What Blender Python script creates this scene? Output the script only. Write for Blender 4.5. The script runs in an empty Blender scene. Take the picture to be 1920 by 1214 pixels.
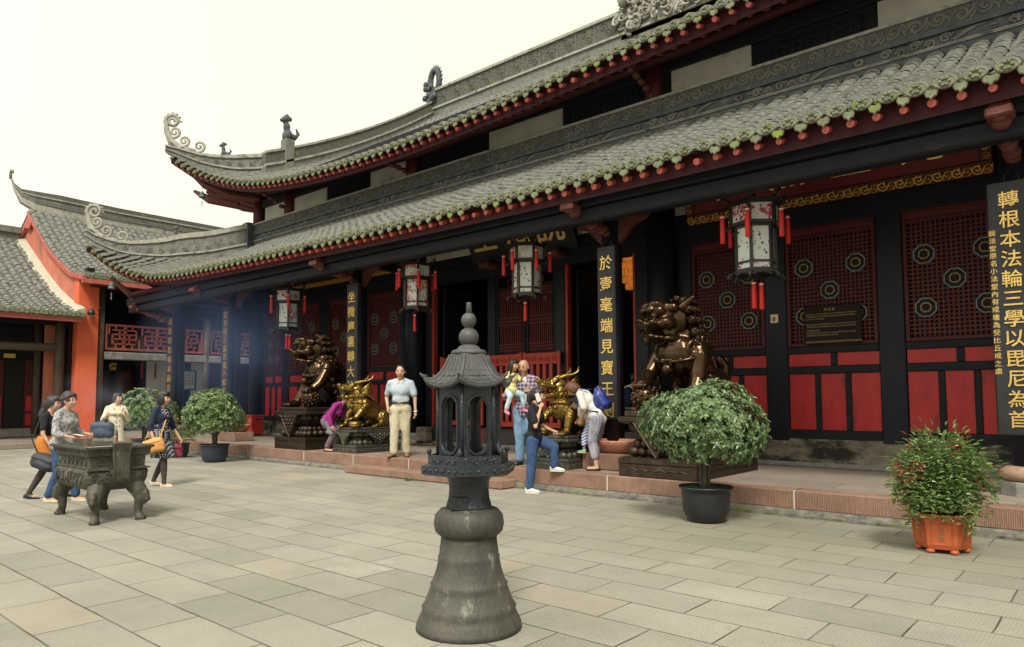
import bpy, math, random
import numpy as np
from mathutils import Vector, Matrix
sc = bpy.context.scene
COL = sc.collection
PI = math.pi
rnd = random.Random(7)
nrs = np.random.RandomState(11)
rad = math.radians

# ---------------------------------------------------------------- materials
def srgb(r, g, b):
    f = lambda c: (c / 255 / 12.92) if c / 255 <= .04045 else ((c / 255 + .055) / 1.055) ** 2.4
    return (f(r), f(g), f(b))

def mat(name, c1, c2=None, rough=.6, metal=0., scale=5., bump=0., bscale=40., spec=.4, c3=None, c3amt=.0, c3scale=1.5,
        stretch=(1, 1, 1), detail=6., coat=0., emit=None, estr=0., world=False):
    """noise-mixed principled material: c1..c2 by fine noise, patches of c3"""
    m = bpy.data.materials.new(name); m.use_nodes = True
    nt = m.node_tree; N = nt.nodes; L = nt.links
    b = N['Principled BSDF']
    b.inputs['Roughness'].default_value = rough
    b.inputs['Metallic'].default_value = metal
    b.inputs['Specular IOR Level'].default_value = spec
    if coat: b.inputs['Coat Weight'].default_value = coat
    if emit:
        b.inputs['Emission Color'].default_value = (*emit, 1); b.inputs['Emission Strength'].default_value = estr
    c2 = c2 or tuple(min(1, x * 1.35) for x in c1)
    if world:
        tc = N.new('ShaderNodeNewGeometry'); out = tc.outputs['Position']
    else:
        tc = N.new('ShaderNodeTexCoord'); out = tc.outputs['Object']
    mp = N.new('ShaderNodeMapping'); mp.inputs['Scale'].default_value = stretch
    L.new(out, mp.inputs['Vector'])
    n1 = N.new('ShaderNodeTexNoise'); n1.inputs['Scale'].default_value = scale; n1.inputs['Detail'].default_value = detail
    n1.inputs['Roughness'].default_value = .65
    L.new(mp.outputs[0], n1.inputs['Vector'])
    r = N.new('ShaderNodeMapRange'); r.inputs['From Min'].default_value = .3; r.inputs['From Max'].default_value = .7
    L.new(n1.outputs['Fac'], r.inputs['Value'])
    mx = N.new('ShaderNodeMix'); mx.data_type = 'RGBA'
    mx.inputs['A'].default_value = (*c1, 1); mx.inputs['B'].default_value = (*c2, 1)
    L.new(r.outputs[0], mx.inputs['Factor'])
    col = mx.outputs['Result']
    if c3 is not None:
        n2 = N.new('ShaderNodeTexNoise'); n2.inputs['Scale'].default_value = c3scale; n2.inputs['Detail'].default_value = 8
        n2.inputs['Roughness'].default_value = .7
        L.new(mp.outputs[0], n2.inputs['Vector'])
        r2 = N.new('ShaderNodeMapRange'); r2.inputs['From Min'].default_value = .62 - c3amt * .3; r2.inputs['From Max'].default_value = .72 - c3amt * .25
        L.new(n2.outputs['Fac'], r2.inputs['Value'])
        m3 = N.new('ShaderNodeMix'); m3.data_type = 'RGBA'; m3.inputs['B'].default_value = (*c3, 1)
        L.new(r2.outputs[0], m3.inputs['Factor']); L.new(col, m3.inputs['A'])
        col = m3.outputs['Result']
    L.new(col, b.inputs['Base Color'])
    if bump:
        n3 = N.new('ShaderNodeTexNoise'); n3.inputs['Scale'].default_value = bscale; n3.inputs['Detail'].default_value = 5
        L.new(mp.outputs[0], n3.inputs['Vector'])
        bp = N.new('ShaderNodeBump'); bp.inputs['Strength'].default_value = bump; bp.inputs['Distance'].default_value = .02
        L.new(n3.outputs['Fac'], bp.inputs['Height']); L.new(bp.outputs[0], b.inputs['Normal'])
    rr = N.new('ShaderNodeMapRange'); rr.inputs['To Min'].default_value = max(.03, rough - .1); rr.inputs['To Max'].default_value = min(1, rough + .12)
    L.new(n1.outputs['Fac'], rr.inputs['Value']); L.new(rr.outputs[0], b.inputs['Roughness'])
    return m

def new_nodes(name):
    m = bpy.data.materials.new(name); m.use_nodes = True
    return m, m.node_tree.nodes, m.node_tree.links, m.node_tree.nodes['Principled BSDF']

# ---------------------------------------------------------------- mesh builder
class MB:
    def __init__(s): s.v = []; s.f = []; s.m = []; s.s = []; s.n = 0
    def add(s, vf, mat=0, M=None, smooth=False):
        v, f = vf
        v = np.asarray(v, float).reshape(-1, 3)
        if M is not None:
            A = np.array(M)[:3, :3]; t = np.array(M)[:3, 3]
            v = v @ A.T + t
        s.v.append(v); n = s.n
        s.f.extend([tuple(i + n for i in q) for q in f])
        s.m.extend([mat] * len(f)); s.s.extend([smooth] * len(f))
        s.n += len(v)
        return s
    def mesh(s, name, mats, off=(0, 0, 0)):
        me = bpy.data.meshes.new(name)
        v = np.concatenate(s.v) - np.array(off)
        me.from_pydata(v.tolist(), [], s.f)
        for m in (mats if isinstance(mats, (list, tuple)) else [mats]): me.materials.append(m)
        me.polygons.foreach_set('material_index', s.m)
        me.polygons.foreach_set('use_smooth', s.s)
        me.update()
        return me
    def build(s, name, mats, parent=None, local=False, label=None):
        off = (0, 0, 0)
        if parent is not None and not local: off = OFF.get(parent.name, (0, 0, 0))
        return link(name, s.mesh(name, mats, off), parent, label, off)

OFF = {}
def link(name, me, parent=None, label=None, off=(0, 0, 0)):
    o = bpy.data.objects.new(name, me); COL.objects.link(o)
    if parent is not None: o.parent = parent; OFF[o.name] = off
    if label: o['label'] = label
    return o
def thing(name, label, cat, loc=(0, 0, 0), rz=0., group=None, scale=1.):
    o = bpy.data.objects.new(name, None); COL.objects.link(o)
    o.location = loc; o.rotation_euler = (0, 0, rz); o.scale = (scale,) * 3
    o.empty_display_size = .1
    OFF[o.name] = tuple(loc)
    return tag(o, label, cat, group)
def tag(o, label, cat, group=None, kind=None):
    if label: o['label'] = label
    if cat: o['category'] = cat
    if group: o['group'] = group
    if kind: o['kind'] = kind
    return o
def struct(o):
    o['kind'] = 'structure'; return o
def dup(o, parent=None):
    c = o.copy(); COL.objects.link(c)
    if parent is not None: c.parent = parent
    for ch in list(o.children): dup(ch, c)
    return c

# ---------------------------------------------------------------- shapes -> (verts, faces)
def box(x0, x1, y0, y1, z0, z1):
    v = [(x0, y0, z0), (x1, y0, z0), (x1, y1, z0), (x0, y1, z0), (x0, y0, z1), (x1, y0, z1), (x1, y1, z1), (x0, y1, z1)]
    return v, [(3, 2, 1, 0), (4, 5, 6, 7), (0, 1, 5, 4), (1, 2, 6, 5), (2, 3, 7, 6), (3, 0, 4, 7)]
def cbox(c, s):
    return box(c[0] - s[0] / 2, c[0] + s[0] / 2, c[1] - s[1] / 2, c[1] + s[1] / 2, c[2] - s[2] / 2, c[2] + s[2] / 2)
def bbox(x0, x1, y0, y1, z0, z1, b=.01):
    """box with chamfered edges"""
    xs = (x0, x0 + b, x1 - b, x1); ys = (y0, y0 + b, y1 - b, y1)
    def ring(i, z):
        a, c = (xs[0], xs[3]) if i == 0 else (xs[1], xs[2])
        d, e = (ys[0], ys[3]) if i == 0 else (ys[1], ys[2])
        if i == 0:
            return [(xs[1], d, z), (xs[2], d, z), (c, ys[1], z), (c, ys[2], z), (xs[2], e, z), (xs[1], e, z), (a, ys[2], z), (a, ys[1], z)]
        return [(a, d, z), (c, d, z), (c, d, z), (c, e, z), (c, e, z), (a, e, z), (a, e, z), (a, d, z)]
    return loft([ring(1, z0), ring(0, z0 + b), ring(0, z1 - b), ring(1, z1)], True)
def loft(rings, cap=True, closed=True):
    n = len(rings[0]); v = [p for r in rings for p in r]; f = []
    for i in range(len(rings) - 1):
        for j in range(n if closed else n - 1):
            k = (j + 1) % n
            f.append((i * n + j, i * n + k, (i + 1) * n + k, (i + 1) * n + j))
    if cap and closed:
        f.append(tuple(range(n))[::-1]); f.append(tuple((len(rings) - 1) * n + j for j in range(n)))
    return v, f
def lathe(prof, n=24, c=(0, 0, 0), a0=0., cap=True, sy=1.):
    rings = [[(c[0] + r * math.cos(a0 + 2 * PI * j / n), c[1] + sy * r * math.sin(a0 + 2 * PI * j / n), c[2] + z) for j in range(n)] for r, z in prof]
    return loft(rings, cap)
def cyl(c, r, h, n=16): return lathe([(r, 0), (r, h)], n, c)
def tube(path, r, n=8, cap=True, flat=1., up=None):
    P = [np.array(p, float) for p in path]; k = len(P)
    if not hasattr(r, '__len__'): r = [r] * k
    T = []
    for i in range(k):
        t = P[min(i + 1, k - 1)] - P[max(i - 1, 0)]; T.append(t / (np.linalg.norm(t) + 1e-9))
    u = np.array(up if up is not None else (0, 0, 1.), float)
    if abs(np.dot(u, T[0])) > .95: u = np.array((1., 0, 0)) if abs(T[0][0]) < .9 else np.array((0, 1., 0))
    rings = []
    for i in range(k):
        u = u - np.dot(u, T[i]) * T[i]; u /= (np.linalg.norm(u) + 1e-9); w = np.cross(T[i], u)
        rings.append([tuple(P[i] + r[i] * (math.cos(2 * PI * j / n) * w + flat * math.sin(2 * PI * j / n) * u)) for j in range(n)])
    return loft(rings, cap)
def ell(c, r, nu=12, nv=8, R=None):
    v = [(0, 0, -1)]; f = []
    for i in range(1, nv):
        t = -PI / 2 + PI * i / nv
        for j in range(nu):
            a = 2 * PI * j / nu; v.append((math.cos(t) * math.cos(a), math.cos(t) * math.sin(a), math.sin(t)))
    v.append((0, 0, 1)); L = len(v) - 1
    for j in range(nu): f.append((0, 1 + (j + 1) % nu, 1 + j))
    for i in range(nv - 2):
        for j in range(nu):
            a = 1 + i * nu + j; b = 1 + i * nu + (j + 1) % nu
            f.append((a, b, b + nu, a + nu))
    for j in range(nu): f.append((1 + (nv - 2) * nu + j, 1 + (nv - 2) * nu + (j + 1) % nu, L))
    v = np.array(v) * np.array(r if hasattr(r, '__len__') else (r, r, r))
    if R is not None: v = v @ np.array(R)[:3, :3].T
    return v + np.array(c), f
def cap2(a, b, ra, rb, n=12):
    """tapered capsule (closed)"""
    a = np.array(a, float); b = np.array(b, float); d = b - a; L = np.linalg.norm(d) + 1e-9; d /= L
    pts = []; rs = []
    for t in (-1, -.8, -.45): pts.append(a + d * ra * t); rs.append(ra * math.sqrt(max(1e-4, 1 - t * t)))
    pts.append(a); rs.append(ra); pts.append(b); rs.append(rb)
    for t in (.45, .8, 1): pts.append(b + d * rb * t); rs.append(rb * math.sqrt(max(1e-4, 1 - t * t)))
    return tube(pts, rs, n)
def prism(poly, y0, y1, plane='xz'):
    """polygon extruded; plane xz -> along y, xy -> along z, yz -> along x"""
    n = len(poly)
    if plane == 'xz': g = lambda p, t: (p[0], t, p[1])
    elif plane == 'xy': g = lambda p, t: (p[0], p[1], t)
    else: g = lambda p, t: (t, p[0], p[1])
    return loft([[g(p, y0) for p in poly], [g(p, y1) for p in poly]], True)
def grid(nu, nv, fn):
    v = [fn(i / nu, j / nv) for j in range(nv + 1) for i in range(nu + 1)]
    f = [(j * (nu + 1) + i, j * (nu + 1) + i + 1, (j + 1) * (nu + 1) + i + 1, (j + 1) * (nu + 1) + i) for j in range(nv) for i in range(nu)]
    return v, f
def interp(tab):
    xs = [a for a, b in tab]; ys = [b for a, b in tab]
    return lambda x: float(np.interp(x, xs, ys))
def smooth_tab(tab, n=200):
    """smooth interpolation of a table (moving average of the piecewise linear curve)"""
    xs = np.linspace(tab[0][0], tab[-1][0], n); ys = np.interp(xs, [a for a, b in tab], [b for a, b in tab])
    for _ in range(30):
        ys[1:-1] = .25 * ys[:-2] + .5 * ys[1:-1] + .25 * ys[2:]
    return lambda x: float(np.interp(x, xs, ys))
def Rz(a): return Matrix.Rotation(a, 4, 'Z')
def Rx(a): return Matrix.Rotation(a, 4, 'X')
def Ry(a): return Matrix.Rotation(a, 4, 'Y')
def T(x, y, z): return Matrix.Translation((x, y, z))
def frame(o, x, y, z):
    M = Matrix.Identity(4)
    for i in range(3): M[i][0] = x[i]; M[i][1] = y[i]; M[i][2] = z[i]; M[i][3] = o[i]
    return M
def spiral(c, r0, r1, a0, turns, n=22, plane='xz', tail=None):
    """points on a spiral from outer radius r0 to inner r1"""
    P = []
    for i in range(n):
        t = i / (n - 1); r = r0 * (1 - t) + r1 * t; a = a0 + turns * 2 * PI * t
        p = (c[0] + r * math.cos(a), c[1] + r * math.sin(a))
        P.append(p)
    if tail: P = list(tail) + P
    return P

# ---------------------------------------------------------------- voxel union
def vox(mb, size, it=4, fac=.5, deci=None):
    """closed overlapping shells -> one continuous smooth surface"""
    me = mb.mesh('tmp', [])
    o = bpy.data.objects.new('tmp', me); COL.objects.link(o)
    r = o.modifiers.new('r', 'REMESH'); r.mode = 'VOXEL'; r.voxel_size = size; r.use_smooth_shade = True
    if it:
        s = o.modifiers.new('s', 'SMOOTH'); s.factor = fac; s.iterations = it
    if deci:
        d = o.modifiers.new('d', 'DECIMATE'); d.ratio = deci
    dg = bpy.context.evaluated_depsgraph_get(); dg.update()
    m2 = bpy.data.meshes.new_from_object(o.evaluated_get(dg))
    bpy.data.objects.remove(o); bpy.data.meshes.remove(me)
    v = np.empty(len(m2.vertices) * 3); m2.vertices.foreach_get('co', v)
    f = [tuple(p.vertices) for p in m2.polygons]
    bpy.data.meshes.remove(m2)
    return v.reshape(-1, 3), f

# ---------------------------------------------------------------- writing
_gl = {}
def glyph(ch, depth=.03, bev=.012):
    """unit-size character mesh: x right, y up, z out; centred on the em box"""
    k = (ch, depth, bev)
    if k in _gl: return _gl[k]
    cu = bpy.data.curves.new('t', 'FONT'); cu.body = ch; cu.size = 1; cu.extrude = depth; cu.offset = bev
    cu.align_x = 'CENTER'; cu.align_y = 'CENTER'; cu.resolution_u = 3
    o = bpy.data.objects.new('t', cu); COL.objects.link(o)
    dg = bpy.context.evaluated_depsgraph_get(); dg.update()
    m2 = bpy.data.meshes.new_from_object(o.evaluated_get(dg))
    v = np.empty(len(m2.vertices) * 3); m2.vertices.foreach_get('co', v); v = v.reshape(-1, 3)
    f = [tuple(p.vertices) for p in m2.polygons]
    bpy.data.objects.remove(o); bpy.data.curves.remove(cu); bpy.data.meshes.remove(m2)
    if len(v):
        c = (v.max(0) + v.min(0)) / 2; v = v - np.array([c[0], c[1], 0])
    _gl[k] = (v, f)
    return _gl[k]
def write(mb, text, o, x, y, size, step, down=True, mat=0, depth=.03, bev=.012, wide=1.):
    """lay characters from o along -y (down) or +x"""
    x = Vector(x).normalized(); y = Vector(y).normalized(); z = x.cross(y); o = Vector(o)
    for i, ch in enumerate(text):
        if ch == ' ': continue
        p = o - y * step * i if down else o + x * step * i
        mb.add(glyph(ch, depth, bev), mat, frame(p, x * size * wide, y * size, z * size))
# ================================================================ camera, light, world
YAW, PIT, ROL = rad(41.02), rad(3.75), rad(.26)
F_ = Vector((-math.sin(YAW) * math.cos(PIT), math.cos(YAW) * math.cos(PIT), math.sin(PIT)))
R_ = Vector((math.cos(YAW), math.sin(YAW), 0)); D_ = F_.cross(R_)
r2 = R_ * math.cos(ROL) + D_ * math.sin(ROL); d2 = F_.cross(r2)
cam = bpy.data.cameras.new('camera'); co = bpy.data.objects.new('camera', cam); COL.objects.link(co)
co.matrix_world = frame((0, 0, 1.5), r2, -d2, -F_)
cam.sensor_width = 36; cam.sensor_fit = 'HORIZONTAL'; cam.lens = 1335 / 1920 * 36
cam.shift_y = 51 / 1920; cam.clip_start = .05; cam.clip_end = 2000
sc.camera = co

EL = rad(52)     # soft high light from the front right, behind thin cloud
w = bpy.data.worlds.new('World'); sc.world = w; w.use_nodes = True
N = w.node_tree.nodes; L = w.node_tree.links; bg = N['Background']
sky = N.new('ShaderNodeTexSky'); sky.sky_type = 'NISHITA'; sky.sun_disc = False
sky.sun_elevation = EL; sky.sun_rotation = rad(180 + 38); sky.air_density = 1.; sky.dust_density = 6.; sky.ozone_density = .6
hs = N.new('ShaderNodeHueSaturation'); hs.inputs['Saturation'].default_value = .12
mixw = N.new('ShaderNodeMix'); mixw.data_type = 'RGBA'; mixw.inputs['Factor'].default_value = .6
mixw.inputs['B'].default_value = (9.3, 9.0, 7.0, 1)   # even overcast cloud
L.new(sky.outputs[0], hs.inputs['Color']); L.new(hs.outputs[0], mixw.inputs['A'])
L.new(mixw.outputs['Result'], bg.inputs['Color']); bg.inputs['Strength'].default_value = .058
sun = bpy.data.lights.new('sun', 'SUN'); sun.energy = 1.5; sun.angle = rad(15); sun.color = (1, .95, .84)
so = bpy.data.objects.new('sun', sun); COL.objects.link(so)
sd = Vector((math.sin(rad(38)) * math.cos(EL), -math.cos(rad(38)) * math.cos(EL), math.sin(EL)))  # towards the sun
so.rotation_euler = sd.to_track_quat('Z', 'Y').to_euler()
sc.view_settings.view_transform = 'Standard'; sc.view_settings.look = 'None'
sc.view_settings.exposure = 1.47; sc.view_settings.gamma = 1
sc.render.engine = 'CYCLES'
sc.cycles.max_bounces = 6; sc.cycles.diffuse_bounces = 4; sc.cycles.glossy_bounces = 3; sc.cycles.transmission_bounces = 4
sc.cycles.volume_bounces = 1; sc.cycles.use_denoising = True; sc.cycles.sample_clamp_indirect = 6
sc.cycles.volume_step_rate = 2.; sc.cycles.volume_max_steps = 128

# ================================================================ materials
M = {}
def paving_mat(name, base, warm, dark, bw=.84, bh=.4413, off=(-1.16, 1.93), mortar=.0075, moss=True):
    m, N, L, b = new_nodes(name)
    g = N.new('ShaderNodeNewGeometry')
    mp = N.new('ShaderNodeMapping'); mp.inputs['Location'].default_value = (-off[0], -off[1], 0)
    L.new(g.outputs['Position'], mp.inputs['Vector'])
    # wobble so joints are not ruler straight
    nw = N.new('ShaderNodeTexNoise'); nw.inputs['Scale'].default_value = 1.3; nw.inputs['Detail'].default_value = 3
    L.new(g.outputs['Position'], nw.inputs['Vector'])
    sub = N.new('ShaderNodeVectorMath'); sub.operation = 'SUBTRACT'; sub.inputs[1].default_value = (.5, .5, .5)
    L.new(nw.outputs['Color'], sub.inputs[0])
    scl = N.new('ShaderNodeVectorMath'); scl.operation = 'SCALE'; scl.inputs['Scale'].default_value = .03
    L.new(sub.outputs[0], scl.inputs[0])
    ad = N.new('ShaderNodeVectorMath'); L.new(mp.outputs[0], ad.inputs[0]); L.new(scl.outputs[0], ad.inputs[1])
    br = N.new('ShaderNodeTexBrick'); br.offset = .5; br.squash = 1
    br.inputs['Scale'].default_value = 1; br.inputs['Mortar Size'].default_value = mortar; br.inputs['Mortar Smooth'].default_value = .25
    br.inputs['Brick Width'].default_value = bw; br.inputs['Row Height'].default_value = bh; br.inputs['Bias'].default_value = 0
    br.inputs['Color1'].default_value = (0, 0, 0, 1); br.inputs['Color2'].default_value = (1, 1, 1, 1); br.inputs['Mortar'].default_value = (.5, .5, .5, 1)
    L.new(ad.outputs[0], br.inputs['Vector'])
    cr = N.new('ShaderNodeValToRGB')
    e = cr.color_ramp.elements
    e[0].position = 0; e[0].color = (*[x * .86 for x in base], 1); e[1].position = 1; e[1].color = (*warm, 1)
    for p, c in ((.3, base), (.6, tuple(x * 1.1 for x in base)), (.78, tuple(x * .95 for x in base)), (.93, tuple(.75 * x + .25 * y for x, y in zip(base, warm)))):
        k = e.new(p); k.color = (*c, 1)
    L.new(br.outputs['Color'], cr.inputs['Fac'])
    # large blotches, grain, speckle
    n1 = N.new('ShaderNodeTexNoise'); n1.inputs['Scale'].default_value = .7; n1.inputs['Detail'].default_value = 10; n1.inputs['Roughness'].default_value = .7
    n2 = N.new('ShaderNodeTexNoise'); n2.inputs['Scale'].default_value = 60; n2.inputs['Detail'].default_value = 6; n2.inputs['Roughness'].default_value = .8
    for n in (n1, n2): L.new(g.outputs['Position'], n.inputs['Vector'])
    r1 = N.new('ShaderNodeMapRange'); r1.inputs['From Min'].default_value = .3; r1.inputs['From Max'].default_value = .7; r1.inputs['To Min'].default_value = .80; r1.inputs['To Max'].default_value = 1.14
    L.new(n1.outputs['Fac'], r1.inputs['Value'])
    r2_ = N.new('ShaderNodeMapRange'); r2_.inputs['From Min'].default_value = .25; r2_.inputs['From Max'].default_value = .75; r2_.inputs['To Min'].default_value = .72; r2_.inputs['To Max'].default_value = 1.25
    L.new(n2.outputs['Fac'], r2_.inputs['Value'])
    mu = N.new('ShaderNodeMath'); mu.operation = 'MULTIPLY'; L.new(r1.outputs[0], mu.inputs[0]); L.new(r2_.outputs[0], mu.inputs[1])
    hv = N.new('ShaderNodeVectorMath'); hv.operation = 'SCALE'; L.new(cr.outputs[0], hv.inputs[0]); L.new(mu.outputs[0], hv.inputs['Scale'])
    col = hv.outputs[0]
    # pale lime bloom patches
    n5 = N.new('ShaderNodeTexNoise'); n5.inputs['Scale'].default_value = .42; n5.inputs['Detail'].default_value = 12; n5.inputs['Roughness'].default_value = .75
    L.new(g.outputs['Position'], n5.inputs['Vector'])
    r5 = N.new('ShaderNodeMapRange'); r5.inputs['From Min'].default_value = .6; r5.inputs['From Max'].default_value = .72; r5.inputs['To Max'].default_value = .5
    L.new(n5.outputs['Fac'], r5.inputs['Value'])
    mb_ = N.new('ShaderNodeMix'); mb_.data_type = 'RGBA'; mb_.inputs['B'].default_value = (.5, .49, .43, 1)
    L.new(r5.outputs[0], mb_.inputs['Factor']); L.new(col, mb_.inputs['A']); col = mb_.outputs['Result']
    n7 = N.new('ShaderNodeTexNoise'); n7.inputs['Scale'].default_value = 3.2; n7.inputs['Detail'].default_value = 9; n7.inputs['Roughness'].default_value = .72
    L.new(g.outputs['Position'], n7.inputs['Vector'])
    r7 = N.new('ShaderNodeMapRange'); r7.inputs['From Min'].default_value = .60; r7.inputs['From Max'].default_value = .76; r7.inputs['To Max'].default_value = .42; L.new(n7.outputs['Fac'], r7.inputs['Value'])
    m7 = N.new('ShaderNodeMix'); m7.data_type = 'RGBA'; m7.inputs['B'].default_value = (.12, .105, .08, 1); L.new(r7.outputs[0], m7.inputs['Factor']); L.new(col, m7.inputs['A']); col = m7.outputs['Result']
    v7 = N.new('ShaderNodeTexVoronoi'); v7.inputs['Scale'].default_value = 5.5; L.new(g.outputs['Position'], v7.inputs['Vector'])
    k7 = N.new('ShaderNodeMapRange'); k7.inputs['From Min'].default_value = .035; k7.inputs['From Max'].default_value = .02; k7.inputs['To Max'].default_value = .6; L.new(v7.outputs['Distance'], k7.inputs['Value'])
    j7 = N.new('ShaderNodeMix'); j7.data_type = 'RGBA'; j7.inputs['B'].default_value = (.55, .54, .50, 1); L.new(k7.outputs[0], j7.inputs['Factor']); L.new(col, j7.inputs['A']); col = j7.outputs['Result']
    # moss and dirt in the joints
    if moss:
        n3 = N.new('ShaderNodeTexNoise'); n3.inputs['Scale'].default_value = .35; n3.inputs['Detail'].default_value = 6
        L.new(g.outputs['Position'], n3.inputs['Vector'])
        sx = N.new('ShaderNodeSeparateXYZ'); L.new(g.outputs['Position'], sx.inputs[0])
        ry = N.new('ShaderNodeMapRange'); ry.inputs['From Min'].default_value = 5.0; ry.inputs['From Max'].default_value = 8.2; L.new(sx.outputs['Y'], ry.inputs['Value'])
        rx = N.new('ShaderNodeMapRange'); rx.inputs['From Min'].default_value = -9.; rx.inputs['From Max'].default_value = -3.; L.new(sx.outputs['X'], rx.inputs['Value'])
        m1 = N.new('ShaderNodeMath'); m1.operation = 'MULTIPLY'; L.new(ry.outputs[0], m1.inputs[0]); L.new(rx.outputs[0], m1.inputs[1])
        r3 = N.new('ShaderNodeMapRange'); r3.inputs['From Min'].default_value = .36; r3.inputs['From Max'].default_value = .66; L.new(n3.outputs['Fac'], r3.inputs['Value'])
        m2_ = N.new('ShaderNodeMath'); m2_.operation = 'MULTIPLY'; L.new(m1.outputs[0], m2_.inputs[0]); L.new(r3.outputs[0], m2_.inputs[1])
        m25 = N.new('ShaderNodeMath'); m25.operation = 'MULTIPLY'; m25.inputs[1].default_value = .55; L.new(m2_.outputs[0], m25.inputs[0])
        mg = N.new('ShaderNodeMix'); mg.data_type = 'RGBA'; mg.inputs['B'].default_value = (.125, .125, .06, 1)
        L.new(m25.outputs[0], mg.inputs['Factor']); L.new(col, mg.inputs['A']); col = mg.outputs['Result']
        jm = N.new('ShaderNodeMix'); jm.data_type = 'RGBA'; jm.inputs['A'].default_value = (*dark, 1); jm.inputs['B'].default_value = (.085, .095, .025, 1)
        L.new(m2_.outputs[0], jm.inputs['Factor']); jcol = jm.outputs['Result']
    else:
        rg = N.new('ShaderNodeRGB'); rg.outputs[0].default_value = (*dark, 1); jcol = rg.outputs[0]
    n4 = N.new('ShaderNodeTexNoise'); n4.inputs['Scale'].default_value = 1.7; n4.inputs['Detail'].default_value = 4; L.new(g.outputs['Position'], n4.inputs['Vector'])
    r4 = N.new('ShaderNodeMapRange'); r4.inputs['From Min'].default_value = .36; r4.inputs['From Max'].default_value = .6; r4.inputs['To Min'].default_value = .55; L.new(n4.outputs['Fac'], r4.inputs['Value'])
    mf = N.new('ShaderNodeMath'); mf.operation = 'MULTIPLY'; L.new(br.outputs['Fac'], mf.inputs[0]); L.new(r4.outputs[0], mf.inputs[1])
    fm = N.new('ShaderNodeMix'); fm.data_type = 'RGBA'; L.new(mf.outputs[0], fm.inputs['Factor']); L.new(col, fm.inputs['A']); L.new(jcol, fm.inputs['B'])
    L.new(fm.outputs['Result'], b.inputs['Base Color'])
    b.inputs['Roughness'].default_value = .78; b.inputs['Specular IOR Level'].default_value = .3
    # chiselled ribs on some slabs + joint groove
    wv = N.new('ShaderNodeTexWave'); wv.wave_type = 'BANDS'; wv.bands_direction = 'X'; wv.inputs['Scale'].default_value = 13; wv.inputs['Distortion'].default_value = 1.2; wv.inputs['Detail'].default_value = 2
    L.new(ad.outputs[0], wv.inputs['Vector'])
    h1 = N.new('ShaderNodeMath'); h1.operation = 'MULTIPLY'; h1.inputs[1].default_value = .8; L.new(wv.outputs['Fac'], h1.inputs[0])
    h2 = N.new('ShaderNodeMath'); h2.operation = 'ADD'; L.new(h1.outputs[0], h2.inputs[0]); L.new(n2.outputs['Fac'], h2.inputs[1])
    h3 = N.new('ShaderNodeMath'); h3.operation = 'MULTIPLY_ADD'; h3.inputs[1].default_value = -2.2; L.new(br.outputs['Fac'], h3.inputs[0]); L.new(h2.outputs[0], h3.inputs[2])
    bp = N.new('ShaderNodeBump'); bp.inputs['Strength'].default_value = .45; bp.inputs['Distance'].default_value = .006
    L.new(h3.outputs[0], bp.inputs['Height']); L.new(bp.outputs[0], b.inputs['Normal'])
    return m
M['paving'] = paving_mat('courtyard_slabs', (.262, .248, .205), (.30, .265, .20), (.05, .045, .035))
M['terr_top'] = paving_mat('terrace_slabs', (.225, .19, .155), (.27, .205, .16), (.09, .08, .07), 1.3, .62, (-1, 9.62), .006, False)

def sandstone(name):
    m, N, L, b = new_nodes(name)
    g = N.new('ShaderNodeNewGeometry')
    n1 = N.new('ShaderNodeTexNoise'); n1.inputs['Scale'].default_value = 2.2; n1.inputs['Detail'].default_value = 9; n1.inputs['Roughness'].default_value = .7
    L.new(g.outputs['Position'], n1.inputs['Vector'])
    cr = N.new('ShaderNodeValToRGB'); e = cr.color_ramp.elements
    e[0].position = .28; e[0].color = (.17, .095, .065, 1); e[1].position = .72; e[1].color = (.34, .21, .15, 1)
    k = e.new(.5); k.color = (.26, .15, .105, 1)
    L.new(n1.outputs['Fac'], cr.inputs['Fac'])
    wv = N.new('ShaderNodeTexWave'); wv.bands_direction = 'X'; wv.inputs['Scale'].default_value = 16; wv.inputs['Distortion'].default_value = 2.5; wv.inputs['Detail'].default_value = 3; wv.inputs['Detail Scale'].default_value = 3
    mp = N.new('ShaderNodeMapping'); mp.inputs['Scale'].default_value = (1, 1, .15); L.new(g.outputs['Position'], mp.inputs['Vector']); L.new(mp.outputs[0], wv.inputs['Vector'])
    r = N.new('ShaderNodeMapRange'); r.inputs['To Min'].default_value = .74; r.inputs['To Max'].default_value = 1.12; L.new(wv.outputs['Fac'], r.inputs['Value'])
    hv = N.new('ShaderNodeVectorMath'); hv.operation = 'SCALE'; L.new(cr.outputs[0], hv.inputs[0]); L.new(r.outputs[0], hv.inputs['Scale'])
    L.new(hv.outputs[0], b.inputs['Base Color']); b.inputs['Roughness'].default_value = .85
    n2 = N.new('ShaderNodeTexNoise'); n2.inputs['Scale'].default_value = 50; L.new(g.outputs['Position'], n2.inputs['Vector'])
    ad = N.new('ShaderNodeMath'); L.new(wv.outputs['Fac'], ad.inputs[0]); L.new(n2.outputs['Fac'], ad.inputs[1])
    bp = N.new('ShaderNodeBump'); bp.inputs['Strength'].default_value = .6; bp.inputs['Distance'].default_value = .012
    L.new(ad.outputs[0], bp.inputs['Height']); L.new(bp.outputs[0], b.inputs['Normal'])
    return m
M['curb'] = sandstone('red_sandstone')
M['plinth'] = mat('rough_plinth', (.06, .055, .048), (.21, .195, .165), .9, scale=9, bump=.9, bscale=18, c3=(.13, .15, .04), c3amt=.25, c3scale=2.5, world=True)
M['mortar'] = mat('lime_mortar', (.45, .44, .40), (.58, .56, .5), .9, bump=.4)
M['stone_g'] = mat('grey_stone', (.15, .145, .13), (.27, .26, .23), .85, scale=7, bump=.5, bscale=30, c3=(.07, .07, .06), c3amt=.2, world=True)
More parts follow.
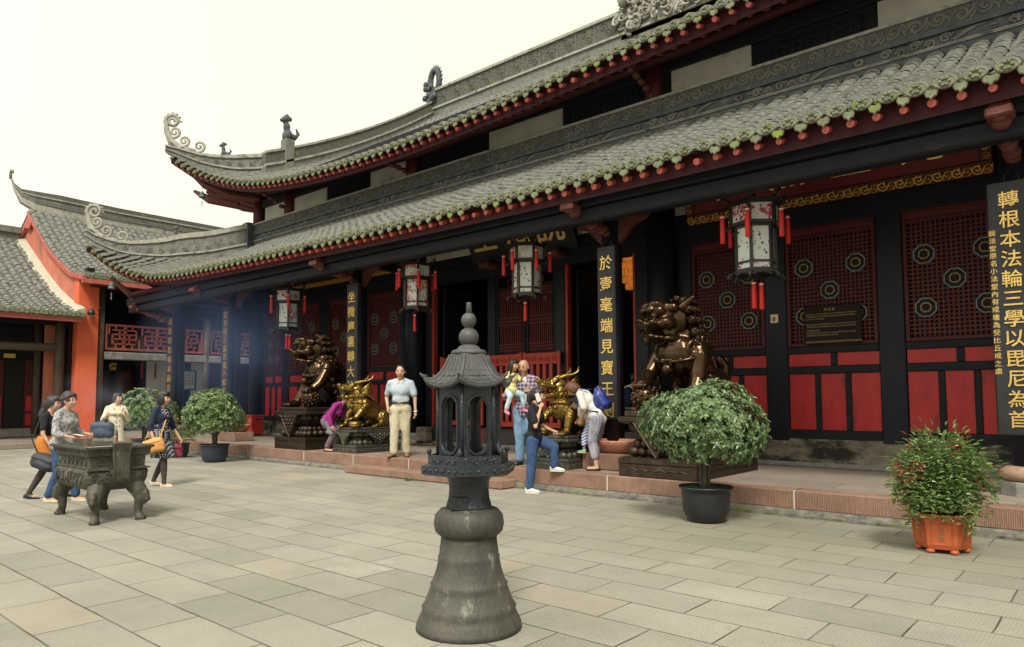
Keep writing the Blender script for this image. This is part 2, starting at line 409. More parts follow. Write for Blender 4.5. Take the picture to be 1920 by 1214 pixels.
M['stone_r'] = mat('red_stone', (.25, .15, .11), (.36, .23, .17), .85, scale=6, bump=.5, bscale=30, world=True)
M['black'] = mat('black_lacquer', (.009, .0105, .016), (.016, .0185, .027), .4, scale=4, bump=.12, bscale=25, c3=(.035, .034, .034), c3amt=-.05, c3scale=3, stretch=(3, 3, .5), spec=.18)
M['blackwood'] = mat('old_black_timber', (.008, .009, .013), (.016, .0175, .023), .6, scale=6, bump=.35, bscale=30, c3=(.04, .037, .035), c3amt=-.02, c3scale=4, stretch=(.6, 2, 2), spec=.2)
M['redpanel'] = mat('red_lacquer_panel', (.33, .014, .015), (.48, .03, .028), .42, scale=3, bump=.15, bscale=9, c3=(.17, .016, .016), c3amt=.22, c3scale=2.2, spec=.35, world=True, stretch=(1.5, 1, .6))
M['darkred'] = mat('dark_red_paint', (.05, .008, .010), (.085, .013, .014), .55, scale=5, bump=.2, bscale=20, spec=.3)
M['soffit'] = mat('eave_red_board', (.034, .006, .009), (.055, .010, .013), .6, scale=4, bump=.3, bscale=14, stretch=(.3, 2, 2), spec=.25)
M['rafter'] = mat('rafter_end_red', (.30, .05, .035), (.46, .10, .075), .6, scale=12, bump=.3)
M['lattice'] = mat('lattice_red', (.085, .019, .017), (.125, .03, .027), .55, scale=6, spec=.2)
M['lattice2'] = mat('gate_red', (.33, .035, .022), (.42, .055, .035), .5, scale=5, spec=.3)
M['gold'] = mat('gold_leaf', (.62, .40, .10), (.82, .58, .20), .34, metal=.75, scale=14, bump=.2, bscale=60)
M['goldcarve'] = mat('gilt_carving', (.40, .21, .03), (.60, .36, .07), .38, metal=.6, scale=18, bump=.4, bscale=50)
M['goldpaint'] = mat('gold_paint', (.55, .36, .08), (.78, .56, .18), .5, metal=.3, scale=30)
M['plaster'] = mat('grey_plaster', (.40, .39, .34), (.55, .54, .47), .85, scale=2.2, bump=.25, bscale=6, c3=(.26, .25, .22), c3amt=.12, c3scale=1.4)
M['dark'] = mat('opening_shade', (.006, .006, .008), (.012, .011, .012), .8)  # near-black for sheets in openings, their inner shade put into the colour
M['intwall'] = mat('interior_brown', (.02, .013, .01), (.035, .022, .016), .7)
M['stonebase'] = mat('weathered_wall_base', (.11, .095, .075), (.27, .235, .175), .9, scale=3.5, bump=.5, bscale=12, c3=(.025, .022, .019), c3amt=.55, c3scale=1.6, world=True, stretch=(1, 1, 2))
M['tile'] = mat('grey_roof_tile', (.085, .087, .078), (.195, .195, .165), .85, scale=7, bump=.4, bscale=30, c3=(.055, .057, .052), c3amt=.18, c3scale=3.2, world=True)
M['tileend'] = mat('mossy_tile_end', (.11, .115, .08), (.22, .22, .15), .9, scale=8, bump=.8, bscale=45, c3=(.10, .15, .018), c3amt=.28, c3scale=4.5, world=True)
M['drip'] = mat('mossy_drip_tile', (.10, .11, .06), (.20, .21, .13), .9, scale=9, bump=.6, bscale=45, c3=(.17, .22, .03), c3amt=.3, c3scale=4, world=True)
M['ridge'] = mat('ridge_stucco', (.095, .096, .086), (.20, .197, .168), .85, scale=5, bump=.5, bscale=22, c3=(.06, .062, .06), c3amt=.2, c3scale=1.8, world=True)
M['ridgelt'] = mat('pale_ridge_stucco', (.21, .205, .175), (.37, .36, .305), .85, scale=6, bump=.5, bscale=22, c3=(.09, .09, .085), c3amt=.22, c3scale=2.6, world=True)
M['friezebg'] = mat('frieze_ground', (.055, .058, .056), (.10, .102, .095), .8, scale=8, bump=.4, world=True)
M['ridgedk'] = mat('dark_ridge_band', (.042, .048, .056), (.08, .088, .096), .7, scale=5, bump=.4, bscale=20, c3=(.17, .17, .155), c3amt=.08, c3scale=5, world=True)
M['ridgemoss'] = mat('mossy_ridge_panel', (.052, .057, .05), (.12, .122, .10), .9, scale=9, bump=.9, bscale=26, c3=(.13, .145, .04), c3amt=.2, c3scale=3, world=True)
M['orange'] = mat('orange_limewash', (.62, .105, .042), (.70, .14, .06), .8, scale=1.6, bump=.15, bscale=8, c3=(.42, .10, .06), c3amt=.04, c3scale=.8)
M['orangefade'] = mat('faded_limewash', (.42, .12, .07), (.56, .19, .12), .85, scale=2, bump=.2, bscale=8, c3=(.28, .12, .09), c3amt=.25, c3scale=.9, stretch=(1, 1, .5))
M['board_r'] = mat('bargeboard_red', (.36, .07, .055), (.47, .13, .10), .7, scale=5, bump=.2)
M['oldwood'] = mat('weathered_pillar', (.05, .035, .024), (.12, .085, .055), .7, scale=5, bump=.4, bscale=20, c3=(.28, .24, .18), c3amt=.0, c3scale=5, stretch=(2, 2, .4))
M['iron'] = mat('cast_iron', (.018, .022, .028), (.046, .053, .062), .4, metal=.5, scale=5, bump=.35, bscale=45, c3=(.09, .08, .06), c3amt=.06, c3scale=3, spec=.5)
M['ironpale'] = mat('dusty_iron', (.032, .033, .030), (.095, .090, .072), .6, metal=.2, scale=4, bump=.35, bscale=45, c3=(.24, .23, .20), c3amt=.13, c3scale=7, stretch=(1, 1, .5))
M['bronze'] = mat('dark_bronze', (.034, .020, .011), (.075, .045, .022), .2, metal=.85, scale=4, bump=.2, bscale=30, c3=(.15, .10, .055), c3amt=.12, c3scale=2.6)
M['bronzeped'] = mat('bronze_pedestal', (.036, .026, .019), (.075, .052, .036), .36, metal=.75, scale=6, bump=.5, bscale=60, c3=(.12, .09, .06), c3amt=.1, c3scale=3)
M['brass'] = mat('polished_brass', (.215, .135, .032), (.33, .22, .06), .28, metal=.88, scale=5, bump=.5, bscale=55, c3=(.09, .058, .018), c3amt=.28, c3scale=2.5)
M['brassdk'] = mat('tarnished_brass', (.075, .075, .062), (.14, .135, .105), .4, metal=.7, scale=6, bump=.6, bscale=60, c3=(.2, .17, .09), c3amt=.08, c3scale=2.5)

# ================================================================ ground
def pt_noise(x, y, s): return math.sin(x * 3.1 * s + 1.3) * math.sin(y * 2.7 * s + .7) * .5 + math.sin(x * 7.3 * s + y * 5.1 * s) * .25
mb = MB(); mb.add(([(-900, -900, 0), (900, -900, 0), (900, 900, 0), (-900, 900, 0)], [(0, 1, 2, 3)]))
o = mb.build('courtyard_ground', M['paving']); struct(o)

TZ = .325
# main terrace: body, rough plinth, red sandstone kerb blocks, top slabs
mb = MB()
mb.add(box(-25.6, 7, 9.16, 13.2, 0, TZ - .004), 0)
jx = [-25.6, -23.2, -20.6, -18.9, -16.6, -14.12, -12.3, -10.55, -8.6, -6.02, -3.25, -.6, 2.2, 5, 7]
for a, b_ in zip(jx[:-1], jx[1:]):
    mb.add(bbox(a + .008, b_ - .008, 9.08, 9.42, .095, TZ, .012), 1)
    mb.add(box(b_ - .0085, b_ + .0085, 9.085, 9.4, .095, TZ - .004), 3)
x = -25.6
while x < 7:   # broken grey plinth course
    l = rnd.uniform(.5, 1.1)
    n = 7
    mb.add(grid(n, 3, lambda u, v_, x=x, l=l: (x + u * l, 9.055 - .03 * abs(pt_noise(x + u * l, v_ * 3, 2.3)) - (.02 if v_ < .5 else 0) + (.0 if v_ < 1 else .04), .10 * v_)), 0)
    x += l
mb.add(box(-25.6, 7, 9.415, 12.9, TZ - .1, TZ - .002), 2)
o = mb.build('terrace', [M['plinth'], M['curb'], M['terr_top'], M['mortar']]); struct(o)

# low platform under the left wing
mb = MB()
mb.add(bbox(-45, -25.62, -8, 9.05, 0, .17, .015), 0); mb.add(bbox(-45, -25.62, 9.06, 30, 0, .30, .015), 0)
o = mb.build('side_terrace', [M['terr_top']]); struct(o)

# stone step
st = thing('stone_step', 'long low step of red sandstone in front of the terrace', 'step', (-9.92, 8.88, 0))
mb = MB()
for a, b_ in ((-12.05, -10.6), (-10.6, -9.05), (-9.05, -7.8)):
    mb.add(bbox(a + .004, b_ - .004, 8.68, 9.05, 0.012, .147, .012)); mb.add(box(a + .02, b_ - .02, 8.70, 9.05, 0, .02))
mb.build('step_block', [M['curb']], st)
# ================================================================ the hall, ground storey
hall = thing('temple_hall', 'large two-tiered temple hall with black pillars, red wall panels and mossy grey tiled eaves', 'temple hall', (-10.3, 12.3, TZ))
YP, YI, YW = 10.4, 12.1, 12.3
PX = [-.95, -6.73, -13.88, -19.87, -23.5]
def fluted(c, r, z0, z1, n=20):
    return lathe([(r * 1.0, z0), (r, z0 + (z1 - z0) * .5), (r * .93, z1)], n, (c[0], c[1], 0))
for i, x in enumerate(PX + [4.2]):
    mb = MB(); mb.add(fluted((x, YP), .175, TZ + .34, 5.3), 0, None, True)
    p = mb.build('outer_pillar', [M['black']], hall)
    mb = MB(); mb.add(lathe([(.31, 0), (.31, .15), (.28, .165)], 8, (x, YP, TZ), PI / 8), 0)
    mb.add(lathe([(.24, .16), (.29, .19), (.315, .235), (.30, .29), (.245, .335), (.19, .34)], 24, (x, YP, TZ)), 1, None, True)
    mb.build('pillar_base', [M['stone_g'], M['stone_r'] if i in (0, 5) else M['stone_g']], p)
IX = [-.95, -6.73, -13.88, -21.7, 4.2]
for i, x in enumerate(IX):
    r = .27 if i < 3 else .2
    mb = MB(); mb.add(fluted((x, YI), r, TZ + .30, 5.6), 0, None, True)
    p = mb.build('inner_column', [M['black']], hall)
    mb = MB(); mb.add(lathe([(r * 1.45, 0), (r * 1.45, .13), (r * 1.1, .14), (r * 1.35, .2), (r * 1.3, .26), (r * 1.05, .3)], 24, (x, YI, TZ)), 0, None, True)
    mb.build('pillar_base', [M['stone_g']], p)
# dark door jambs beside the columns
def boxes(name, mt, lst, b=.012):
    for q in lst:
        m_ = MB(); m_.add(bbox(*q, b)); m_.build(name, [mt], hall)
mb = MB()
for a, b_ in ((-6.47, -6.17), (-7.4, -7.0), (-13.6, -13.36), (-.68, -.45), (-14.58, -14.15), (-16.36, -15.97), (-18.32, -17.84), (-20.35, -19.96), (-21.5, -21.39), (-4.79, -4.42), (-2.98, -2.61), (-1.23, -1.0)):
    boxes('wall_post', M['black'], [(a, b_, YW - .06, YW + .12, TZ + .42, 4.5)])
# low stone base under the wall
for a, b_ in ((-6.45, 4.0), (-21.5, -14.1)):
    mb = MB()
    mb.add(bbox(a, b_, YW - .09, YW + .15, TZ, .36 + .04, .01), 1)
    mb.add(box(a, b_, YW - .05, YW + .15, .40, .80), 0)
    mb.build('wall_base', [M['stonebase'], M['stone_g']], hall)

WINS = [(-6.16, -4.80), (-4.41, -2.99), (-2.60, -1.24), (-15.96, -14.59), (-17.83, -16.37), (-19.95, -18.33), (-21.38, -20.36)]
LZ0, LZ1 = 2.33, 4.36
def octa(c, ro, ri, y0, y1):
    """octagonal ring in the xz plane"""
    f = lambda r, k: (c[0] + r * math.cos(PI / 8 + k * PI / 4), c[1] + r * math.sin(PI / 8 + k * PI / 4))
    rings = []
    for r, y in ((ro, y0), (ro, y1), (ri, y1), (ri, y0)):
        rings.append([(f(r, k)[0], y, f(r, k)[1]) for k in range(8)])
    rings.append(rings[0])
    return loft(rings, False)
def window(x0, x1):
    mb = MB(); w_ = .06; yb = YW + .02
    for a in ((x0, x0 + w_, LZ0, LZ1), (x1 - w_, x1, LZ0, LZ1)): mb.add(bbox(a[0], a[1], YW - .05, yb + .04, a[2], a[3], .008))
    for z in ((LZ0, LZ0 + w_), (LZ1 - w_, LZ1), (LZ1 - .2, LZ1 - .2 + w_)): mb.add(bbox(x0 + w_, x1 - w_, YW - .047, yb + .037, z[0], z[1], .008))
    wn = mb.build('window', [M['darkred']], hall)
    mb = MB(); nx = int(round((x1 - x0 - 2 * w_) / .066)); nz = int(round((LZ1 - .2 - LZ0 - w_) / .066))
    for i in range(1, nx):
        x = x0 + w_ + (x1 - x0 - 2 * w_) * i / nx; mb.add(box(x - .0105, x + .0105, YW - .022, YW - .006, LZ0 + w_, LZ1 - .2))
    for k in range(1, nz):
        z = LZ0 + w_ + (LZ1 - .2 - LZ0 - w_) * k / nz; mb.add(box(x0 + w_, x1 - w_, YW - .019, YW - .003, z - .0105, z + .0105))
    mb.add(box(x0 + w_, x1 - w_, YW - .02, YW + .01, LZ1 - .14, LZ1 - .06))
    mb.build('lattice', [M['lattice']], wn)
    cx = (x0 + x1) / 2; q = min(.41, (x1 - x0) * .29)
    pts = [(cx - q, 3.66), (cx + q, 3.66), (cx, 3.25), (cx - q, 2.84), (cx + q, 2.84)]
    if x1 - x0 < 1.1: pts = [(cx - .22, 2.75), (cx + .22, 2.75), (cx - .22, 3.22), (cx + .22, 3.22), (cx - .22, 3.7), (cx + .22, 3.7)]
    s = .72 if x1 - x0 < 1.1 else 1
    for c in pts:
        mb = MB()
        mb.add(prism([(c[0] + .146 * s * math.cos(PI / 8 + k * PI / 4), c[1] + .146 * s * math.sin(PI / 8 + k * PI / 4)) for k in range(8)], YW - .03, YW + .02), 0)
        mb.add(octa(c, .158 * s, .139 * s, YW + .01, YW - .042), 1)
        # inner gilt ring with notched corners
        r = .074 * s
        pl = [(-.6, 1), (.6, 1), (.6, .85), (.85, .6), (1, .6), (1, -.6), (.85, -.6), (.6, -.85), (.6, -1), (-.6, -1), (-.6, -.85), (-.85, -.6), (-1, -.6), (-1, .6), (-.85, .6), (-.6, .85)]
        rings = []
        for k, y in ((1, YW - .028), (1, YW - .042), (.76, YW - .042), (.76, YW - .028)):
            rings.append([(c[0] + a * r * k, y, c[1] + b_ * r * k) for a, b_ in pl])
        mb.add(loft(rings, False), 2)
        for dx, dz in ((1, 0), (-1, 0), (0, 1), (0, -1)):
            mb.add(box(c[0] + min(dx * .075, dx * .14) * s - (.004 if dx == 0 else 0), c[0] + max(dx * .075, dx * .14) * s + (.004 if dx == 0 else 0), YW - .036, YW - .029,
                       c[1] + min(dz * .075, dz * .14) * s - (.004 if dz == 0 else 0), c[1] + max(dz * .075, dz * .14) * s + (.004 if dz == 0 else 0)), 0 if False else 3)
        mb.build('medallion', [M['dark'], M['medblue'], M['medgold'], M['lattice']], wn)
    # timber rails and red panels below
    mb = MB()
    for z0, z1 in ((2.21, 2.33), (1.87, 2.0), (.78, .94)): mb.add(bbox(x0 - .01, x1 + .01, YW - .055, YW + .08, z0, z1, .012))
    L_ = x1 - x0
    fr = [0, .333, .667, 1]; fr2 = [0, .52, 1]
    for k in fr[1:-1]: mb.add(bbox(x0 + L_ * k - .045, x0 + L_ * k + .045, YW - .05, YW + .06, .94, 1.87, .012))
    mb.add(bbox(x0 + L_ * .52 - .05, x0 + L_ * .52 + .05, YW - .05, YW + .06, 2.0, 2.21, .012))
    mb.build('panel_frame', [M['blackwood']], hall)
    for a, b_, z0, z1 in [(fr[i], fr[i + 1], .94, 1.87) for i in range(3)] + [(0, .52, 2.0, 2.21), (.52, 1, 2.0, 2.21)]:
        mb = MB(); mb.add(box(x0 + L_ * a + .002, x0 + L_ * b_ - .002, YW - .015, YW + .03, z0 - .004, z1 + .004)); mb.build('red_panel', [M['redpanel']], hall)
M['medblue'] = mat('medallion_pale_blue', (.11, .17, .17), (.17, .24, .235), .6)
M['medgold'] = mat('medallion_ochre', (.22, .14, .035), (.30, .20, .055), .5)
for a, b_ in WINS: window(a, b_)

# interior shell: dark room behind the front
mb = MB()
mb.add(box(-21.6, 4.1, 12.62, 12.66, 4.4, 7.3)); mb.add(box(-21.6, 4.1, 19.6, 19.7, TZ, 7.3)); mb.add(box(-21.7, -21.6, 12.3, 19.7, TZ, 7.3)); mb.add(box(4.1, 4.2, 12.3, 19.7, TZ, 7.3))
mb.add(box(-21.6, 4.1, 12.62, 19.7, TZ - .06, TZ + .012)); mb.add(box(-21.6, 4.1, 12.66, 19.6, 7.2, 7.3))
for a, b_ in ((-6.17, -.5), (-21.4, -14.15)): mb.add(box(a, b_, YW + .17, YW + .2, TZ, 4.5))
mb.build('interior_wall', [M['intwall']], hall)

# lintels, beams and the veranda ceiling
mb = MB(); mb.add(bbox(-21.7, 4.2, YW - .075, YW + .14, 4.36, 4.72, .02)); mb.add(box(-21.7, 4.2, YW - .07, YW + .14, 4.72, 5.6)); mb.build('lintel', [M['blackwood']], hall)
xs = [-23.5, -19.87, -13.88, -6.73, -.95, 4.2]
for a, b_ in zip(xs[:-1], xs[1:]):
    mb = MB(); mb.add(bbox(a + .12, b_ - .12, YP - .11, YP + .11, 4.62, 4.98, .04)); mb.build('tie_beam', [M['blackwood']], hall)
mb = MB(); mb.add(bbox(-25.0, 6, 9.36, 9.60, 4.33, 4.565, .03)); mb.build('eave_beam', [M['blackwood']], hall)
mb = MB(); mb.add(bbox(-25.0, 6, 9.29, 9.56, 4.57, 4.80, .02)); mb.build('eave_beam', [M['blackwood']], hall)
mb = MB(); mb.add(tube([(-24.6, 9.27, 4.88), (6, 9.27, 4.88)], .085, 12), 0, None, True); mb.build('purlin', [M['soffit']], hall)
mb = MB(); mb.add(bbox(-23.62, -23.36, 10.5, 27, 4.62, 4.98, .03)); mb.add(bbox(-24.8, -24.55, 9.4, 27, 4.33, 4.56, .03)); mb.add(bbox(-24.85, -24.57, 9.35, 27, 4.57, 4.80, .03)); mb.build('side_beam', [M['blackwood']], hall)
for x in PX[:4] + [4.2]:
    mb = MB(); mb.add(bbox(x - .09, x + .09, 9.6, YI, 4.66, 4.9, .02)); mb.build('cross_beam', [M['blackwood']], hall)
mb = MB(); mb.add(box(-23.4, 4.2, 10.4, 12.22, 5.30, 5.34)); mb.build('veranda_ceiling', [M['darkred']], hall)
# pale plaster strips above the lintel, beside the name boards
for a, b_ in ((-13.5, -11.9), (-8.75, -8.3), (-6.45, -6.12)):
    mb = MB(); mb.add(bbox(a, b_, YW - .11, YW - .078, 4.95, 5.2, .005)); mb.build('plaster_panel', [M['plaster']], hall)

# carved raking brackets from pillars out to the eave purlin
M['bracket'] = mat('carved_red_bracket', (.085, .022, .016), (.15, .045, .032), .6, scale=14, bump=.8, bscale=30)
def bracket(x, y0, z0, y1, z1, dx=0):
    mb = MB(); n = 9
    for i in range(n):
        t = i / (n - 1); y = y0 + (y1 - y0) * t; z = z0 + (z1 - z0) * (t ** .75)
        r = .055 + .05 * math.sin(PI * t) + .012 * (i % 2)
        mb.add(ell((x + dx * t, y, z), (.085 + .02 * (i % 2), r * 1.25, r * 1.1), 10, 6), 0, None, True)
    mb.add(bbox(x + dx - .13, x + dx + .13, y1 - .12, y1 + .14, z1 - .02, z1 + .09, .02)); mb.add(bbox(x + dx - .10, x + dx + .10, y1 - .02, y1 + .12, z1 + .1, z1 + .17, .02))
    return mb
for x in PX[:4] + [4.2]: bracket(x, YP - .17, 4.32, 9.18, 4.52).build('carved_bracket', [M['bracket']], hall)
b_ = bracket(PX[4], YP - .15, 3.9, 9.3, 4.45, -.9)
b_.add(bbox(-24.9, -23.5, 10.3, 10.5, 4.1, 4.28, .02)); b_.add(tube([(-23.6, 10.3, 4.4), (-24.5, 9.4, 4.75), (-25.0, 8.8, 5.45)], [.12, .12, .07], 8)); b_.build('carved_bracket', [M['bracket']], hall)
for x in PX[1:4]:   # small side brackets under the tie beams
    mb = MB()
    for s in (-1, 1):
        mb = MB(); mb.add(prism([(x + s * .16, 4.62), (x + s * .75, 4.62), (x + s * .7, 4.52), (x + s * .45, 4.44), (x + s * .3, 4.27), (x + s * .16, 4.14)][::s], YP - .05, YP + .05))
        mb.build('beam_bracket', [M['bracket']], hall)

# central lattice doors (pair) with red half gates in front
for x0, x1 in ((-11.16, -10.28), (-10.26, -9.42)):
    mb = MB()
    for a, b_ in ((x0, x0 + .07), (x1 - .07, x1)): mb.add(bbox(a, b_, YW - .03, YW + .04, TZ + .08, 4.36, .008))
    for z0, z1 in ((TZ + .08, TZ + .2), (2.40, 2.52), (4.28, 4.36), (1.0, 1.08), (4.0, 4.05)): mb.add(bbox(x0 + .07, x1 - .07, YW - .027, YW + .037, z0, z1, .008))
    d = mb.build('door_leaf', [M['blackwood']], hall)
    mb = MB(); n = 13
    for i in range(1, n):
        x = x0 + .07 + (x1 - x0 - .14) * i / n; mb.add(box(x - .011, x + .011, YW - .02, YW + .015, 2.52, 4.0))
    for z in (2.57, 2.64, 2.71, 3.16, 3.24, 3.32, 3.82, 3.89, 3.95): mb.add(box(x0 + .07, x1 - .07, YW - .018, YW + .013, z - .011, z + .011))
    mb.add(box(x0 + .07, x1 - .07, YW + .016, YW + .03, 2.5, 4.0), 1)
    mb.add(octa(((x0 + x1) / 2, 4.14), .11, .085, YW + .0, YW - .02), 0)
    mb.build('lattice', [M['lattice'], M['dark']], d)
    mb = MB(); mb.add(box(x0 + .07, x1 - .07, YW, YW + .02, TZ + .2, 2.4)); mb.build('door_panel', [M['darkred']], d)
for x0, x1 in ((-11.32, -10.25), (-10.22, -9.18), (-12.9, -11.45)):
    mb = MB(); yg = YW - .2
    for a in (x0, x1 - .08): mb.add(bbox(a, a + .08, yg, yg + .06, .84, 2.5, .01))
    for z0, z1 in ((.84, .95), (2.22, 2.47), (1.42, 1.5)): mb.add(bbox(x0 + .08, x1 - .08, yg + .003, yg + .055, z0, z1, .008))
    n = 5
    for i in range(1, n):
        x = x0 + .08 + (x1 - x0 - .16) * i / n; mb.add(bbox(x - .045, x + .045, yg + .006, yg + .05, .95, 2.22, .006))
    for k in range(5):
        xx = x0 + .16 + (x1 - x0 - .32) * k / 4
        P = spiral((xx, 2.345), .075, .015, PI * k, 1.6 * (1 if k % 2 else -1), 14); mb.add(tube([(p[0], yg - .004, p[1]) for p in P], .011, 5))
    mb.build('half_gate', [M['lattice2']], hall)
mb = MB()
boxes('door_post', M['black'], [(a, b_, YW - .055, YW + .12, TZ + .42, 4.5) for a, b_ in ((-11.42, -11.17), (-9.41, -9.15))])
boxes('door_jamb', M['lattice2'], [(a, b_, YW - .03, YW + .1, TZ + .4, 4.4) for a, b_ in ((-13.36, -13.3), (-9.15, -9.08), (-7.46, -7.4))], .004)
mb = MB(); mb.add(bbox(-13.6, -7.0, YW - .1, YW + .16, TZ, .42, .01), 0); mb.add(bbox(-13.55, -7.02, YW - .06, YW + .12, .42, .80, .02), 1); mb.build('door_sill', [M['stone_g'], mat('worn_sill_paint', (.035, .035, .04), (.07, .06, .055), .7, scale=4, c3=(.20, .05, .04), c3amt=.3, c3scale=2, world=True)], hall)
for s_, x in ((1, -13.55), (-1, -7.1)):
    mb = MB()
    mb.add(bbox(x - .05, x + .4, YW - .5, YW - .1, TZ, .38, .02)); mb.add(bbox(x - .02, x + .35, YW - .42, YW - .12, .38, .78, .05))
    mb.build('door_stone', [M['stonebase']], hall)
boxes('open_leaf', M['black'], [(x - .03, x + .03, 12.5, 13.6, TZ + .1, 4.3) for x in (-13.2, -11.5, -9.0, -7.5)])

# ---------------------------------------------------------------- upper storey wall
YU = 12.2
mb = MB(); mb.add(box(-21.8, 6, YU + .03, YU + .2, 6.4, 8.6)); mb.add(box(-21.8, -21.6, YU + .2, 27, 6.4, 8.6)); mb.build('upper_wall', [M['blackwood']], hall)
for a, b_ in ((-2.80, .9), (-6.47, -4.89), (-11.29, -9.12), (-15.82, -14.22), (-19.66, -17.93), (-21.42, -20.12), (2.2, 4.4)):
    mb = MB(); mb.add(box(a, b_, YU - .012, YU + .035, 7.1, 7.80)); mb.build('plaster_panel', [M['plaster']], hall)
for a, b_ in ((-4.65, -3.07), (-8.9, -7.2), (-13.25, -11.55), (-17.83, -15.92), (.98, 2.1)):
    mb = MB(); n = int((b_ - a) / .125)
    for i in range(n + 1): x = a + (b_ - a) * i / n; mb.add(box(x - .018, x + .018, YU - .03, YU + .0, 7.1, 7.66))
    for z in (7.28, 7.41, 7.54, 7.66): mb.add(box(a, b_, YU - .027, YU - .003, z - .016, z + .016))
    mb.add(box(a, b_, YU + .0, YU + .034, 7.1, 7.68), 1)
    mb.build('upper_window', [M['black'], M['dark']], hall)
for x in (-.95, -6.83, -14.0, -19.87, -21.75, 4.2):
    mb = MB(); mb.add(cyl((x, YU - .04, 6.9), .19, 1.3, 16), 0, None, True); mb.build('upper_column', [M['darkred']], hall)
    mb = MB()
    if x > -21:
        for i in range(6):
            t = i / 5; zt_ = np.interp(x, [-20, -14, -7, -1, 5], [7.85, 7.48, 7.68, 8.0, 8.3]); mb.add(ell((x, YU - .15 - .95 * t, 7.35 + (zt_ - 7.35) * t ** .7), (.07, .10, .07), 8, 6), 0, None, True)
        mb.build('carved_bracket', [M['bracket']], hall)
mb = MB(); mb.add(bbox(-21.9, 6, YU - .06, YU + .02, 7.80, 8.1, .02)); mb.build('upper_lintel', [M['blackwood']], hall)
# ================================================================ tiled roofs
def tile_roof(rows, yE, E, yT, TT, conc, npt, tf, r=.118, sheet=True, drips=True, seg=5, joff=.02):
    """barrel tile rows running up from the eave. rows: x list; yE/E eave y,z; yT/TT top y,z; tf maps (x,y,z).
       returns MB with materials 0 tile, 1 tile end, 2 drip"""
    mb = MB()
    g = lambda s: s - conc * s * (1 - s)
    P = lambda x, s: (x, yE(x) + (yT(x) - yE(x)) * s, E(x) + (TT(x) - E(x)) * g(s))
    lat = np.array(tf((1., 0, 0))) - np.array(tf((0., 0, 0)))
    for x in rows:
        ln = abs(yT(x) - yE(x)); 
        if ln < .15: continue
        n = max(1, int(round(ln / npt)))
        jz = rnd.uniform(-.006, .006)
        for k in range(n):
            a = np.array(tf(P(x, k / n))); b = np.array(tf(P(x, min(1, (k + 1.22) / n))))
            h = joff + rnd.uniform(-.006, .008); w_ = rnd.uniform(-.006, .006)
            ra = r * (1.06 + rnd.uniform(-.04, .04)); rb = r * .88
            rings = []
            for c, q, dz in ((a, ra, h + jz), (b, rb, jz)):
                rings.append([tuple(c + lat * (q * math.cos(PI * j / seg) + w_) + np.array((0, 0, dz + q * .8 * math.sin(PI * j / seg)))) for j in range(seg + 1)])
            inner = [tuple(np.array(a) + lat * (ra * .78 * math.cos(PI * j / seg) + w_) + np.array((0, 0, h + jz + ra * .6 * math.sin(PI * j / seg)))) for j in range(seg + 1)]
            mb.add(loft([inner, rings[0], rings[1]], False, False), 0)
    return mb, P
def sheet_under(mb, xs, P, tf, n, dz, mat=0, thick=.05):
    f = lambda i, j, d: tuple(np.array(tf(P(xs[i], j / n))) + np.array((0, 0, d)))
    m = len(xs)
    for d, flip in ((dz, False), (dz - thick, True)):
        v = [f(i, j, d) for i in range(m) for j in range(n + 1)]
        q = [(i * (n + 1) + j, (i + 1) * (n + 1) + j, (i + 1) * (n + 1) + j + 1, i * (n + 1) + j + 1) for i in range(m - 1) for j in range(n)]
        mb.add((v, [t[::-1] for t in q] if flip else q), mat, None, True)
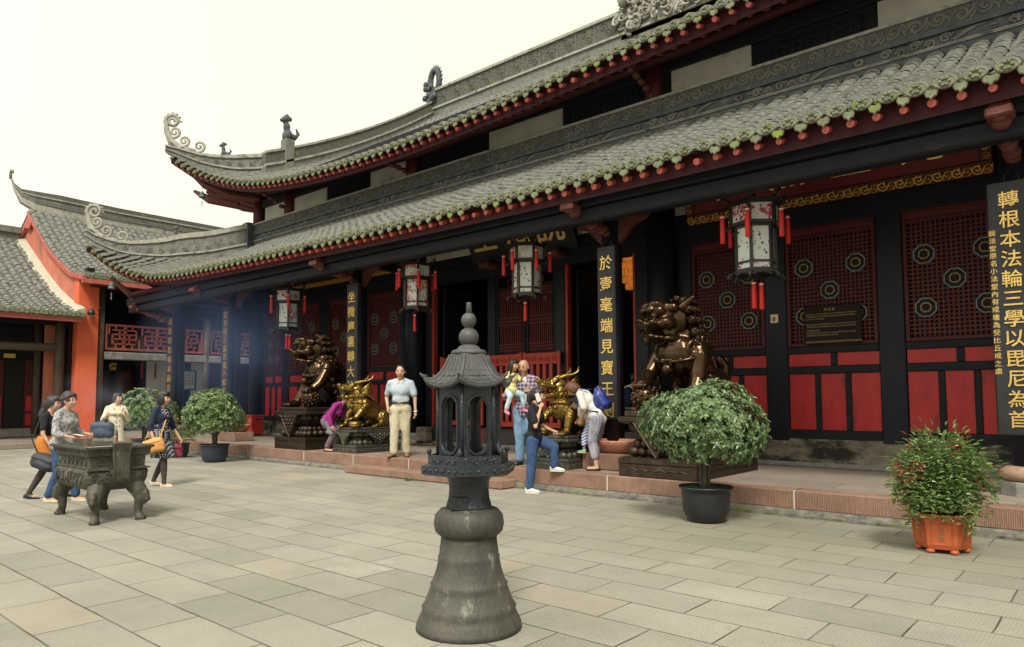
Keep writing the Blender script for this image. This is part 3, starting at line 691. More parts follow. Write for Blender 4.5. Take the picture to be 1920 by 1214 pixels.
def eave_ends(mb, rows, P, tf, sp, r=.112, m_end=1, m_drip=2):
    """fan-shaped end tiles and hanging drip tiles along an eave"""
    lat = np.array(tf((1., 0, 0))) - np.array(tf((0., 0, 0)))
    for x in rows:
        p = np.array(tf(P(x, 0))); q = np.array(tf(P(x, .03))); d = p - q; d[2] = 0; nn = np.linalg.norm(d)
        if nn < 1e-6: continue
        d /= nn
        tilt = np.array((0, 0, 1.)) - d * .12
        sc_ = rnd.uniform(.94, 1.06)
        pl = []
        for k in range(9): a = PI * k / 8; pl.append((1.1 * r * math.cos(a), .82 * r * math.sin(a)))
        pl += [(-.86 * r, -.28 * r), (-.5 * r, -.5 * r), (0, -.6 * r), (.5 * r, -.5 * r), (.86 * r, -.28 * r)]
        o = p + d * .012 + np.array((0, 0, .012))
        R1 = [tuple(o + lat * a * sc_ + tilt * b_ * sc_) for a, b_ in pl]; R0 = [tuple(np.array(t) - d * .03) for t in R1]
        R2 = [tuple(o + d * .012 + lat * a * sc_ * .86 + tilt * b_ * sc_ * .86) for a, b_ in pl]; R3 = [tuple(o + d * .004 + lat * a * sc_ * .74 + tilt * b_ * sc_ * .74) for a, b_ in pl]
        mb.add(loft([R0, R1, R2, R3], True), m_end)
        for k in range(6):   # flower relief
            a = k * PI / 3; c = o + d * .012 + lat * (.38 * r * math.cos(a)) + tilt * (.38 * r * math.sin(a) + .1 * r)
            mb.add(ell(c, (.2 * r, .2 * r, .2 * r), 5, 4), m_end, None, True)
        # drip
        if rnd.random() < .03: continue
        p2 = np.array(tf(P(x + sp / 2 + rnd.uniform(-.012, .012), 0))) + d * .0 + np.array((0, 0, -.05 + rnd.uniform(-.006, .006)))
        w_ = sp * rnd.uniform(.24, .30)
        pl = [(-w_, .07), (-w_ * .5, .035), (0, .022), (w_ * .5, .035), (w_, .07), (w_, -.01), (w_ * .72, -.055), (w_ * .36, -.062), (0, -.095), (-w_ * .36, -.062), (-w_ * .72, -.055), (-w_, -.01)]
        R1 = [tuple(p2 + lat * a + tilt * b_) for a, b_ in pl]; R0 = [tuple(np.array(t) - d * .02) for t in R1]
        R2 = [tuple(p2 + d * .012 + lat * a * .8 + tilt * (b_ * .8 - .004)) for a, b_ in pl]
        mb.add(loft([R0, R1, R2], True), m_drip)
        # moss and grass tufts sitting in the gaps
        if rnd.random() < .55:
            for k in range(rnd.randint(3, 8)):
                c = p2 + lat * rnd.uniform(-w_ * .7, w_ * .7) - d * rnd.uniform(0, .06) + np.array((0, 0, .045))
                e = c + np.array((rnd.uniform(-.03, .03), rnd.uniform(-.03, .03), rnd.uniform(.02, .065))) + d * rnd.uniform(0, .03)
                mb.add(([tuple(c - lat * .008), tuple(c + lat * .008), tuple(e)], [(0, 1, 2)]), 3)
M['mossgrass'] = mat('eave_moss', (.10, .16, .012), (.19, .26, .03), .8, scale=20)
ident = lambda p: p
SP = .2845
# ---- lower roof
LE = smooth_tab([(-25.5, 6.55), (-24.8, 6.02), (-24.0, 5.62), (-23.3, 5.40), (-22.6, 5.24), (-21.5, 5.13), (-19.8, 5.05), (-16.8, 4.98), (-13.3, 4.92), (-11, 4.89), (-6, 4.88), (-3, 4.9), (0, 4.94), (6, 5.0)])
LyE = smooth_tab([(-25.5, 8.15), (-24.4, 8.52), (-23, 8.8), (-21, 8.9), (6, 8.9)])
LyT = lambda x: 11.95 if x > -21.7 else 11.95 + (x + 21.7)
LT = smooth_tab([(-25.5, 6.55), (-24.6, 6.16), (-23.4, 6.02), (-22.4, 6.18), (-21.4, 6.46), (-20, 6.54), (6, 6.54)])
lroof = None
rowsL = [-25.3 + SP * i for i in range(int(30.5 / SP))]
mirror = lambda p: (p[1] - 33.65, p[0] + 33.65, p[2])
mb, PL = tile_roof(rowsL, LyE, LE, LyT, LT, .22, .2, ident)
xs = [-25.5 + .28 * i for i in range(113)]
base = MB(); sheet_under(base, xs, PL, ident, 12, -.015, 0, .03)
lroof = base.build('lower_roof', [M['tile']], hall)
rowsS = rowsL[:44]
mb2, _ = tile_roof(rowsS, LyE, LE, LyT, LT, .22, .3, mirror)
for v, in zip(mb2.v): pass
mb.add((np.concatenate(mb2.v), mb2.f), 0)
eave_ends(mb, rowsL, PL, ident, SP); eave_ends(mb, rowsS, PL, mirror, SP)
sheet_under(mb, xs[:46], PL, mirror, 8, -.015, 0, .03)
mb.build('roof_tiles', [M['tile'], M['tileend'], M['drip'], M['mossgrass']], lroof)
# soffit boards under both edges, and a fascia
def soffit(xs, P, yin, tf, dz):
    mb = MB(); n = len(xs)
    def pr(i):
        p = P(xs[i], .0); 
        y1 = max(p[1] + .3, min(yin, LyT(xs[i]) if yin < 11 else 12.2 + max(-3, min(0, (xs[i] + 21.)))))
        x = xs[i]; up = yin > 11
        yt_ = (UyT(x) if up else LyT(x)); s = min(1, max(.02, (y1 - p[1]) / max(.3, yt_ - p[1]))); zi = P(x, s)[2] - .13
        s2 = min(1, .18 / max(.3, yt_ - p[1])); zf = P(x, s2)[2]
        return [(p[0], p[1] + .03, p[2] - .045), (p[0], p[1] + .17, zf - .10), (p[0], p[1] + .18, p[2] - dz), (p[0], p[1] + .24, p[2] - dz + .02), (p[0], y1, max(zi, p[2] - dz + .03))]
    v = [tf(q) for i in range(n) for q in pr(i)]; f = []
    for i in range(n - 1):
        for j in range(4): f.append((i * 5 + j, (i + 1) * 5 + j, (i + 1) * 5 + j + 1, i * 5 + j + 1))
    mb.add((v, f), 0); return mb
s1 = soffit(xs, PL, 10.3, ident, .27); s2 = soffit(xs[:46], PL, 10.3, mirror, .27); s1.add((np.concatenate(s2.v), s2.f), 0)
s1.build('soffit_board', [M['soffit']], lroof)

# ---- upper roof
UE = smooth_tab([(-23.85, 9.55), (-23.4, 9.24), (-22.8, 8.92), (-22.2, 8.68), (-21.4, 8.40), (-20.6, 8.16), (-19.4, 7.92), (-18.2, 7.75), (-16.8, 7.62), (-15.3, 7.53), (-13, 7.48), (-9.9, 7.58), (-7.3, 7.71), (-5.1, 7.84), (0, 8.12), (6, 8.4)])
UyE = smooth_tab([(-23.85, 10.05), (-22.8, 10.38), (-21.6, 10.6), (-20, 10.7), (6, 10.7)])
UyT = lambda x: 19.4 if x > -21 else 12.9 + (x + 21.0)
UTt = smooth_tab([(-23.85, 9.55), (-23.1, 9.2), (-22.2, 9.0), (-21.6, 9.05), (-21.0, 9.2)])
UT = lambda x: 12.9 if x > -21 else UTt(x)
rowsU = [-23.7 + .287 * i for i in range(int(29 / .287))]
mbu, PU = tile_roof([x for x in rowsU if x <= -21], UyE, UE, UyT, UTt, .12, .2, ident)
mbv, PV = tile_roof([x for x in rowsU if x > -21], UyE, UE, UyT, UT, .35, .3, ident, seg=4)
xsA = [-23.85 + .285 * i for i in range(11)]; xsB = [-20.99] + [-20.9 + .5 * i for i in range(54)]
base = MB(); sheet_under(base, xsA, PU, ident, 6, -.015, 0, .03); sheet_under(base, xsB, PV, ident, 14, -.015, 0, .03)
uroof = base.build('upper_roof', [M['tile']], hall)
miru = lambda p: (p[1] - 33.9, p[0] + 33.9, p[2])
mbw, _ = tile_roof([x for x in rowsU if x <= -21], UyE, UE, UyT, UTt, .12, .3, miru)
US = lambda x: 12.9 if x <= -21 else 12.9
mbx, PX_ = tile_roof([x for x in rowsU if -21 < x < -12], UyE, UE, lambda x: 12.9, lambda x: 9.2, .12, .3, miru)
for q in (mbv, mbw, mbx): mbu.add((np.concatenate(q.v), q.f), 0)
sheet_under(mbu, xsA, PU, miru, 6, -.015, 0, .03); sheet_under(mbu, [-21 + .5 * i for i in range(20)], PX_, miru, 6, -.015, 0, .03)
eave_ends(mbu, [x for x in rowsU if x <= -21], PU, ident, .287); eave_ends(mbu, [x for x in rowsU if x > -21], PV, ident, .287)
eave_ends(mbu, [x for x in rowsU if x <= -21], PU, miru, .287)
# back slope so the roof is closed
mbu.add(([(-21, 19.4, 12.9), (6, 19.4, 12.9), (6, 27.5, 8), (-21, 27.5, 8)], [(0, 3, 2, 1)]), 0)
mbu.build('roof_tiles', [M['tile'], M['tileend'], M['drip'], M['mossgrass']], uroof)
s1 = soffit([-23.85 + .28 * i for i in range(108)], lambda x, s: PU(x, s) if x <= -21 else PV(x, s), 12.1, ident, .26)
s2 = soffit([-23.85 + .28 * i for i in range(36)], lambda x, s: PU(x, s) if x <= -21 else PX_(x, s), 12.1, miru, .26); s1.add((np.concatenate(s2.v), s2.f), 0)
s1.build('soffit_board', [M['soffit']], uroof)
mb = MB(); mb.add(tube([(-22.5, 11.0, 8.55), (-20.5, 11.0, 8.0), (-17, 11.0, 7.62), (-13, 11, 7.45), (-8, 11, 7.62), (6, 11.0, 8.3)], .1, 10), 0, None, True)
mb.add(tube([(-22.3, 11.65, 8.5), (-20.5, 11.65, 8.05), (-17, 11.65, 7.75), (-13, 11.65, 7.62), (-8, 11.65, 7.78), (6, 11.65, 8.4)], .1, 10), 0, None, True); mb.build('purlin', [M['soffit']], hall)
# corner bracket beam under the upper corner
mb = MB(); mb.add(tube([(-21.7, 12.2, 8.1), (-22.4, 11.5, 8.25), (-23.0, 10.9, 8.62), (-23.3, 10.6, 8.95)], [.2, .18, .14, .06], 8)); mb.add(tube([(-22.2, 11.7, 7.95), (-22.9, 11.0, 8.12), (-23.25, 10.65, 8.4)], [.16, .14, .05], 8))
mb.add(tube([(-21.7, 12.2, 7.75), (-22.1, 11.8, 7.85), (-22.6, 11.3, 8.15), (-22.95, 10.95, 8.4)], [.1, .12, .12, .08], 8)); mb.add(tube([(-21.8, 12.1, 7.9), (-22.7, 11.2, 8.3)], .14, 8)); mb.build('corner_beam', [M['bracket']], hall)

# ---- red rafter ends (the nearest hundred one by one, the rest together)
rest = MB(); cnt = 0
cand = []
for x in rowsL: cand.append((x + SP / 2, LyE, LE, lroof, 0))
for x in rowsU: cand.append((x + .1435, UyE, UE, uroof, 1))
vis = [c for c in cand if (c[4] == 0 and c[0] < -.55) or (c[4] == 1 and c[0] < -4.2)]
vis.sort(key=lambda c: math.hypot(c[0], c[1](c[0])) + c[4] * 2)
first = set(id(c) for c in vis[:100])
for c in cand:
    x = c[0]; y = c[1](x); z = c[2](x) - .165
    q = tube([(x, y + .03, z - .0), (x, y + .9, z + .30)], .042 + rnd.uniform(-.004, .004), 10)
    mb = MB(); mb.add(q, 0)
    if id(c) in first: mb.build('rafter', [M['rafter']], c[3])
    else: rest.add(q, 0)
o = rest.build('rafter_row', [M['rafter']], lroof); o['kind'] = 'stuff'

# ---------------------------------------------------------------- ridge bands and ornaments
def sweep_band(path, prof, tfm=None, closed_prof=True):
    """sweep a profile [(out, z)] along a path of (x,y,z,outdir)"""
    rings = [[(p[0] + o[0] * a, p[1] + o[1] * a, p[2] + z) for a, z in prof] for p, o in path]
    return loft(rings, True)
# band above the lower roof, against the upper wall, running on down the corner hip
hip = []
hp = smooth_tab([(0, 6.42), (1.0, 6.17), (2.0, 6.04), (2.9, 6.14), (3.4, 6.36), (3.8, 6.7)])
def hip_pt(t):   # t metres from the wall corner along x; diagonal at 45 degrees
    return (-21.7 - t, 11.95 - t, hp(t))
straight = [((x, 11.95, 6.42), (0, -1)) for x in (6, -5, -15, -21.3)]
diag = [((*hip_pt(t)[:3],), (-.45 if False else .38, -.92)) for t in np.linspace(.15, 3.5, 12)]
def strip(prof, m, name, mb=None):
    mb = mb or MB()
    path = straight + [((-21.85, 11.95, 6.42), (0, -1))]
    mb.add(sweep_band(path, prof), m); return mb
band = MB()
zb = lambda z: z - 6.42
def rel(z0, z1, y0, y1): return [(y0, z0), (y1, z0), (y1, z1), (y0, z1)]
sec = 1.
bands = [(-.08, .225, .03, 2), (.225, .238, .055, 1), (.238, .25, .045, 2), (.25, .265, .055, 1), (.265, .445, -.005, 2), (.445, .535, .05, 2), (.535, .785, .01, 3), (.785, .835, .05, 1)]
for z0, z1, out, m in bands: strip(rel(z0, z1 - .001, -.25, out), m, '', band)
for zc in (.232, .255): pass
# scroll relief on the top frieze and the ornament frieze
def vine(mb, x0, x1, zc, h, y, step, rr, m):
    x = x0; k = 0
    while x < x1:
        s = 1 if k % 2 == 0 else -1
        P = spiral((x + step * .55, zc + s * h * .06), h * .46, h * .08, PI * (1 if s > 0 else 1) , 1.45 * s, 20)
        lead = [(x - step * .1, zc - s * h * .42), (x + step * .05, zc - s * h * .3)]
        mb.add(tube([(p[0], y, p[1]) for p in lead + P], rr, 4, flat=.8, up=(0, 1, 0)), m)
        mb.add(tube([(x + step * .5, y, zc + s * h * .45), (x + step * .8, y, zc + s * h * .25), (x + step * 1.05, y, zc - s * h * .1), (x + step * 1.1, y, zc - s * h * .42)], [rr * .6, rr * 1.1, rr, rr * .6], 4, flat=.8, up=(0, 1, 0)), m)
        x += step; k += 1
for x0, x1 in ((-21.3, 6),): vine(band, x0, x1, 6.42 + .66, .235, 11.95 - .022, .30, .02, 0)
x = -21.2
while x < 5:   # long cloud-scroll and blossom motifs
    zc = 6.42 + .355; y = 11.945
    for k in range(5):
        s = 1 if k % 2 == 0 else -1
        P = spiral((x + .1 + k * .2, zc - .01 + s * .02), .082, .015, PI * (k % 2), 1.4 * s, 12)
        band.add(tube([(p[0], y, p[1]) for p in P], .026 - .002 * k, 5, flat=.9, up=(0, 1, 0)), 0)
        band.add(ell((x + .2 + k * .2, y - .005, zc + .05 * s), .022, 6, 5), 0, None, True)
    band.add(tube([(x + 1.0, y, zc - .05), (x + 1.15, y, zc + .02), (x + 1.3, y, zc + .07), (x + 1.42, y, zc + .065)], [.035, .035, .02, .008], 5, flat=.7, up=(0, 1, 0)), 0)
    c = x + 1.75 + rnd.uniform(-.08, .08)
    for k in range(7):
        a = k * 2 * PI / 7; band.add(ell((c + .055 * math.cos(a), y - .01, zc + .045 * math.sin(a)), (.03, .025, .026), 6, 4), 0, None, True)
    for k in range(6): band.add(ell((c + rnd.uniform(-.3, .3), y - .004, zc + rnd.uniform(-.06, .04)), (rnd.uniform(.02, .06), .018, .016), 6, 4), 0, None, True)
    x += 2.05
band.add(bbox(-22.0, -21.66, 11.70, 12.05, 6.30, 7.29, .02), 2)
band.build('ridge_band', [M['ridge'], M['ridgelt'], M['ridgedk'], M['friezebg']], lroof)

def curl_end(base, d, hgt, s=1., m=0):
    """big upturned scroll at the end of a corner ridge; base point, horizontal outward dir d"""
    mb = MB(); d = np.array(d, float); up = np.array((0, 0, 1.)); sd = np.cross(d, up)
    b = np.array(base, float); b[2] -= .12
    W = lambda p, q=0.: tuple(b + d * p[0] + up * p[1] + sd * q)
    st = [(-.9, .05), (-.45, .16), (-.12, .42), (.02, .75), (.04, hgt - .28)]
    sp = spiral((-.20 * s + .04, hgt - .2), .24 * s, .05 * s, 0, 1.6, 24)
    P = [W(p) for p in st + sp]
    rr = [.12, .125, .115, .095, .08] + [.07 * (1 - .5 * i / 24) for i in range(24)]
    mb.add(tube(P, rr, 8, flat=.75, up=tuple(sd)), m, None, True)
    for k in range(9):   # scallops round the rim
        a = PI * (-.35 + k * .17) ; c = W((-.20 * s + .04 + .275 * s * math.cos(a), hgt - .2 + .275 * s * math.sin(a)))
        mb.add(ell(c, (.04, .04, .04), 7, 5), m, None, True)
    for (cx, cz, r0, sg) in ((-.24, hgt * .56, .19, 1), (-.55, hgt * .33, .19, 1), (-1.05, hgt * .2, .2, 1)):
        q = spiral((cx, cz), r0 * s, .02, -PI / 2, -1.5 * sg, 16)
        mb.add(tube([W(p) for p in [(cx + .22, cz - .22), (cx + .12, cz - .2)] + q], [.06] * 2 + [.052 * (1 - .45 * i / 16) for i in range(16)], 6, flat=.7, up=tuple(sd)), m, None, True)
    return mb
dg = (-.7071, -.7071)
# hip ridge of the lower roof in three mouldings and its scroll
def hip_ridge(pts, name, parent, mats, w=.16, h=.5):
    mb = MB()
    for z0, z1, ww, m in ((-.25, .10, w * .8, 0), (.10, .16, w * 1.1, 1), (.16, h * .8, w * .7, 0), (h * .8, h, w, 1)):
        rings = []
        for i, p in enumerate(pts):
            t = i / (len(pts) - 1); k = 1 - .72 * max(0, (t - .4) / .6)
            rings.append([(p[0] + .7071 * ww * a, p[1] - .7071 * ww * a, p[2] + z * k) for a, z in ((-1, z0), (1, z0), (1, z1 - .001), (-1, z1 - .001))])
        mb.add(loft(rings, True), m)
    for i in range(len(pts) - 1):
        p = pts[i]; q = pts[i + 1]
        for s_ in (-1, 1):
            c = [(p[k] + q[k]) / 2 for k in range(3)]
            sp = spiral((0, 0), .10, .02, PI * i, 1.4 * (1 if i % 2 else -1), 12)
            mb.add(tube([(c[0] - .7071 * u_[0] + s_ * .7071 * w * .72, c[1] - .7071 * u_[0] - s_ * .7071 * w * .72, c[2] + .27 + u_[1]) for u_ in sp], .022, 5), 0)
    mb.build(name, mats, parent)
hip_ridge([(*hip_pt(t)[:2], hip_pt(t)[2] + .12 * max(0, t - 2.6) + .05 * max(0, 1 - t)) for t in np.linspace(.1, 3.75, 15)], 'hip_ridge', lroof, [M['ridge'], M['ridgelt']], .17, .80)
e = hip_pt(3.72); curl_end((e[0], e[1], e[2] + .05), (*dg, 0), 1.25, 1.0).build('scroll_finial', [M['ridgelt']], lroof)
def small_beast(p, s, face, parent, mt, name='ridge_beast'):
    mb = MB(); c = np.array(p, float)
    for a, r_ in (((0, 0, .12), (.10, .12, .14)), ((.03, -.0, .3), (.08, .09, .12)), ((.07, 0, .46), (.09, .08, .085)), ((.15, 0, .43), (.06, .05, .045)), ((-.12, 0, .1), (.09, .08, .09)), ((.08, .05, .08), (.035, .035, .12)), ((.08, -.05, .08), (.035, .035, .12)), ((.03, 0, .56), (.05, .05, .04)), ((-.05, .0, .5), (.05, .06, .06))):
        mb.add(ell(np.array(a) * s, np.array(r_) * s, 8, 6))
    mb.add(tube([np.array(q) * s for q in ((-.18, 0, .1), (-.26, 0, .22), (-.2, 0, .34))], [.05 * s, .045 * s, .02 * s], 6))
    v, f = vox(mb, .022 * s, 2); out = MB(); out.add((v, f), 0, T(*p) @ Rz(face), True)
    out.build(name, [mt], parent)
h2 = hip_pt(1.75); small_beast((h2[0], h2[1], h2[2] + .62), .85, PI * 1.25, lroof, M['ridgedk'])

# upper roof: corner hip, vertical ridge, main ridge
up_hip = [(-21 - t, 12.9 - t, UTt(-21 - t) + .15 * max(0, t - 1.7)) for t in np.linspace(0, 2.9, 12)]
hip_ridge(up_hip, 'hip_ridge', uroof, [M['ridge'], M['ridgelt']], .17, .62)
e = up_hip[-1]; curl_end((e[0], e[1], e[2] + .05), (*dg, 0), 1.3, 1.0).build('scroll_finial', [M['ridgelt']], uroof)
small_beast((up_hip[6][0], up_hip[6][1], up_hip[6][2] + .50), .85, PI * 1.25, uroof, M['ridgedk'])
mb = MB()
vp = [PV(-20.99, s) for s in np.linspace(.14, 1, 14)]
for z0, z1, w_, m in ((-.1, .28, .13, 1), (.28, .36, .17, 2), (.36, .72, .11, 0), (.72, .80, .15, 2)):
    mb.add(loft([[(-21 + w_ * a, p[1], p[2] + z) for a, z in ((-1, z0), (1, z0), (1, z1 - .001), (-1, z1 - .001))] for p in vp], True), m)
mb.add(bbox(-21.17, -20.83, 12.55, 12.9, 9.0, 10.15, .03), 1)
mb.build('vertical_ridge', [M['ridgemoss'], M['ridge'], M['ridgelt']], uroof)
small_beast((-21, 12.72, 10.13), 1.5, -PI / 2, uroof, M['ridgedk'])
mb = MB()
for z0, z1, w_, m in ((-.3, .25, .2, 1), (.25, .33, .26, 2), (.33, 1.0, .18, 0), (1.0, 1.1, .24, 2)):
    mb.add(box(-21.1, 6, 19.4 - w_, 19.4 + w_, 12.9 + z0, 12.9 + z1 - .001), m)
x = -20.8
while x < 6: mb.add(box(x - .015, x + .015, 19.2, 19.3, 13.24, 13.89), 1); x += .78
x = -20.6
while x < 5.5:
    for k in range(3):
        P = spiral((x + .15 + .2 * k, 13.56 + .12 * (-1) ** k), .16, .03, PI * k, 1.3 * (-1) ** k, 10); mb.add(tube([(p[0], 19.222, p[1]) for p in P], .022, 4), 0)
    x += .78
mb.build('main_ridge', [M['ridgemoss'], M['ridge'], M['ridgelt']], uroof)
# spiked ring finial at the end of the main ridge
mb = MB()
ring = [(-21.0 + .0, 19.4 + .0, 0)] 
P = [(-21.0 + .26 * math.cos(a), 19.4, 14.45 + .46 * math.sin(a)) for a in np.linspace(-PI * .45, PI * 1.35, 22)]
mb.add(tube(P, [.125] * 22, 7), 0, None, True)
for i, a in enumerate(np.linspace(-PI * .3, PI * 1.2, 17)):
    c = np.array((-21.0 + .36 * math.cos(a), 19.4, 14.45 + .56 * math.sin(a))); dd = np.array((math.cos(a), 0, math.sin(a)))
    mb.add(tube([c, c + dd * .13], [.06, .008], 5), 0)
mb.add(bbox(-21.28, -20.72, 19.1, 19.7, 13.4, 14.1, .08), 0)
for k in range(10): mb.add(ell((-21 + rnd.uniform(-.28, .28), 19.1, 13.5 + rnd.random() * .8), (.13, .1, .13), 7, 5), 0, None, True)
mb.build('ridge_finial', [M['ridgedk']], uroof)
# great dragon-and-cloud centrepiece on the main ridge
mb = MB(); rr = random.Random(3)
cx = -10.1
def top(x): t = (x - (cx - 1.9)) ; return 14.2 + 1.6 * min(1, max(0, t / 1.2)) ** .6 + .5 * min(1, max(0, (t - .9) / 1.0))
mb.add(prism([(cx - 1.85, 13.0), (cx + 1.85, 13.0), (cx + 1.75, 15.0), (cx + 1.0, 16.0), (cx - 1.0, 16.0), (cx - 1.75, 14.3)], 19.2, 19.6), 0)
for k in range(150):
    x = cx + rr.uniform(-1.95, 1.95); ztop = 13.2 + (14.3 + 1.5 * (1 - abs(x - cx) / 2.0) - 13.2) * rr.random() ** .8; r0 = rr.uniform(.10, .24)
    P = spiral((x, ztop), r0, .03, rr.uniform(0, 6), rr.choice((-1, 1)) * rr.uniform(.8, 1.6), 11)
    yy = 19.12 - rr.uniform(0, .1)
    mb.add(tube([(p[0], yy + .05 * math.sin(i), p[1]) for i, p in enumerate(P)], [r0 * .3 * (1 - .5 * i / 11) for i in range(11)], 5), 0, None, True)
for s_ in (-1, 1):
    P = [(cx + s_ * (1.7 - 1.4 * t), 19.0, 14.0 + 1.6 * t + .25 * math.sin(9 * t)) for t in np.linspace(0, 1, 16)]
    mb.add(tube(P, [.12 + .06 * math.sin(PI * i / 15) for i in range(16)], 8), 0, None, True)
mb.build('ridge_centrepiece', [M['ridgelt']], uroof)
# ================================================================ left wing: two-storey gallery with orange gable, and a low hall in front
gal = thing('gallery_building', 'two-storey side building with bright orange end wall, red fretwork balcony and grey tiled roof', 'gallery building', (-30, 15, .3))
low = thing('low_hall', 'low side hall at far left with weathered pillars, red doors and grey tiled roof', 'hall', (-30, 3, .17))
tfy = lambda p: (-p[1], p[0], p[2])
YG = 8.66
# orange gable and pier
mb = MB(); mb.add(bbox(-27.95, -27.5, YG, 9.32, .1, 5.85, .012), 0)
p_ = mb.build('end_pier', [M['orange']], gal)
mb = MB(); mb.add(prism([(-40, .1), (-27.96, .1), (-27.96, 5.8), (-31.0, 7.15), (-33.3, 8.6), (-34.2, 8.95), (-40, 5.4)], YG + .04, YG + .4), 0); mb.build('gable_wall', [M['orangefade']], gal)
GX = [(-27.0, 5.74), (-28.2, 5.98), (-29.5, 6.52), (-31.0, 7.3), (-32.4, 8.25), (-33.6, 9.15)]
gz = smooth_tab([(27.0, 5.74), (28.2, 6.0), (29.5, 6.55), (31.0, 7.36), (32.4, 8.3), (33.6, 9.2)])
def tiled_slope(y0, y1, xe, xt, zf, sp, parent, nm, npt=.3, r=.115):
    rows = [y0 + sp / 2 + sp * i for i in range(int((y1 - y0) / sp))]
    mb = MB()
    for x in rows:
        n = int((xt - xe) / npt)
        for k in range(n):
            xa = xe + (xt - xe) * k / n; xb = min(xt, xe + (xt - xe) * (k + 1.25) / n)
            h = .02 + rnd.uniform(-.008, .008); w_ = rnd.uniform(-.014, .014); ra = r * (1.05 + rnd.uniform(-.07, .06)); rb = r * .86; sg = 6
            rings = []
            for xx, q, dz in ((xa, ra * .78, h), (xa, ra, h), (xb, rb, 0)):
                z = zf(xx)
                rings.append([(-xx, x + q * math.cos(PI * j / sg) + w_, z + dz + .85 * q * math.sin(PI * j / sg)) for j in range(sg + 1)])
            mb.add(loft(rings, False, False), 0)
            # concave pan course between the barrels
            z0, z1 = zf(xa), zf(xb); c = x + sp / 2
            mb.add(([(-xa, c - sp * .3, z0 + .03), (-xa, c, z0 + .005), (-xa, c + sp * .3, z0 + .03), (-xb, c - sp * .3, z1 + .012), (-xb, c, z1 - .012), (-xb, c + sp * .3, z1 + .012)], [(0, 3, 4, 1), (1, 4, 5, 2)]), 0)
    # ends
    for x in rows:
        z = zf(xe); o = np.array((-xe + .012, x, z + .02)); e = []
        for (cy, ww, hh, mm, dz) in ((0, r * 1.02, r * .95, 1, .02), (sp / 2, sp * .34, sp * .32, 1, -.02)):
            pl = [(ww * math.cos(2 * PI * k / 12), hh * math.sin(2 * PI * k / 12)) for k in range(12)]
            mb.add(loft([[(o[0] - .03, o[1] + cy + a, o[2] + dz + b_) for a, b_ in pl], [(o[0], o[1] + cy + a, o[2] + dz + b_) for a, b_ in pl], [(o[0] + .01, o[1] + cy + a * .8, o[2] + dz + b_ * .8) for a, b_ in pl]], True), mm)
    xs_ = np.linspace(xe, xt, 24)
    for d in (-.02, -.14):
        v = []; 
        for xx in xs_: v += [(-xx, y0, zf(xx) + d), (-xx, y1, zf(xx) + d)]
        mb.add((v, [(2 * i, 2 * i + 1, 2 * i + 3, 2 * i + 2) for i in range(len(xs_) - 1)]), 0, None, True)
    return mb.build(nm, [M['tile'], M['tileend']], parent)
groof = tiled_slope(8.62, 26, 27.0, 33.6, gz, .27, gal, 'roof')
mb = MB(); mb.add(loft([[(x, YG - .07, z - .14), (x, YG + .05, z - .14), (x, YG + .05, z + .02), (x, YG - .07, z + .02)] for x, z in GX] , True)); mb.add(bbox(-27.15, -26.98, YG - .05, 26, 5.50, 5.66, .01)); 
mb.add(prism([(-33.4, 8.95), (-34.9, 8.0), (-34.9, 7.75), (-33.75, 8.5), (-33.2, 8.35), (-32.9, 8.55)][::-1], YG - .09, YG - .02)); mb.build('bargeboard', [M['board_r']], groof)
mb = MB()
rp = [(-34.9, 8.3, 10.75), (-34.6, 8.36, 10.25), (-34.2, 8.5, 9.75), (-33.9, 8.9, 9.5), (-33.7, 9.8, 9.36), (-33.6, 12, 9.25), (-33.6, 26, 9.2)]
for z0, z1, w_, m in ((-.25, .12, .20, 2), (.12, .17, .25, 1), (.17, .23, .22, 0), (.23, .42, .16, 1), (.42, .48, .22, 2), (.48, .52, .20, 0), (.52, .68, .15, 0)):
    rings = []
    for i, p in enumerate(rp):
        k = (.12, .3, .6, .85, 1, 1, 1)[i]
        rings.append([(p[0] - w_ * k, p[1], p[2] + z0 * k), (p[0] + w_ * k, p[1], p[2] + z0 * k), (p[0] + w_ * k, p[1], p[2] + (z1 - .001) * k), (p[0] - w_ * k, p[1], p[2] + (z1 - .001) * k)])
    mb.add(loft(rings, True), m)
mb.add(tube([(-34.9, 8.3, 10.7), (-34.95, 8.3, 10.92), (-34.82, 8.3, 11.05), (-34.65, 8.3, 11.0), (-34.62, 8.3, 10.88)], [.06, .06, .055, .05, .04], 7), 2, None, True)
mb.build('roof_ridge', [M['ridgemoss'], M['ridge'], M['ridgelt']], groof)
mb = MB(); mb.add(([(-33.6, 8.62, 9.1), (-33.6, 26, 9.1), (-40, 26, 5.4), (-40, 8.62, 5.4)], [(0, 1, 2, 3)])); mb.build('back_slope', [M['tile']], groof)

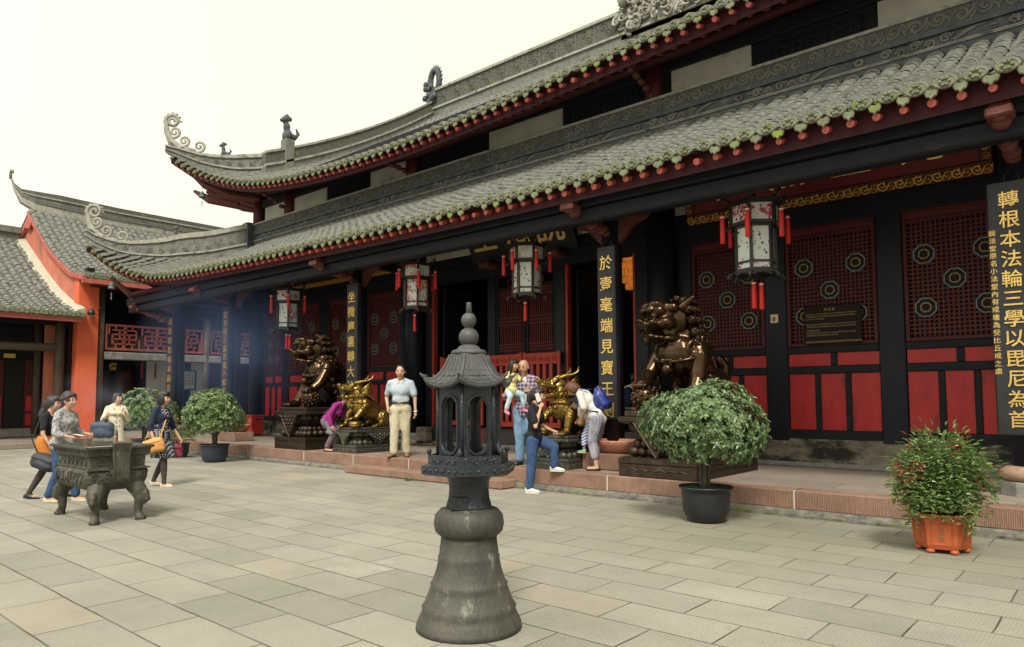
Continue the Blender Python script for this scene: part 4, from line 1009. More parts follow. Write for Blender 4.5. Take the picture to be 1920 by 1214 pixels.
# gallery front: posts, balcony, rooms behind
for y in (9.47, 13.35, 17.2, 21):
    mb = MB(); mb.add(cyl((-27.75, y, .3), .13, 5.3, 14), 0, None, True); mb.build('gallery_post', [M['oldwood'] if y < 10 else M['oldwood']], gal)
mb = MB(); mb.add(bbox(-27.87, -27.63, 9.6, 24, 2.92, 3.2, .03)); mb.add(bbox(-29.2, -27.9, 9.33, 24, 3.1, 3.18, .01)); mb.build('balcony_beam', [M['stone_g']], gal)
M['fretred'] = mat('faded_red_fretwork', (.22, .05, .038), (.31, .085, .065), .7, scale=8, spec=.3)
M['fretback'] = mat('balcony_dusty_board', (.075, .07, .05), (.11, .10, .075), .8)
for y0, y1 in ((9.64, 13.2), (13.5, 17.05), (17.35, 20.8)):
    mb = MB(); x0, x1 = -27.79, -27.72
    zA, zB = 3.27, 4.20
    for z in (zA, zB - .07): mb.add(bbox(x0 - .01, x1 + .01, y0, y1, z, z + .08, .008))
    for y in (y0, y1 - .07): mb.add(bbox(x0 - .005, x1 + .005, y, y + .07, zA + .08, zB - .07, .008))
    n = 6; cw = (y1 - y0 - .14) / n; b_ = .05
    for i in range(n):
        ya = y0 + .07 + cw * i; H_ = zB - zA - .15; z0 = zA + .08
        def bar(ua, ub, va, vb): mb.add(box(x0, x1, ya + cw * ua, ya + cw * ub, z0 + H_ * va, z0 + H_ * vb))
        t = b_ / cw; s_ = b_ / H_
        if i % 2 == 0: mb.add(box(x0, x1, ya + cw - .03, ya + cw + .03, z0, z0 + H_))
        for v_ in (.2, .42, .64, .84):
            a = .0 if (int(v_ * 10) + i) % 2 else .28; bar(a, a + .7, v_ - s_ / 2, v_ + s_ / 2)
        bar(.26, .26 + t, .2, .64); bar(.68, .68 + t, .42, .84); bar(.45, .45 + t, .0, .2); bar(.45, .45 + t, .84, 1)
        bar(.05, .05 + t, .64, 1); bar(.88, .88 + t, 0, .42)
    mb.build('balcony_railing', [M['fretred']], gal)
mb = MB(); mb.add(box(-27.99, -27.97, 9.6, 13.4, 3.25, 3.85)); mb.build('balcony_board', [M['fretback']], gal)
mb = MB(); mb.add(box(-29.7, -29.6, 9.0, 26, .3, 6.6), 0); mb.add(box(-29.6, -27.95, 9.06, 9.3, .3, 6.2), 0); mb.add(box(-33, -27.5, 25.9, 26, .3, 6.5), 0); mb.build('rear_wall', [M['blackwood']], gal)
mb = MB(); mb.add(box(-29.6, -27.0, 9.0, 26, 5.45, 5.5)); mb.build('gallery_ceiling', [M['soffit']], gal)
for y0, y1 in ((9.75, 10.5), (10.6, 11.35)):
    mb = MB(); mb.add(bbox(-29.6, -29.54, y0, y1, .4, 2.75, .01), 0); mb.add(box(-29.54, -29.53, y0 + .1, y1 - .1, .6, 1.3), 1); mb.add(box(-29.54, -29.53, y0 + .1, y1 - .1, 1.45, 2.6), 1)
    mb.build('door', [M['blackwood'], M['darkred']], gal)
mb = MB(); mb.add(bbox(-28.62, -28.56, 9.85, 10.55, 2.52, 2.92, .01), 0); write(mb, '僧', (-28.553, 10.2, 2.72), (0, 1, 0), (0, 0, 1), .30, .3, mat=1)
sg = mb.build('name_board', [M['black'], M['goldpaint']], gal)
M['paper'] = mat('notice_white', (.50, .50, .46), (.58, .58, .53), .7, scale=3)
M['papery'] = mat('scroll_paper', (.50, .48, .38), (.58, .56, .46), .7, scale=5)
for y0, y1, z0, z1, nm in ((11.6, 12.4, 1.32, 2.98, 1), (13.35, 14.0, 1.45, 2.98, 0)):
    nb = thing('notice_board', 'tall plain white notice board in the gallery, nearer the orange wall' if nm else 'plain white notice board in the gallery behind the framed scroll', 'notice board', (-29.0, (y0 + y1) / 2, z0))
    mb = MB(); mb.add(bbox(-29.06, -29.0, y0, y1, z0, z1, .01)); mb.build('board', [M['paper']], nb)
    mb = MB()
    for y in (y0 + .08, y1 - .08): mb.add(bbox(-29.05, -29.01, y - .025, y + .025, .3, z0, .004))
    mb.build('stand', [M['blackwood']], nb)
fs = thing('framed_scroll', 'framed sheet of columns of writing hanging in the gallery between white boards', 'framed scroll', (-28.95, 13.23, 1.85))
mb = MB()
for a in ((12.94, 12.99), (13.48, 13.53)): mb.add(bbox(-28.98, -28.92, a[0], a[1], 1.85, 2.66, .006))
for a in ((1.85, 1.90), (2.61, 2.66)): mb.add(bbox(-28.978, -28.922, 12.99, 13.48, a[0], a[1], .006))
mb.build('frame', [M['black']], fs)
mb = MB(); mb.add(box(-28.965, -28.955, 12.98, 13.49, 1.89, 2.62), 0)
for k, t in enumerate(('人身難得', '佛法難聞', '中土難生')): write(mb, t, (-28.953, 13.38 - .14 * k, 2.47), (0, 1, 0), (0, 0, 1), .085, .12, mat=1, depth=.01, bev=.004)
mb.build('sheet', [M['papery'], M['black']], fs)
for y in (11.35, 11.85):
    rp_ = thing('red_streamer', 'narrow red paper strip hanging by the white notice board' if y > 11.5 else 'narrow red paper strip hanging left of the notice board', 'streamer', (-28.9, y, 2.4))
    mb = MB(); mb.add(grid(1, 8, lambda u, v_, y=y: (-28.9 + .015 * math.sin(7 * v_), y + .07 * u, 2.9 - .6 * v_))); mb.add(tube([(-28.9, y, 2.9), (-28.9, y + .07, 2.9)], .008, 6)); mb.build('paper_strip', [M['redpanel']], rp_)

# ---- low hall at far left
lz = smooth_tab([(26.8, 4.36), (28, 4.72), (29.5, 5.32), (31, 6.1), (32.5, 6.95), (34.2, 7.95)])
lr = tiled_slope(-6, YG - .02, 26.8, 34.2, lz, .27, low, 'roof')
mb = MB(); v = []
for t in np.linspace(26.95, 34.3, 30): v.append((t, lz(t)))
mb.add(loft([[(-t, YG - .30 - .03 * math.sin(t * 9), z + .06), (-t, YG - .16, z + .15 + .02 * math.sin(t * 7)), (-t, YG + .05, z + .22), (-t, YG + .05, z - .1)] for t, z in v], True)); mb.build('mortar_verge', [M['mortarv']] if 'mortarv' in M else [mat('verge_mortar', (.33, .31, .24), (.47, .45, .36), .95, scale=12, bump=1, bscale=30)], lr)
mb = MB(); mb.add(bbox(-26.98, -26.84, -6, YG - .05, 4.12, 4.30, .01)); mb.build('eave_board', [M['board_r']], lr)
mb = MB()
for z0, z1, w_ in ((-.3, .35, .2), (.35, .5, .3), (.5, .62, .22)): mb.add(box(-34.4 - w_, -34.4 + w_, -6, YG - .1, 7.95 + z0, 7.95 + z1 - .001))
mb.build('roof_ridge', [M['ridge']], lr)
mb = MB(); mb.add(([(-34.3, -6, 7.95), (-34.3, YG, 7.95), (-40, YG, 5), (-40, -6, 5)], [(0, 1, 2, 3)])); mb.build('back_slope', [M['tile']], lr)
for y in (8.28, 4.4, .5):
    mb = MB(); mb.add(fluted((-28.0, y), .16, .35, 4.6), 0, None, True)
    mb.add(lathe([(.26, .17), (.27, .25), (.22, .36), (.18, .37)], 16, (-28, y, 0)), 1, None, True); mb.build('pillar', [M['oldwood'], M['stone_g']], low)
mb = MB(); mb.add(tube([(-28, -4, 3.29), (-28, 8.28, 3.29)], .14, 14), 0, None, True); mb.build('log_beam', [mat('bleached_log', (.10, .085, .06), (.19, .165, .125), .75, scale=4, stretch=(2, .4, 2), bump=.3)], low)
mb = MB(); mb.add(bbox(-28.1, -27.9, -5, 8.5, 4.05, 4.35, .03)); mb.build('eave_beam', [M['blackwood']], low)
mb = MB(); mb.add(bbox(-28.7, -28.55, 8.0, 8.6, .3, 4.2, .01)); mb.build('side_wall', [M['orangefade']], low)
mb = MB(); mb.add(box(-29.6, -29.5, -6, 8.62, .17, 5.2), 0); mb.add(box(-29.5, -28.0, 8.55, 8.64, .17, 4.2), 0); mb.add(box(-29.5, -26.9, -6, 8.6, 4.36, 4.4), 0); mb.build('rear_wall', [M['blackwood']], low)
for y0, y1 in ((5.3, 6.15), (6.2, 7.05), (7.65, 8.15)):
    mb = MB(); mb.add(bbox(-29.5, -29.42, y0, y1, .5, 2.9, .01), 0)
    for a, b_ in ((.6, 1.0), (1.08, 1.62)): mb.add(box(-29.42, -29.41, y0 + .07, y1 - .07, a, b_), 1)
    d = mb.build('door_leaf', [M['darkred'], M['redpanel']], low)
    mb = MB()
    for k in range(7): yy = y0 + .09 + (y1 - y0 - .18) * k / 6; mb.add(box(-29.418, -29.40, yy - .01, yy + .01, 1.7, 2.8))
    for z in (1.7, 2.2, 2.28, 2.79): mb.add(box(-29.418, -29.402, y0 + .07, y1 - .07, z, z + .02))
    mb.build('lattice', [M['lattice']], d)
mb = MB(); mb.add(box(-29.49, -29.4, 7.07, 7.63, .3, 2.9)); mb.build('doorway', [M['dark']], low)  # dark sheet before the wall, the opening's shade put into its colour
for y in (8.0, 5.2): mb = MB(); mb.add(cyl((-29.3, y, .3), .13, 4, 12), 0, None, True); mb.build('inner_post', [M['oldwood']], low)
mb = MB(); mb.add(bbox(-29.6, -29.3, -5, 8.3, .17, .5, .05)); mb.build('threshold', [M['stone_g']], low)
mb = MB(); mb.add(bbox(-29.42, -29.36, 7.0, 7.35, 2.95, 3.1, .01)); mb.build('door_tag', [M['goldpaint']], low)
# ================================================================ couplet boards on the pillars
def plaque(x, w_, z0, z1, text, zf, zl, size, label, xl=None, small=None):
    y0, y1 = 10.06, 10.2
    t = thing('couplet_board', label, 'couplet board', (x, y0, z0), group='couplet boards on the front pillars')
    mb = MB(); mb.add(bbox(x - w_ / 2, x + w_ / 2, y0, y1, z0, z1, .018)); mb.build('board', [M['plaque']], t)
    n = len(text); mb = MB()
    write(mb, text, (xl or x, y0 - .004, zf), (1, 0, 0), (0, 0, 1), size, (zf - zl) / (n - 1), depth=.035, bev=.007)
    if small: 
        for s_, xs_, za, zb_, sz in small: write(mb, s_, (xs_, y0 - .004, za), (1, 0, 0), (0, 0, 1), sz, (za - zb_) / max(1, len(s_) - 1), depth=.03, bev=.006)
    mb.build('lettering', [M['gold']], t)
    mb = MB(); mb.add(tube([(x - .07, 10.13, z1 - .01), (x - .07, 10.13, z1 + .07), (x - .03, 10.16, z1 + .12), (x, 10.2, z1 + .2), (x + .03, 10.16, z1 + .12), (x + .07, 10.13, z1 + .07), (x + .07, 10.13, z1 - .01)], .008, 6)); mb.build('hook', [M['iron']], t)
M['plaque'] = mat('plaque_black', (.012, .013, .016), (.026, .027, .032), .42, scale=3, bump=.15, bscale=20, c3=(.06, .05, .04), c3amt=-.02, c3scale=2.5, spec=.35)
plaque(-.97, .50, 1.03, 4.03, '轉根本法輪三學以毘尼為首', 3.80, 1.22, .212, 'black couplet board at far right with an extra small column of gilt characters', -1.0,
       [('說法堂原名小法堂內有戒壇為受比丘戒之處', -1.175, 3.42, 1.78, .075), ('佛人', -.80, 3.36, 3.24, .12)])
plaque(-6.64, .36, 1.12, 4.06, '於壹毫端見寶王剎', 3.77, 1.28, .26, 'black gilt couplet board right of the doorway, behind the woman with the blue backpack', -6.63)
plaque(-13.73, .40, 1.1, 4.2, '坐微塵裏轉大法輪', 3.87, 1.42, .28, 'black couplet board of gilt characters between the left lion and the golden beast')
plaque(-19.8, .40, 1.2, 4.16, '證菩提正道吾我乃假名', 3.93, 1.73, .22, 'black couplet board in drifting blue smoke, second from the left end of the hall', -19.76)
plaque(-23.45, .40, 1.0, 4.22, '演權實教極承嗣宣', 4.0, 1.85, .25, 'black couplet board on the corner pillar at the left end of the hall', -23.42)

# ================================================================ name boards above the doors
def signboard(x0, x1, yb, zb, h, lean, mats, label, frame_w=.16, letters=(), carve=True):
    t = thing('sign_board', label, 'sign board', ((x0 + x1) / 2, yb, zb))
    R = T((x0 + x1) / 2, yb, zb) @ Rx(lean)          # local: x along, z up the board, -y towards viewer
    W_ = (x1 - x0) / 2; off = t.location
    mb = MB(); mb.add(bbox(-W_, W_, 0, .06, 0, h, .01), 0, R); mb.build('board', [mats[0]], t)
    if carve:
        mb = MB()
        for a in ((-W_ - .12, W_ + .12, -.09, frame_w - .09), (-W_ - .12, W_ + .12, h - .05, h + .1), (-W_ - .12, -W_ + .03, frame_w - .09, h - .05), (W_ - .03, W_ + .12, frame_w - .09, h - .05)):
            mb.add(bbox(a[0], a[1], -.03, .05, a[2], a[3], .01), 1, R)
        k = 0; x = -W_ - .05
        while x < W_ + .05:
            r0 = frame_w * .42; s = 1 if k % 2 else -1
            P = spiral((x, frame_w / 2 - .09), r0, .012, PI * k, 1.5 * s, 12); mb.add(tube([(p[0], -.04, p[1]) for p in P], .014, 5), 0, R)
            mb.add(ell((x + .06, -.04, frame_w / 2 - .09 + .035 * s), (.024, .02, .02), 6, 4), 0, R, True); mb.add(ell((x + .03, -.04, frame_w / 2 - .09 - .05 * s), (.018, .02, .03), 6, 4), 0, R, True)
            x += frame_w * .62; k += 1
        for sx in (-1, 1):
            z = frame_w
            while z < h - .05:
                P = spiral((sx * (W_ + .045), z), .055, .01, z * 20, 1.4, 10); mb.add(tube([(p[0], -.04, p[1]) for p in P], .012, 5), 0, R); z += .1
        mb.build('carved_frame', [M['goldcarve'], M['darkred']], t)
    if letters:
        mb = MB()
        for ch, x, z, s in letters: mb.add(glyph(ch, .03, .012), 0, R @ frame((x, -.004, z), (s, 0, 0), (0, 0, s), (0, -s, 0)))
        mb.build('lettering', [M['goldpaint'] if not carve else M['gold']], t)
    return t
M['signblack'] = mat('sign_black', (.007, .007, .009), (.014, .013, .015), .5, scale=3, spec=.25)
M['signred'] = mat('sign_red', (.10, .006, .010), (.15, .010, .014), .5, scale=2, spec=.25)
signboard(-11.75, -8.68, 12.12, 4.66, 1.25, rad(24), [M['signblack']], 'dark name board with three large faded gold characters over the lattice doors', carve=False,
          letters=(('堂', -.98, .66, .80), ('法', .0, .63, .82), ('說', .93, .60, .82)))
signboard(-5.95, -1.46, 11.98, 4.74, 1.15, rad(24), [M['signred']], 'red name board with gilt carved frame above the right-hand windows', frame_w=.20, letters=(('壽', -1.5, .56, .62), ('無', -.5, .56, .62), ('量', .5, .56, .62), ('光', 1.5, .56, .62)))
signboard(-19.2, -14.7, 11.98, 4.88, 1.05, rad(24), [M['signblack']], 'dark name board with gilt carved frame behind the leftmost lantern')
for x in (-11.2, -9.2): 
    mb = MB(); mb.add(bbox(x - .16, x + .16, 11.85, 12.22, 4.5, 4.64, .03)); mb.build('sign_corbel', [M['bracket']], hall)

# ================================================================ hexagonal palace lanterns
def paint_mat(name, flower, fl_amt, ink_amt, seed):
    m, N, L, b = new_nodes(name)
    tc = N.new('ShaderNodeTexCoord'); mp = N.new('ShaderNodeMapping'); mp.inputs['Location'].default_value = (seed, seed * 1.7, seed * .6); L.new(tc.outputs['Object'], mp.inputs['Vector'])
    a = N.new('ShaderNodeTexNoise'); a.inputs['Scale'].default_value = 5.5; a.inputs['Detail'].default_value = 2
    c = N.new('ShaderNodeTexNoise'); c.inputs['Scale'].default_value = 26; c.inputs['Detail'].default_value = 4
    d = N.new('ShaderNodeTexVoronoi'); d.inputs['Scale'].default_value = 17
    e = N.new('ShaderNodeTexNoise'); e.inputs['Scale'].default_value = 7; e.inputs['Detail'].default_value = 3
    for n in (a, c, d, e): L.new(mp.outputs[0], n.inputs['Vector'])
    def rng(o, lo, hi):
        r = N.new('ShaderNodeMapRange'); r.inputs['From Min'].default_value = lo; r.inputs['From Max'].default_value = hi; L.new(o, r.inputs['Value']); return r.outputs[0]
    def mul(x, y):
        q = N.new('ShaderNodeMath'); q.operation = 'MULTIPLY'; L.new(x, q.inputs[0]); L.new(y, q.inputs[1]); return q.outputs[0]
    fl = mul(rng(a.outputs['Fac'], .57 - fl_amt, .61 - fl_amt), rng(c.outputs['Fac'], .44, .52))
    ink = mul(rng(e.outputs['Fac'], .57 - ink_amt, .63 - ink_amt), rng(d.outputs['Distance'], .42, .30))
    ink = mul(ink, rng(c.outputs['Fac'], .40, .50))
    m1 = N.new('ShaderNodeMix'); m1.data_type = 'RGBA'; m1.inputs['A'].default_value = (.80, .85, .80, 1); m1.inputs['B'].default_value = (.05, .06, .055, 1); L.new(ink, m1.inputs['Factor'])
    m2 = N.new('ShaderNodeMix'); m2.data_type = 'RGBA'; m2.inputs['B'].default_value = (*flower, 1); L.new(m1.outputs['Result'], m2.inputs['A']); L.new(fl, m2.inputs['Factor'])
    L.new(m2.outputs['Result'], b.inputs['Base Color']); b.inputs['Roughness'].default_value = .25
    b.inputs['Transmission Weight'].default_value = .0; b.inputs['Subsurface Weight'].default_value = 0
    # silk panes let daylight through
    tr = N.new('ShaderNodeBsdfTranslucent'); L.new(m2.outputs['Result'], tr.inputs['Color'])
    mx = N.new('ShaderNodeMixShader'); mx.inputs[0].default_value = .35; out = N['Material Output']
    L.new(b.outputs[0], mx.inputs[1]); L.new(tr.outputs[0], mx.inputs[2]); L.new(mx.outputs[0], out.inputs['Surface'])
    return m
PM = [paint_mat('pane_pink_blossom', (.62, .06, .14), .10, .02, 1.3), paint_mat('pane_ink_bamboo', (.55, .50, .46), -.05, .12, 4.1), paint_mat('pane_red_plum', (.60, .04, .05), .05, .04, 7.7), paint_mat('pane_orange_flower', (.72, .13, .03), .08, .03, 2.2), paint_mat('pane_yellow_bloom', (.70, .52, .05), .05, .06, 9.5)]
M['lanternwood'] = mat('lantern_rosewood', (.022, .010, .008), (.05, .025, .02), .4, scale=10, bump=.3)
M['lanternblack'] = mat('lantern_ebony', (.014, .013, .013), (.028, .026, .026), .4, scale=10, bump=.3)
M['tassel'] = mat('red_tassel', (.50, .012, .012), (.62, .03, .025), .6, scale=60, stretch=(4, 4, .3))
M['tasselcap'] = mat('tassel_band', (.75, .6, .5), (.85, .7, .6), .5)
def lantern(x, y, ztop, s, rot, pan, wood, label, ntas, seed):
    r_ = random.Random(seed)
    t = thing('palace_lantern', label, 'lantern', (x, y, ztop - 1.16 * s), rot, group='hexagonal palace lanterns under the eaves', scale=s)
    ph = lambda k: PI / 6 + k * PI / 3
    hexr = lambda r, z: [(r * math.cos(ph(k)), r * math.sin(ph(k)), z) for k in range(6)]
    ring = lambda ro, ri, z0, z1: loft([hexr(ro, z0), hexr(ro, z1), hexr(ri, z1), hexr(ri, z0), hexr(ro, z0)], False)
    mb = MB()
    for ro, z0, z1 in ((.365, 1.06, 1.10), (.36, .77, .815), (.31, .735, .77), (.295, .215, .245), (.30, .10, .135), (.33, .07, .10)): mb.add(ring(ro, ro - .05, z0, z1))
    mb.add(ring(.42, .30, 1.10, 1.125))
    for k in range(6):
        c, s_ = math.cos(ph(k)), math.sin(ph(k))
        mb.add(cbox((0, 0, 0), (.045, .045, .26)), 0, T(.345 * c, .345 * s_, .94) @ Rz(ph(k))); mb.add(cbox((0, 0, 0), (.042, .042, .66)), 0, T(.285 * c, .285 * s_, .43) @ Rz(ph(k)))
        # carved corner scrolls at the crown, waist and foot
        for (rr, zz, sz, up) in ((.40, 1.13, .10, 1), (.38, .76, .075, -1), (.34, .075, .10, -1)):
            P = [(rr - .06, 0, zz), (rr + sz * .3, 0, zz + up * sz * .15), (rr + sz * .7, 0, zz + up * sz * .6), (rr + sz * .45, 0, zz + up * sz * 1.0), (rr + sz * .15, 0, zz + up * sz * .8), (rr + sz * .3, 0, zz + up * sz * .5)]
            mb.add(tube(P, [.026, .028, .024, .02, .016, .012], 6), 0, Rz(ph(k)), True)
        # pierced skirt between feet
        a = Vector((.315 * math.cos(ph(k)), .315 * math.sin(ph(k)), .07)); b = Vector((.315 * math.cos(ph(k + 1)), .315 * math.sin(ph(k + 1)), .07))
        pts = [a.lerp(b, q) for q in np.linspace(.06, .94, 9)]
        v = []; 
        for i, p in enumerate(pts): v += [tuple(p), (p.x, p.y, p.z - .045 * (1 - math.sin(PI * i / 8) * .8))]
        mb.add((v, [(2 * i, 2 * i + 2, 2 * i + 3, 2 * i + 1) for i in range(8)]))
    mb.add(tube([(0, 0, 1.11), (0, 0, 1.35), (.02, 0, 1.36)], .012, 6)); mb.add(cyl((0, 0, 1.2), .03, .06, 8))
    mb.build('lantern_frame', [wood], t, True)
    for k in range(6):
        for (rr, z0, z1, mi) in ((.335, .815, 1.06, 0), (.268, .245, .735, 1), (.272, .135, .215, 2)):
            a = np.array((rr * math.cos(ph(k)), rr * math.sin(ph(k)), 0)); b = np.array((rr * math.cos(ph(k + 1)), rr * math.sin(ph(k + 1)), 0))
            n_ = np.array((math.cos(ph(k) + PI / 6), math.sin(ph(k) + PI / 6), 0)) * .004
            v = [a + n_ + (0, 0, z0), b + n_ + (0, 0, z0), b + n_ + (0, 0, z1), a + n_ + (0, 0, z1)]; v += [q - 2 * n_ for q in v]
            mb = MB(); mb.add((v, [(0, 1, 2, 3), (7, 6, 5, 4), (0, 4, 5, 1), (1, 5, 6, 2), (2, 6, 7, 3), (3, 7, 4, 0)]))
            mb.build('pane', [PM[pan[(k * 2 + mi) % len(pan)]]], t, True)
    def tass(px, py, z, L_=.42):
        mb = MB(); mb.add(tube([(px, py, z + .16), (px, py, z)], .005, 5), 1)
        mb.add(lathe([(.008, 0), (.030, -.01), (.030, -.06), (.026, -.065), (.034, -.10), (.037, -L_), (.030, -L_ - .01)], 10, (px, py, z)), 0, None, True)
        mb.add(lathe([(.031, -.03), (.033, -.04), (.031, -.05)], 10, (px, py, z), cap=False), 2); mb.build('tassel', [M['tassel'], M['black'], M['tasselcap']], t, True)
    for k in range(6): tass(.475 * math.cos(ph(k)), .475 * math.sin(ph(k)), .96 + r_.uniform(-.02, .03))
    for i in range(ntas): tass(-.04 + .1 * i, .03 * i, -.02 - .02 * i, .40)
lantern(-4.14, 10.3, 4.42, 1.02, rad(10), [0, 1, 0, 1], M['lanternblack'], 'black framed lantern with pink blossom panes under the red name board', 2, 1)
lantern(-8.58, 10.3, 4.42, .93, rad(4), [1, 2, 2, 4, 1], M['lanternwood'], 'brown framed lantern with yellow bloom and red plum panes, in front of the lattice doors', 1, 2)
lantern(-11.74, 10.3, 4.46, .95, rad(-4), [0, 3, 1, 3, 0], M['lanternwood'], 'brown framed lantern with orange flower pane, left of the iron lamp finial', 1, 3)
lantern(-16.86, 10.3, 4.43, 1.02, rad(0), [2, 0, 1, 0, 1], M['lanternblack'], 'black framed lantern with pink peony panes, above the left lion', 2, 4)

# ================================================================ iron lamp pagoda in the foreground
lp = thing('lamp_pagoda', 'tall cast iron hexagonal lamp pagoda on a bell-shaped base in the foreground', 'lamp pagoda', (-3.36, 3.42, 0), rad(-57.5))
hx = lambda r, z, a0=0.: [(r * math.cos(a0 + k * PI / 3), r * math.sin(a0 + k * PI / 3), z) for k in range(6)]
mb = MB(); mb.add(lathe([(.365, 0), (.36, .035), (.335, .085), (.318, .12), (.325, .14), (.305, .165), (.278, .235), (.262, .27), (.267, .285), (.253, .30), (.225, .38), (.212, .44), (.214, .46), (.207, .47), (.195, .56), (.192, .60)], 48), 0, None, True); mb.build('base', [M['ironpale']], lp, True)
mb = MB(); mb.add(lathe([(.16, .585), (.20, .592), (.238, .625), (.248, .675), (.238, .73), (.205, .765), (.16, .775)], 48), 0, None, True); mb.build('bulb_ring', [M['ironpale']], lp, True)
mb = MB(); mb.add(lathe([(.165, .765), (.158, .79), (.143, .84), (.138, .90), (.142, .945), (.158, .985), (.165, 1.0)], 40), 0, None, True)
mb.add(bbox(.09, .162, -.12, -.0, .775, .86, .005), 0, Rz(rad(10))); mb.build('stem', [M['iron']], lp, True)
mb = MB(); mb.add(loft([hx(.33, .995), hx(.368, 1.005), hx(.368, 1.06), hx(.335, 1.07)], True))
for k in range(6):
    a = np.array(hx(.368, 1.033)[k]); b = np.array(hx(.368, 1.033)[(k + 1) % 6])
    for i in range(6): p = a + (b - a) * (i + .5) / 6; mb.add(ell(p, .0125, 8, 6), 0, None, True)
mb.build('tray', [M['iron']], lp, True)
mb = MB(); mb.add(loft([hx(.318, 1.07), hx(.318, 1.125), hx(.30, 1.128), hx(.30, 1.07)], False))
for k in range(6):
    a = np.array(hx(.318, 1.097)[k]); b = np.array(hx(.318, 1.097)[(k + 1) % 6]); d = b - a; n_ = np.array((math.cos(PI / 6 + k * PI / 3), math.sin(PI / 6 + k * PI / 3), 0))
    for i in range(2):
        o = a + d * (.27 + .46 * i); sg = 1
        u = d / np.linalg.norm(d)
        P = spiral((-.035, 0), .018, .004, 0, 1.2, 10)[::-1] + spiral((.035, 0), .018, .004, PI, 1.2, 10)
        mb.add(tube([o + u * p[0] + np.array((0, 0, p[1])) + n_ * .002 for p in P], .0045, 5))
mb.build('rail', [M['iron']], lp, True)
for k in range(6):
    mb = MB(); p = hx(.31, 1.128)[k]; mb.add(lathe([(.008, 0), (.013, .004), (.020, .02), (.017, .034), (.005, .045), (.001, .055)], 12, p), 0, None, True); mb.build('knob', [M['iron']], lp, True)
# body: six walls with oval openings
mb = MB(); R0 = .258; zb0, zb1 = 1.11, 1.645
for k in range(6):
    a = np.array(hx(R0, 0)[k]); b = np.array(hx(R0, 0)[(k + 1) % 6]); d = b - a; L_ = np.linalg.norm(d); u = d / L_; n_ = np.array((math.cos(PI / 6 + k * PI / 3), math.sin(PI / 6 + k * PI / 3), 0))
    nn = 32; zc, hz, hw = 1.345, .182, .079
    O = []; I = []
    for i in range(nn):
        th = 2 * PI * i / nn
        ex = hw * math.cos(th); ez = math.sin(th); ez = (hz - hw) * (1 if ez > 0 else -1) * (1 if abs(ez) > .02 else 0) + hw * ez
        I.append((ex, zc - .02 + ez))
        c, s = math.cos(th), math.sin(th); q = max(abs(c) / (L_ / 2), abs(s) / ((zb1 - zb0) / 2)); O.append((c / q, (zb0 + zb1) / 2 + s / q))
    pt = lambda q, off: tuple(a + u * (L_ / 2 + q[0]) + n_ * off + np.array((0, 0, q[1])))
    g = lambda q, m: (q[0] * m, (q[1] - zc + .02) * (1 + (m - 1) * .4) + zc - .02)
    mb.add(loft([[pt(q, 0) for q in O], [pt(g(q, 1.26), 0) for q in I], [pt(g(q, 1.22), .012) for q in I], [pt(g(q, 1.06), .014) for q in I], [pt(q, .004) for q in I], [pt(q, -.03) for q in I], [pt((q[0] * .93, q[1]), -.03) for q in O]], False), 0, None, False)
for k in range(6):
    p = hx(R0 - .004, 0)[k]; mb.add(cyl((p[0], p[1], zb0), .016, zb1 - zb0, 10), 0, None, True)
mb.add(loft([hx(.235, 1.106), hx(.235, 1.112)], True)); mb.build('lamp_body', [M['iron']], lp, True)
# flared tiled roof
mb = MB(); nA = 5
def roof_ring(t, dz=0):
    r = .155 + .215 * t ** 1.0 + .0 * t; z = 1.79 - .20 * (1 - (1 - t) ** 2.1) 
    out = []
    for k in range(6):
        for j in range(nA):
            s = j / nA; a = np.array(hx(r, 0)[k]); b = np.array(hx(r, 0)[(k + 1) % 6]); p = a + (b - a) * s
            e = abs(2 * s - 1); p = p * (1 + .03 * t * e ** 3); out.append((p[0], p[1], z + .05 * t ** 3 * e ** 2.6 + dz))
    return out
ts = np.linspace(0, 1, 10)
mb.add(loft([roof_ring(t) for t in ts] + [roof_ring(1, -.018), roof_ring(.9, -.03), roof_ring(.4, -.04)], True), 0, None, False)
for k in range(6):
    for j in range(nA):
        P = []
        for t in np.linspace(.02, 1.0, 10): q = roof_ring(t)[k * nA + j]; P.append((q[0], q[1], q[2] + .001))
        mb.add(tube(P, .0065 if j else .011, 6), 0, None, True)
        for t in np.linspace(.3, .96, 3):
            q = roof_ring(t); a = np.array(q[k * nA + j]); b = np.array(q[(k * nA + j + 1) % (6 * nA)]); c = (a + b) / 2; tt = roof_ring(min(1, t + .03)); cc = (np.array(tt[k * nA + j]) + np.array(tt[(k * nA + j + 1) % (6 * nA)])) / 2
            mb.add(tube([a + (0, 0, .002), cc + (0, 0, .003), b + (0, 0, .002)], .0022, 4))
    q = np.array(roof_ring(1)[k * nA]); d = q.copy(); d[2] = 0; d /= np.linalg.norm(d); mb.add(tube([q - d * .03, q + d * .012 + (0, 0, .006), q + d * .028 + (0, 0, .022)], [.013, .011, .005], 6), 0, None, True)
M['irongrey'] = mat('grey_iron', (.045, .047, .048), (.095, .096, .094), .55, metal=.2, scale=6, bump=.15, bscale=60)
mb.build('lamp_roof', [M['irongrey']], lp, True)
mb = MB(); mb.add(lathe([(.13, 1.788), (.135, 1.80), (.125, 1.815), (.088, 1.825), (.078, 1.84), (.06, 1.85), (.05, 1.856)], 32), 0, None, True)
mb.add(lathe([(.045, 1.85)] + [(.076 * math.cos(a), 1.905 + .066 * math.sin(a)) for a in np.linspace(-1.0, 1.05, 12)] + [(.035, 1.965)], 28), 0, None, True)
mb.add(lathe([(.032, 1.962)] + [(.0575 * math.cos(a), 2.02 + .053 * math.sin(a)) for a in np.linspace(-1.0, 1.15, 12)] + [(.02, 2.07)], 28), 0, None, True)
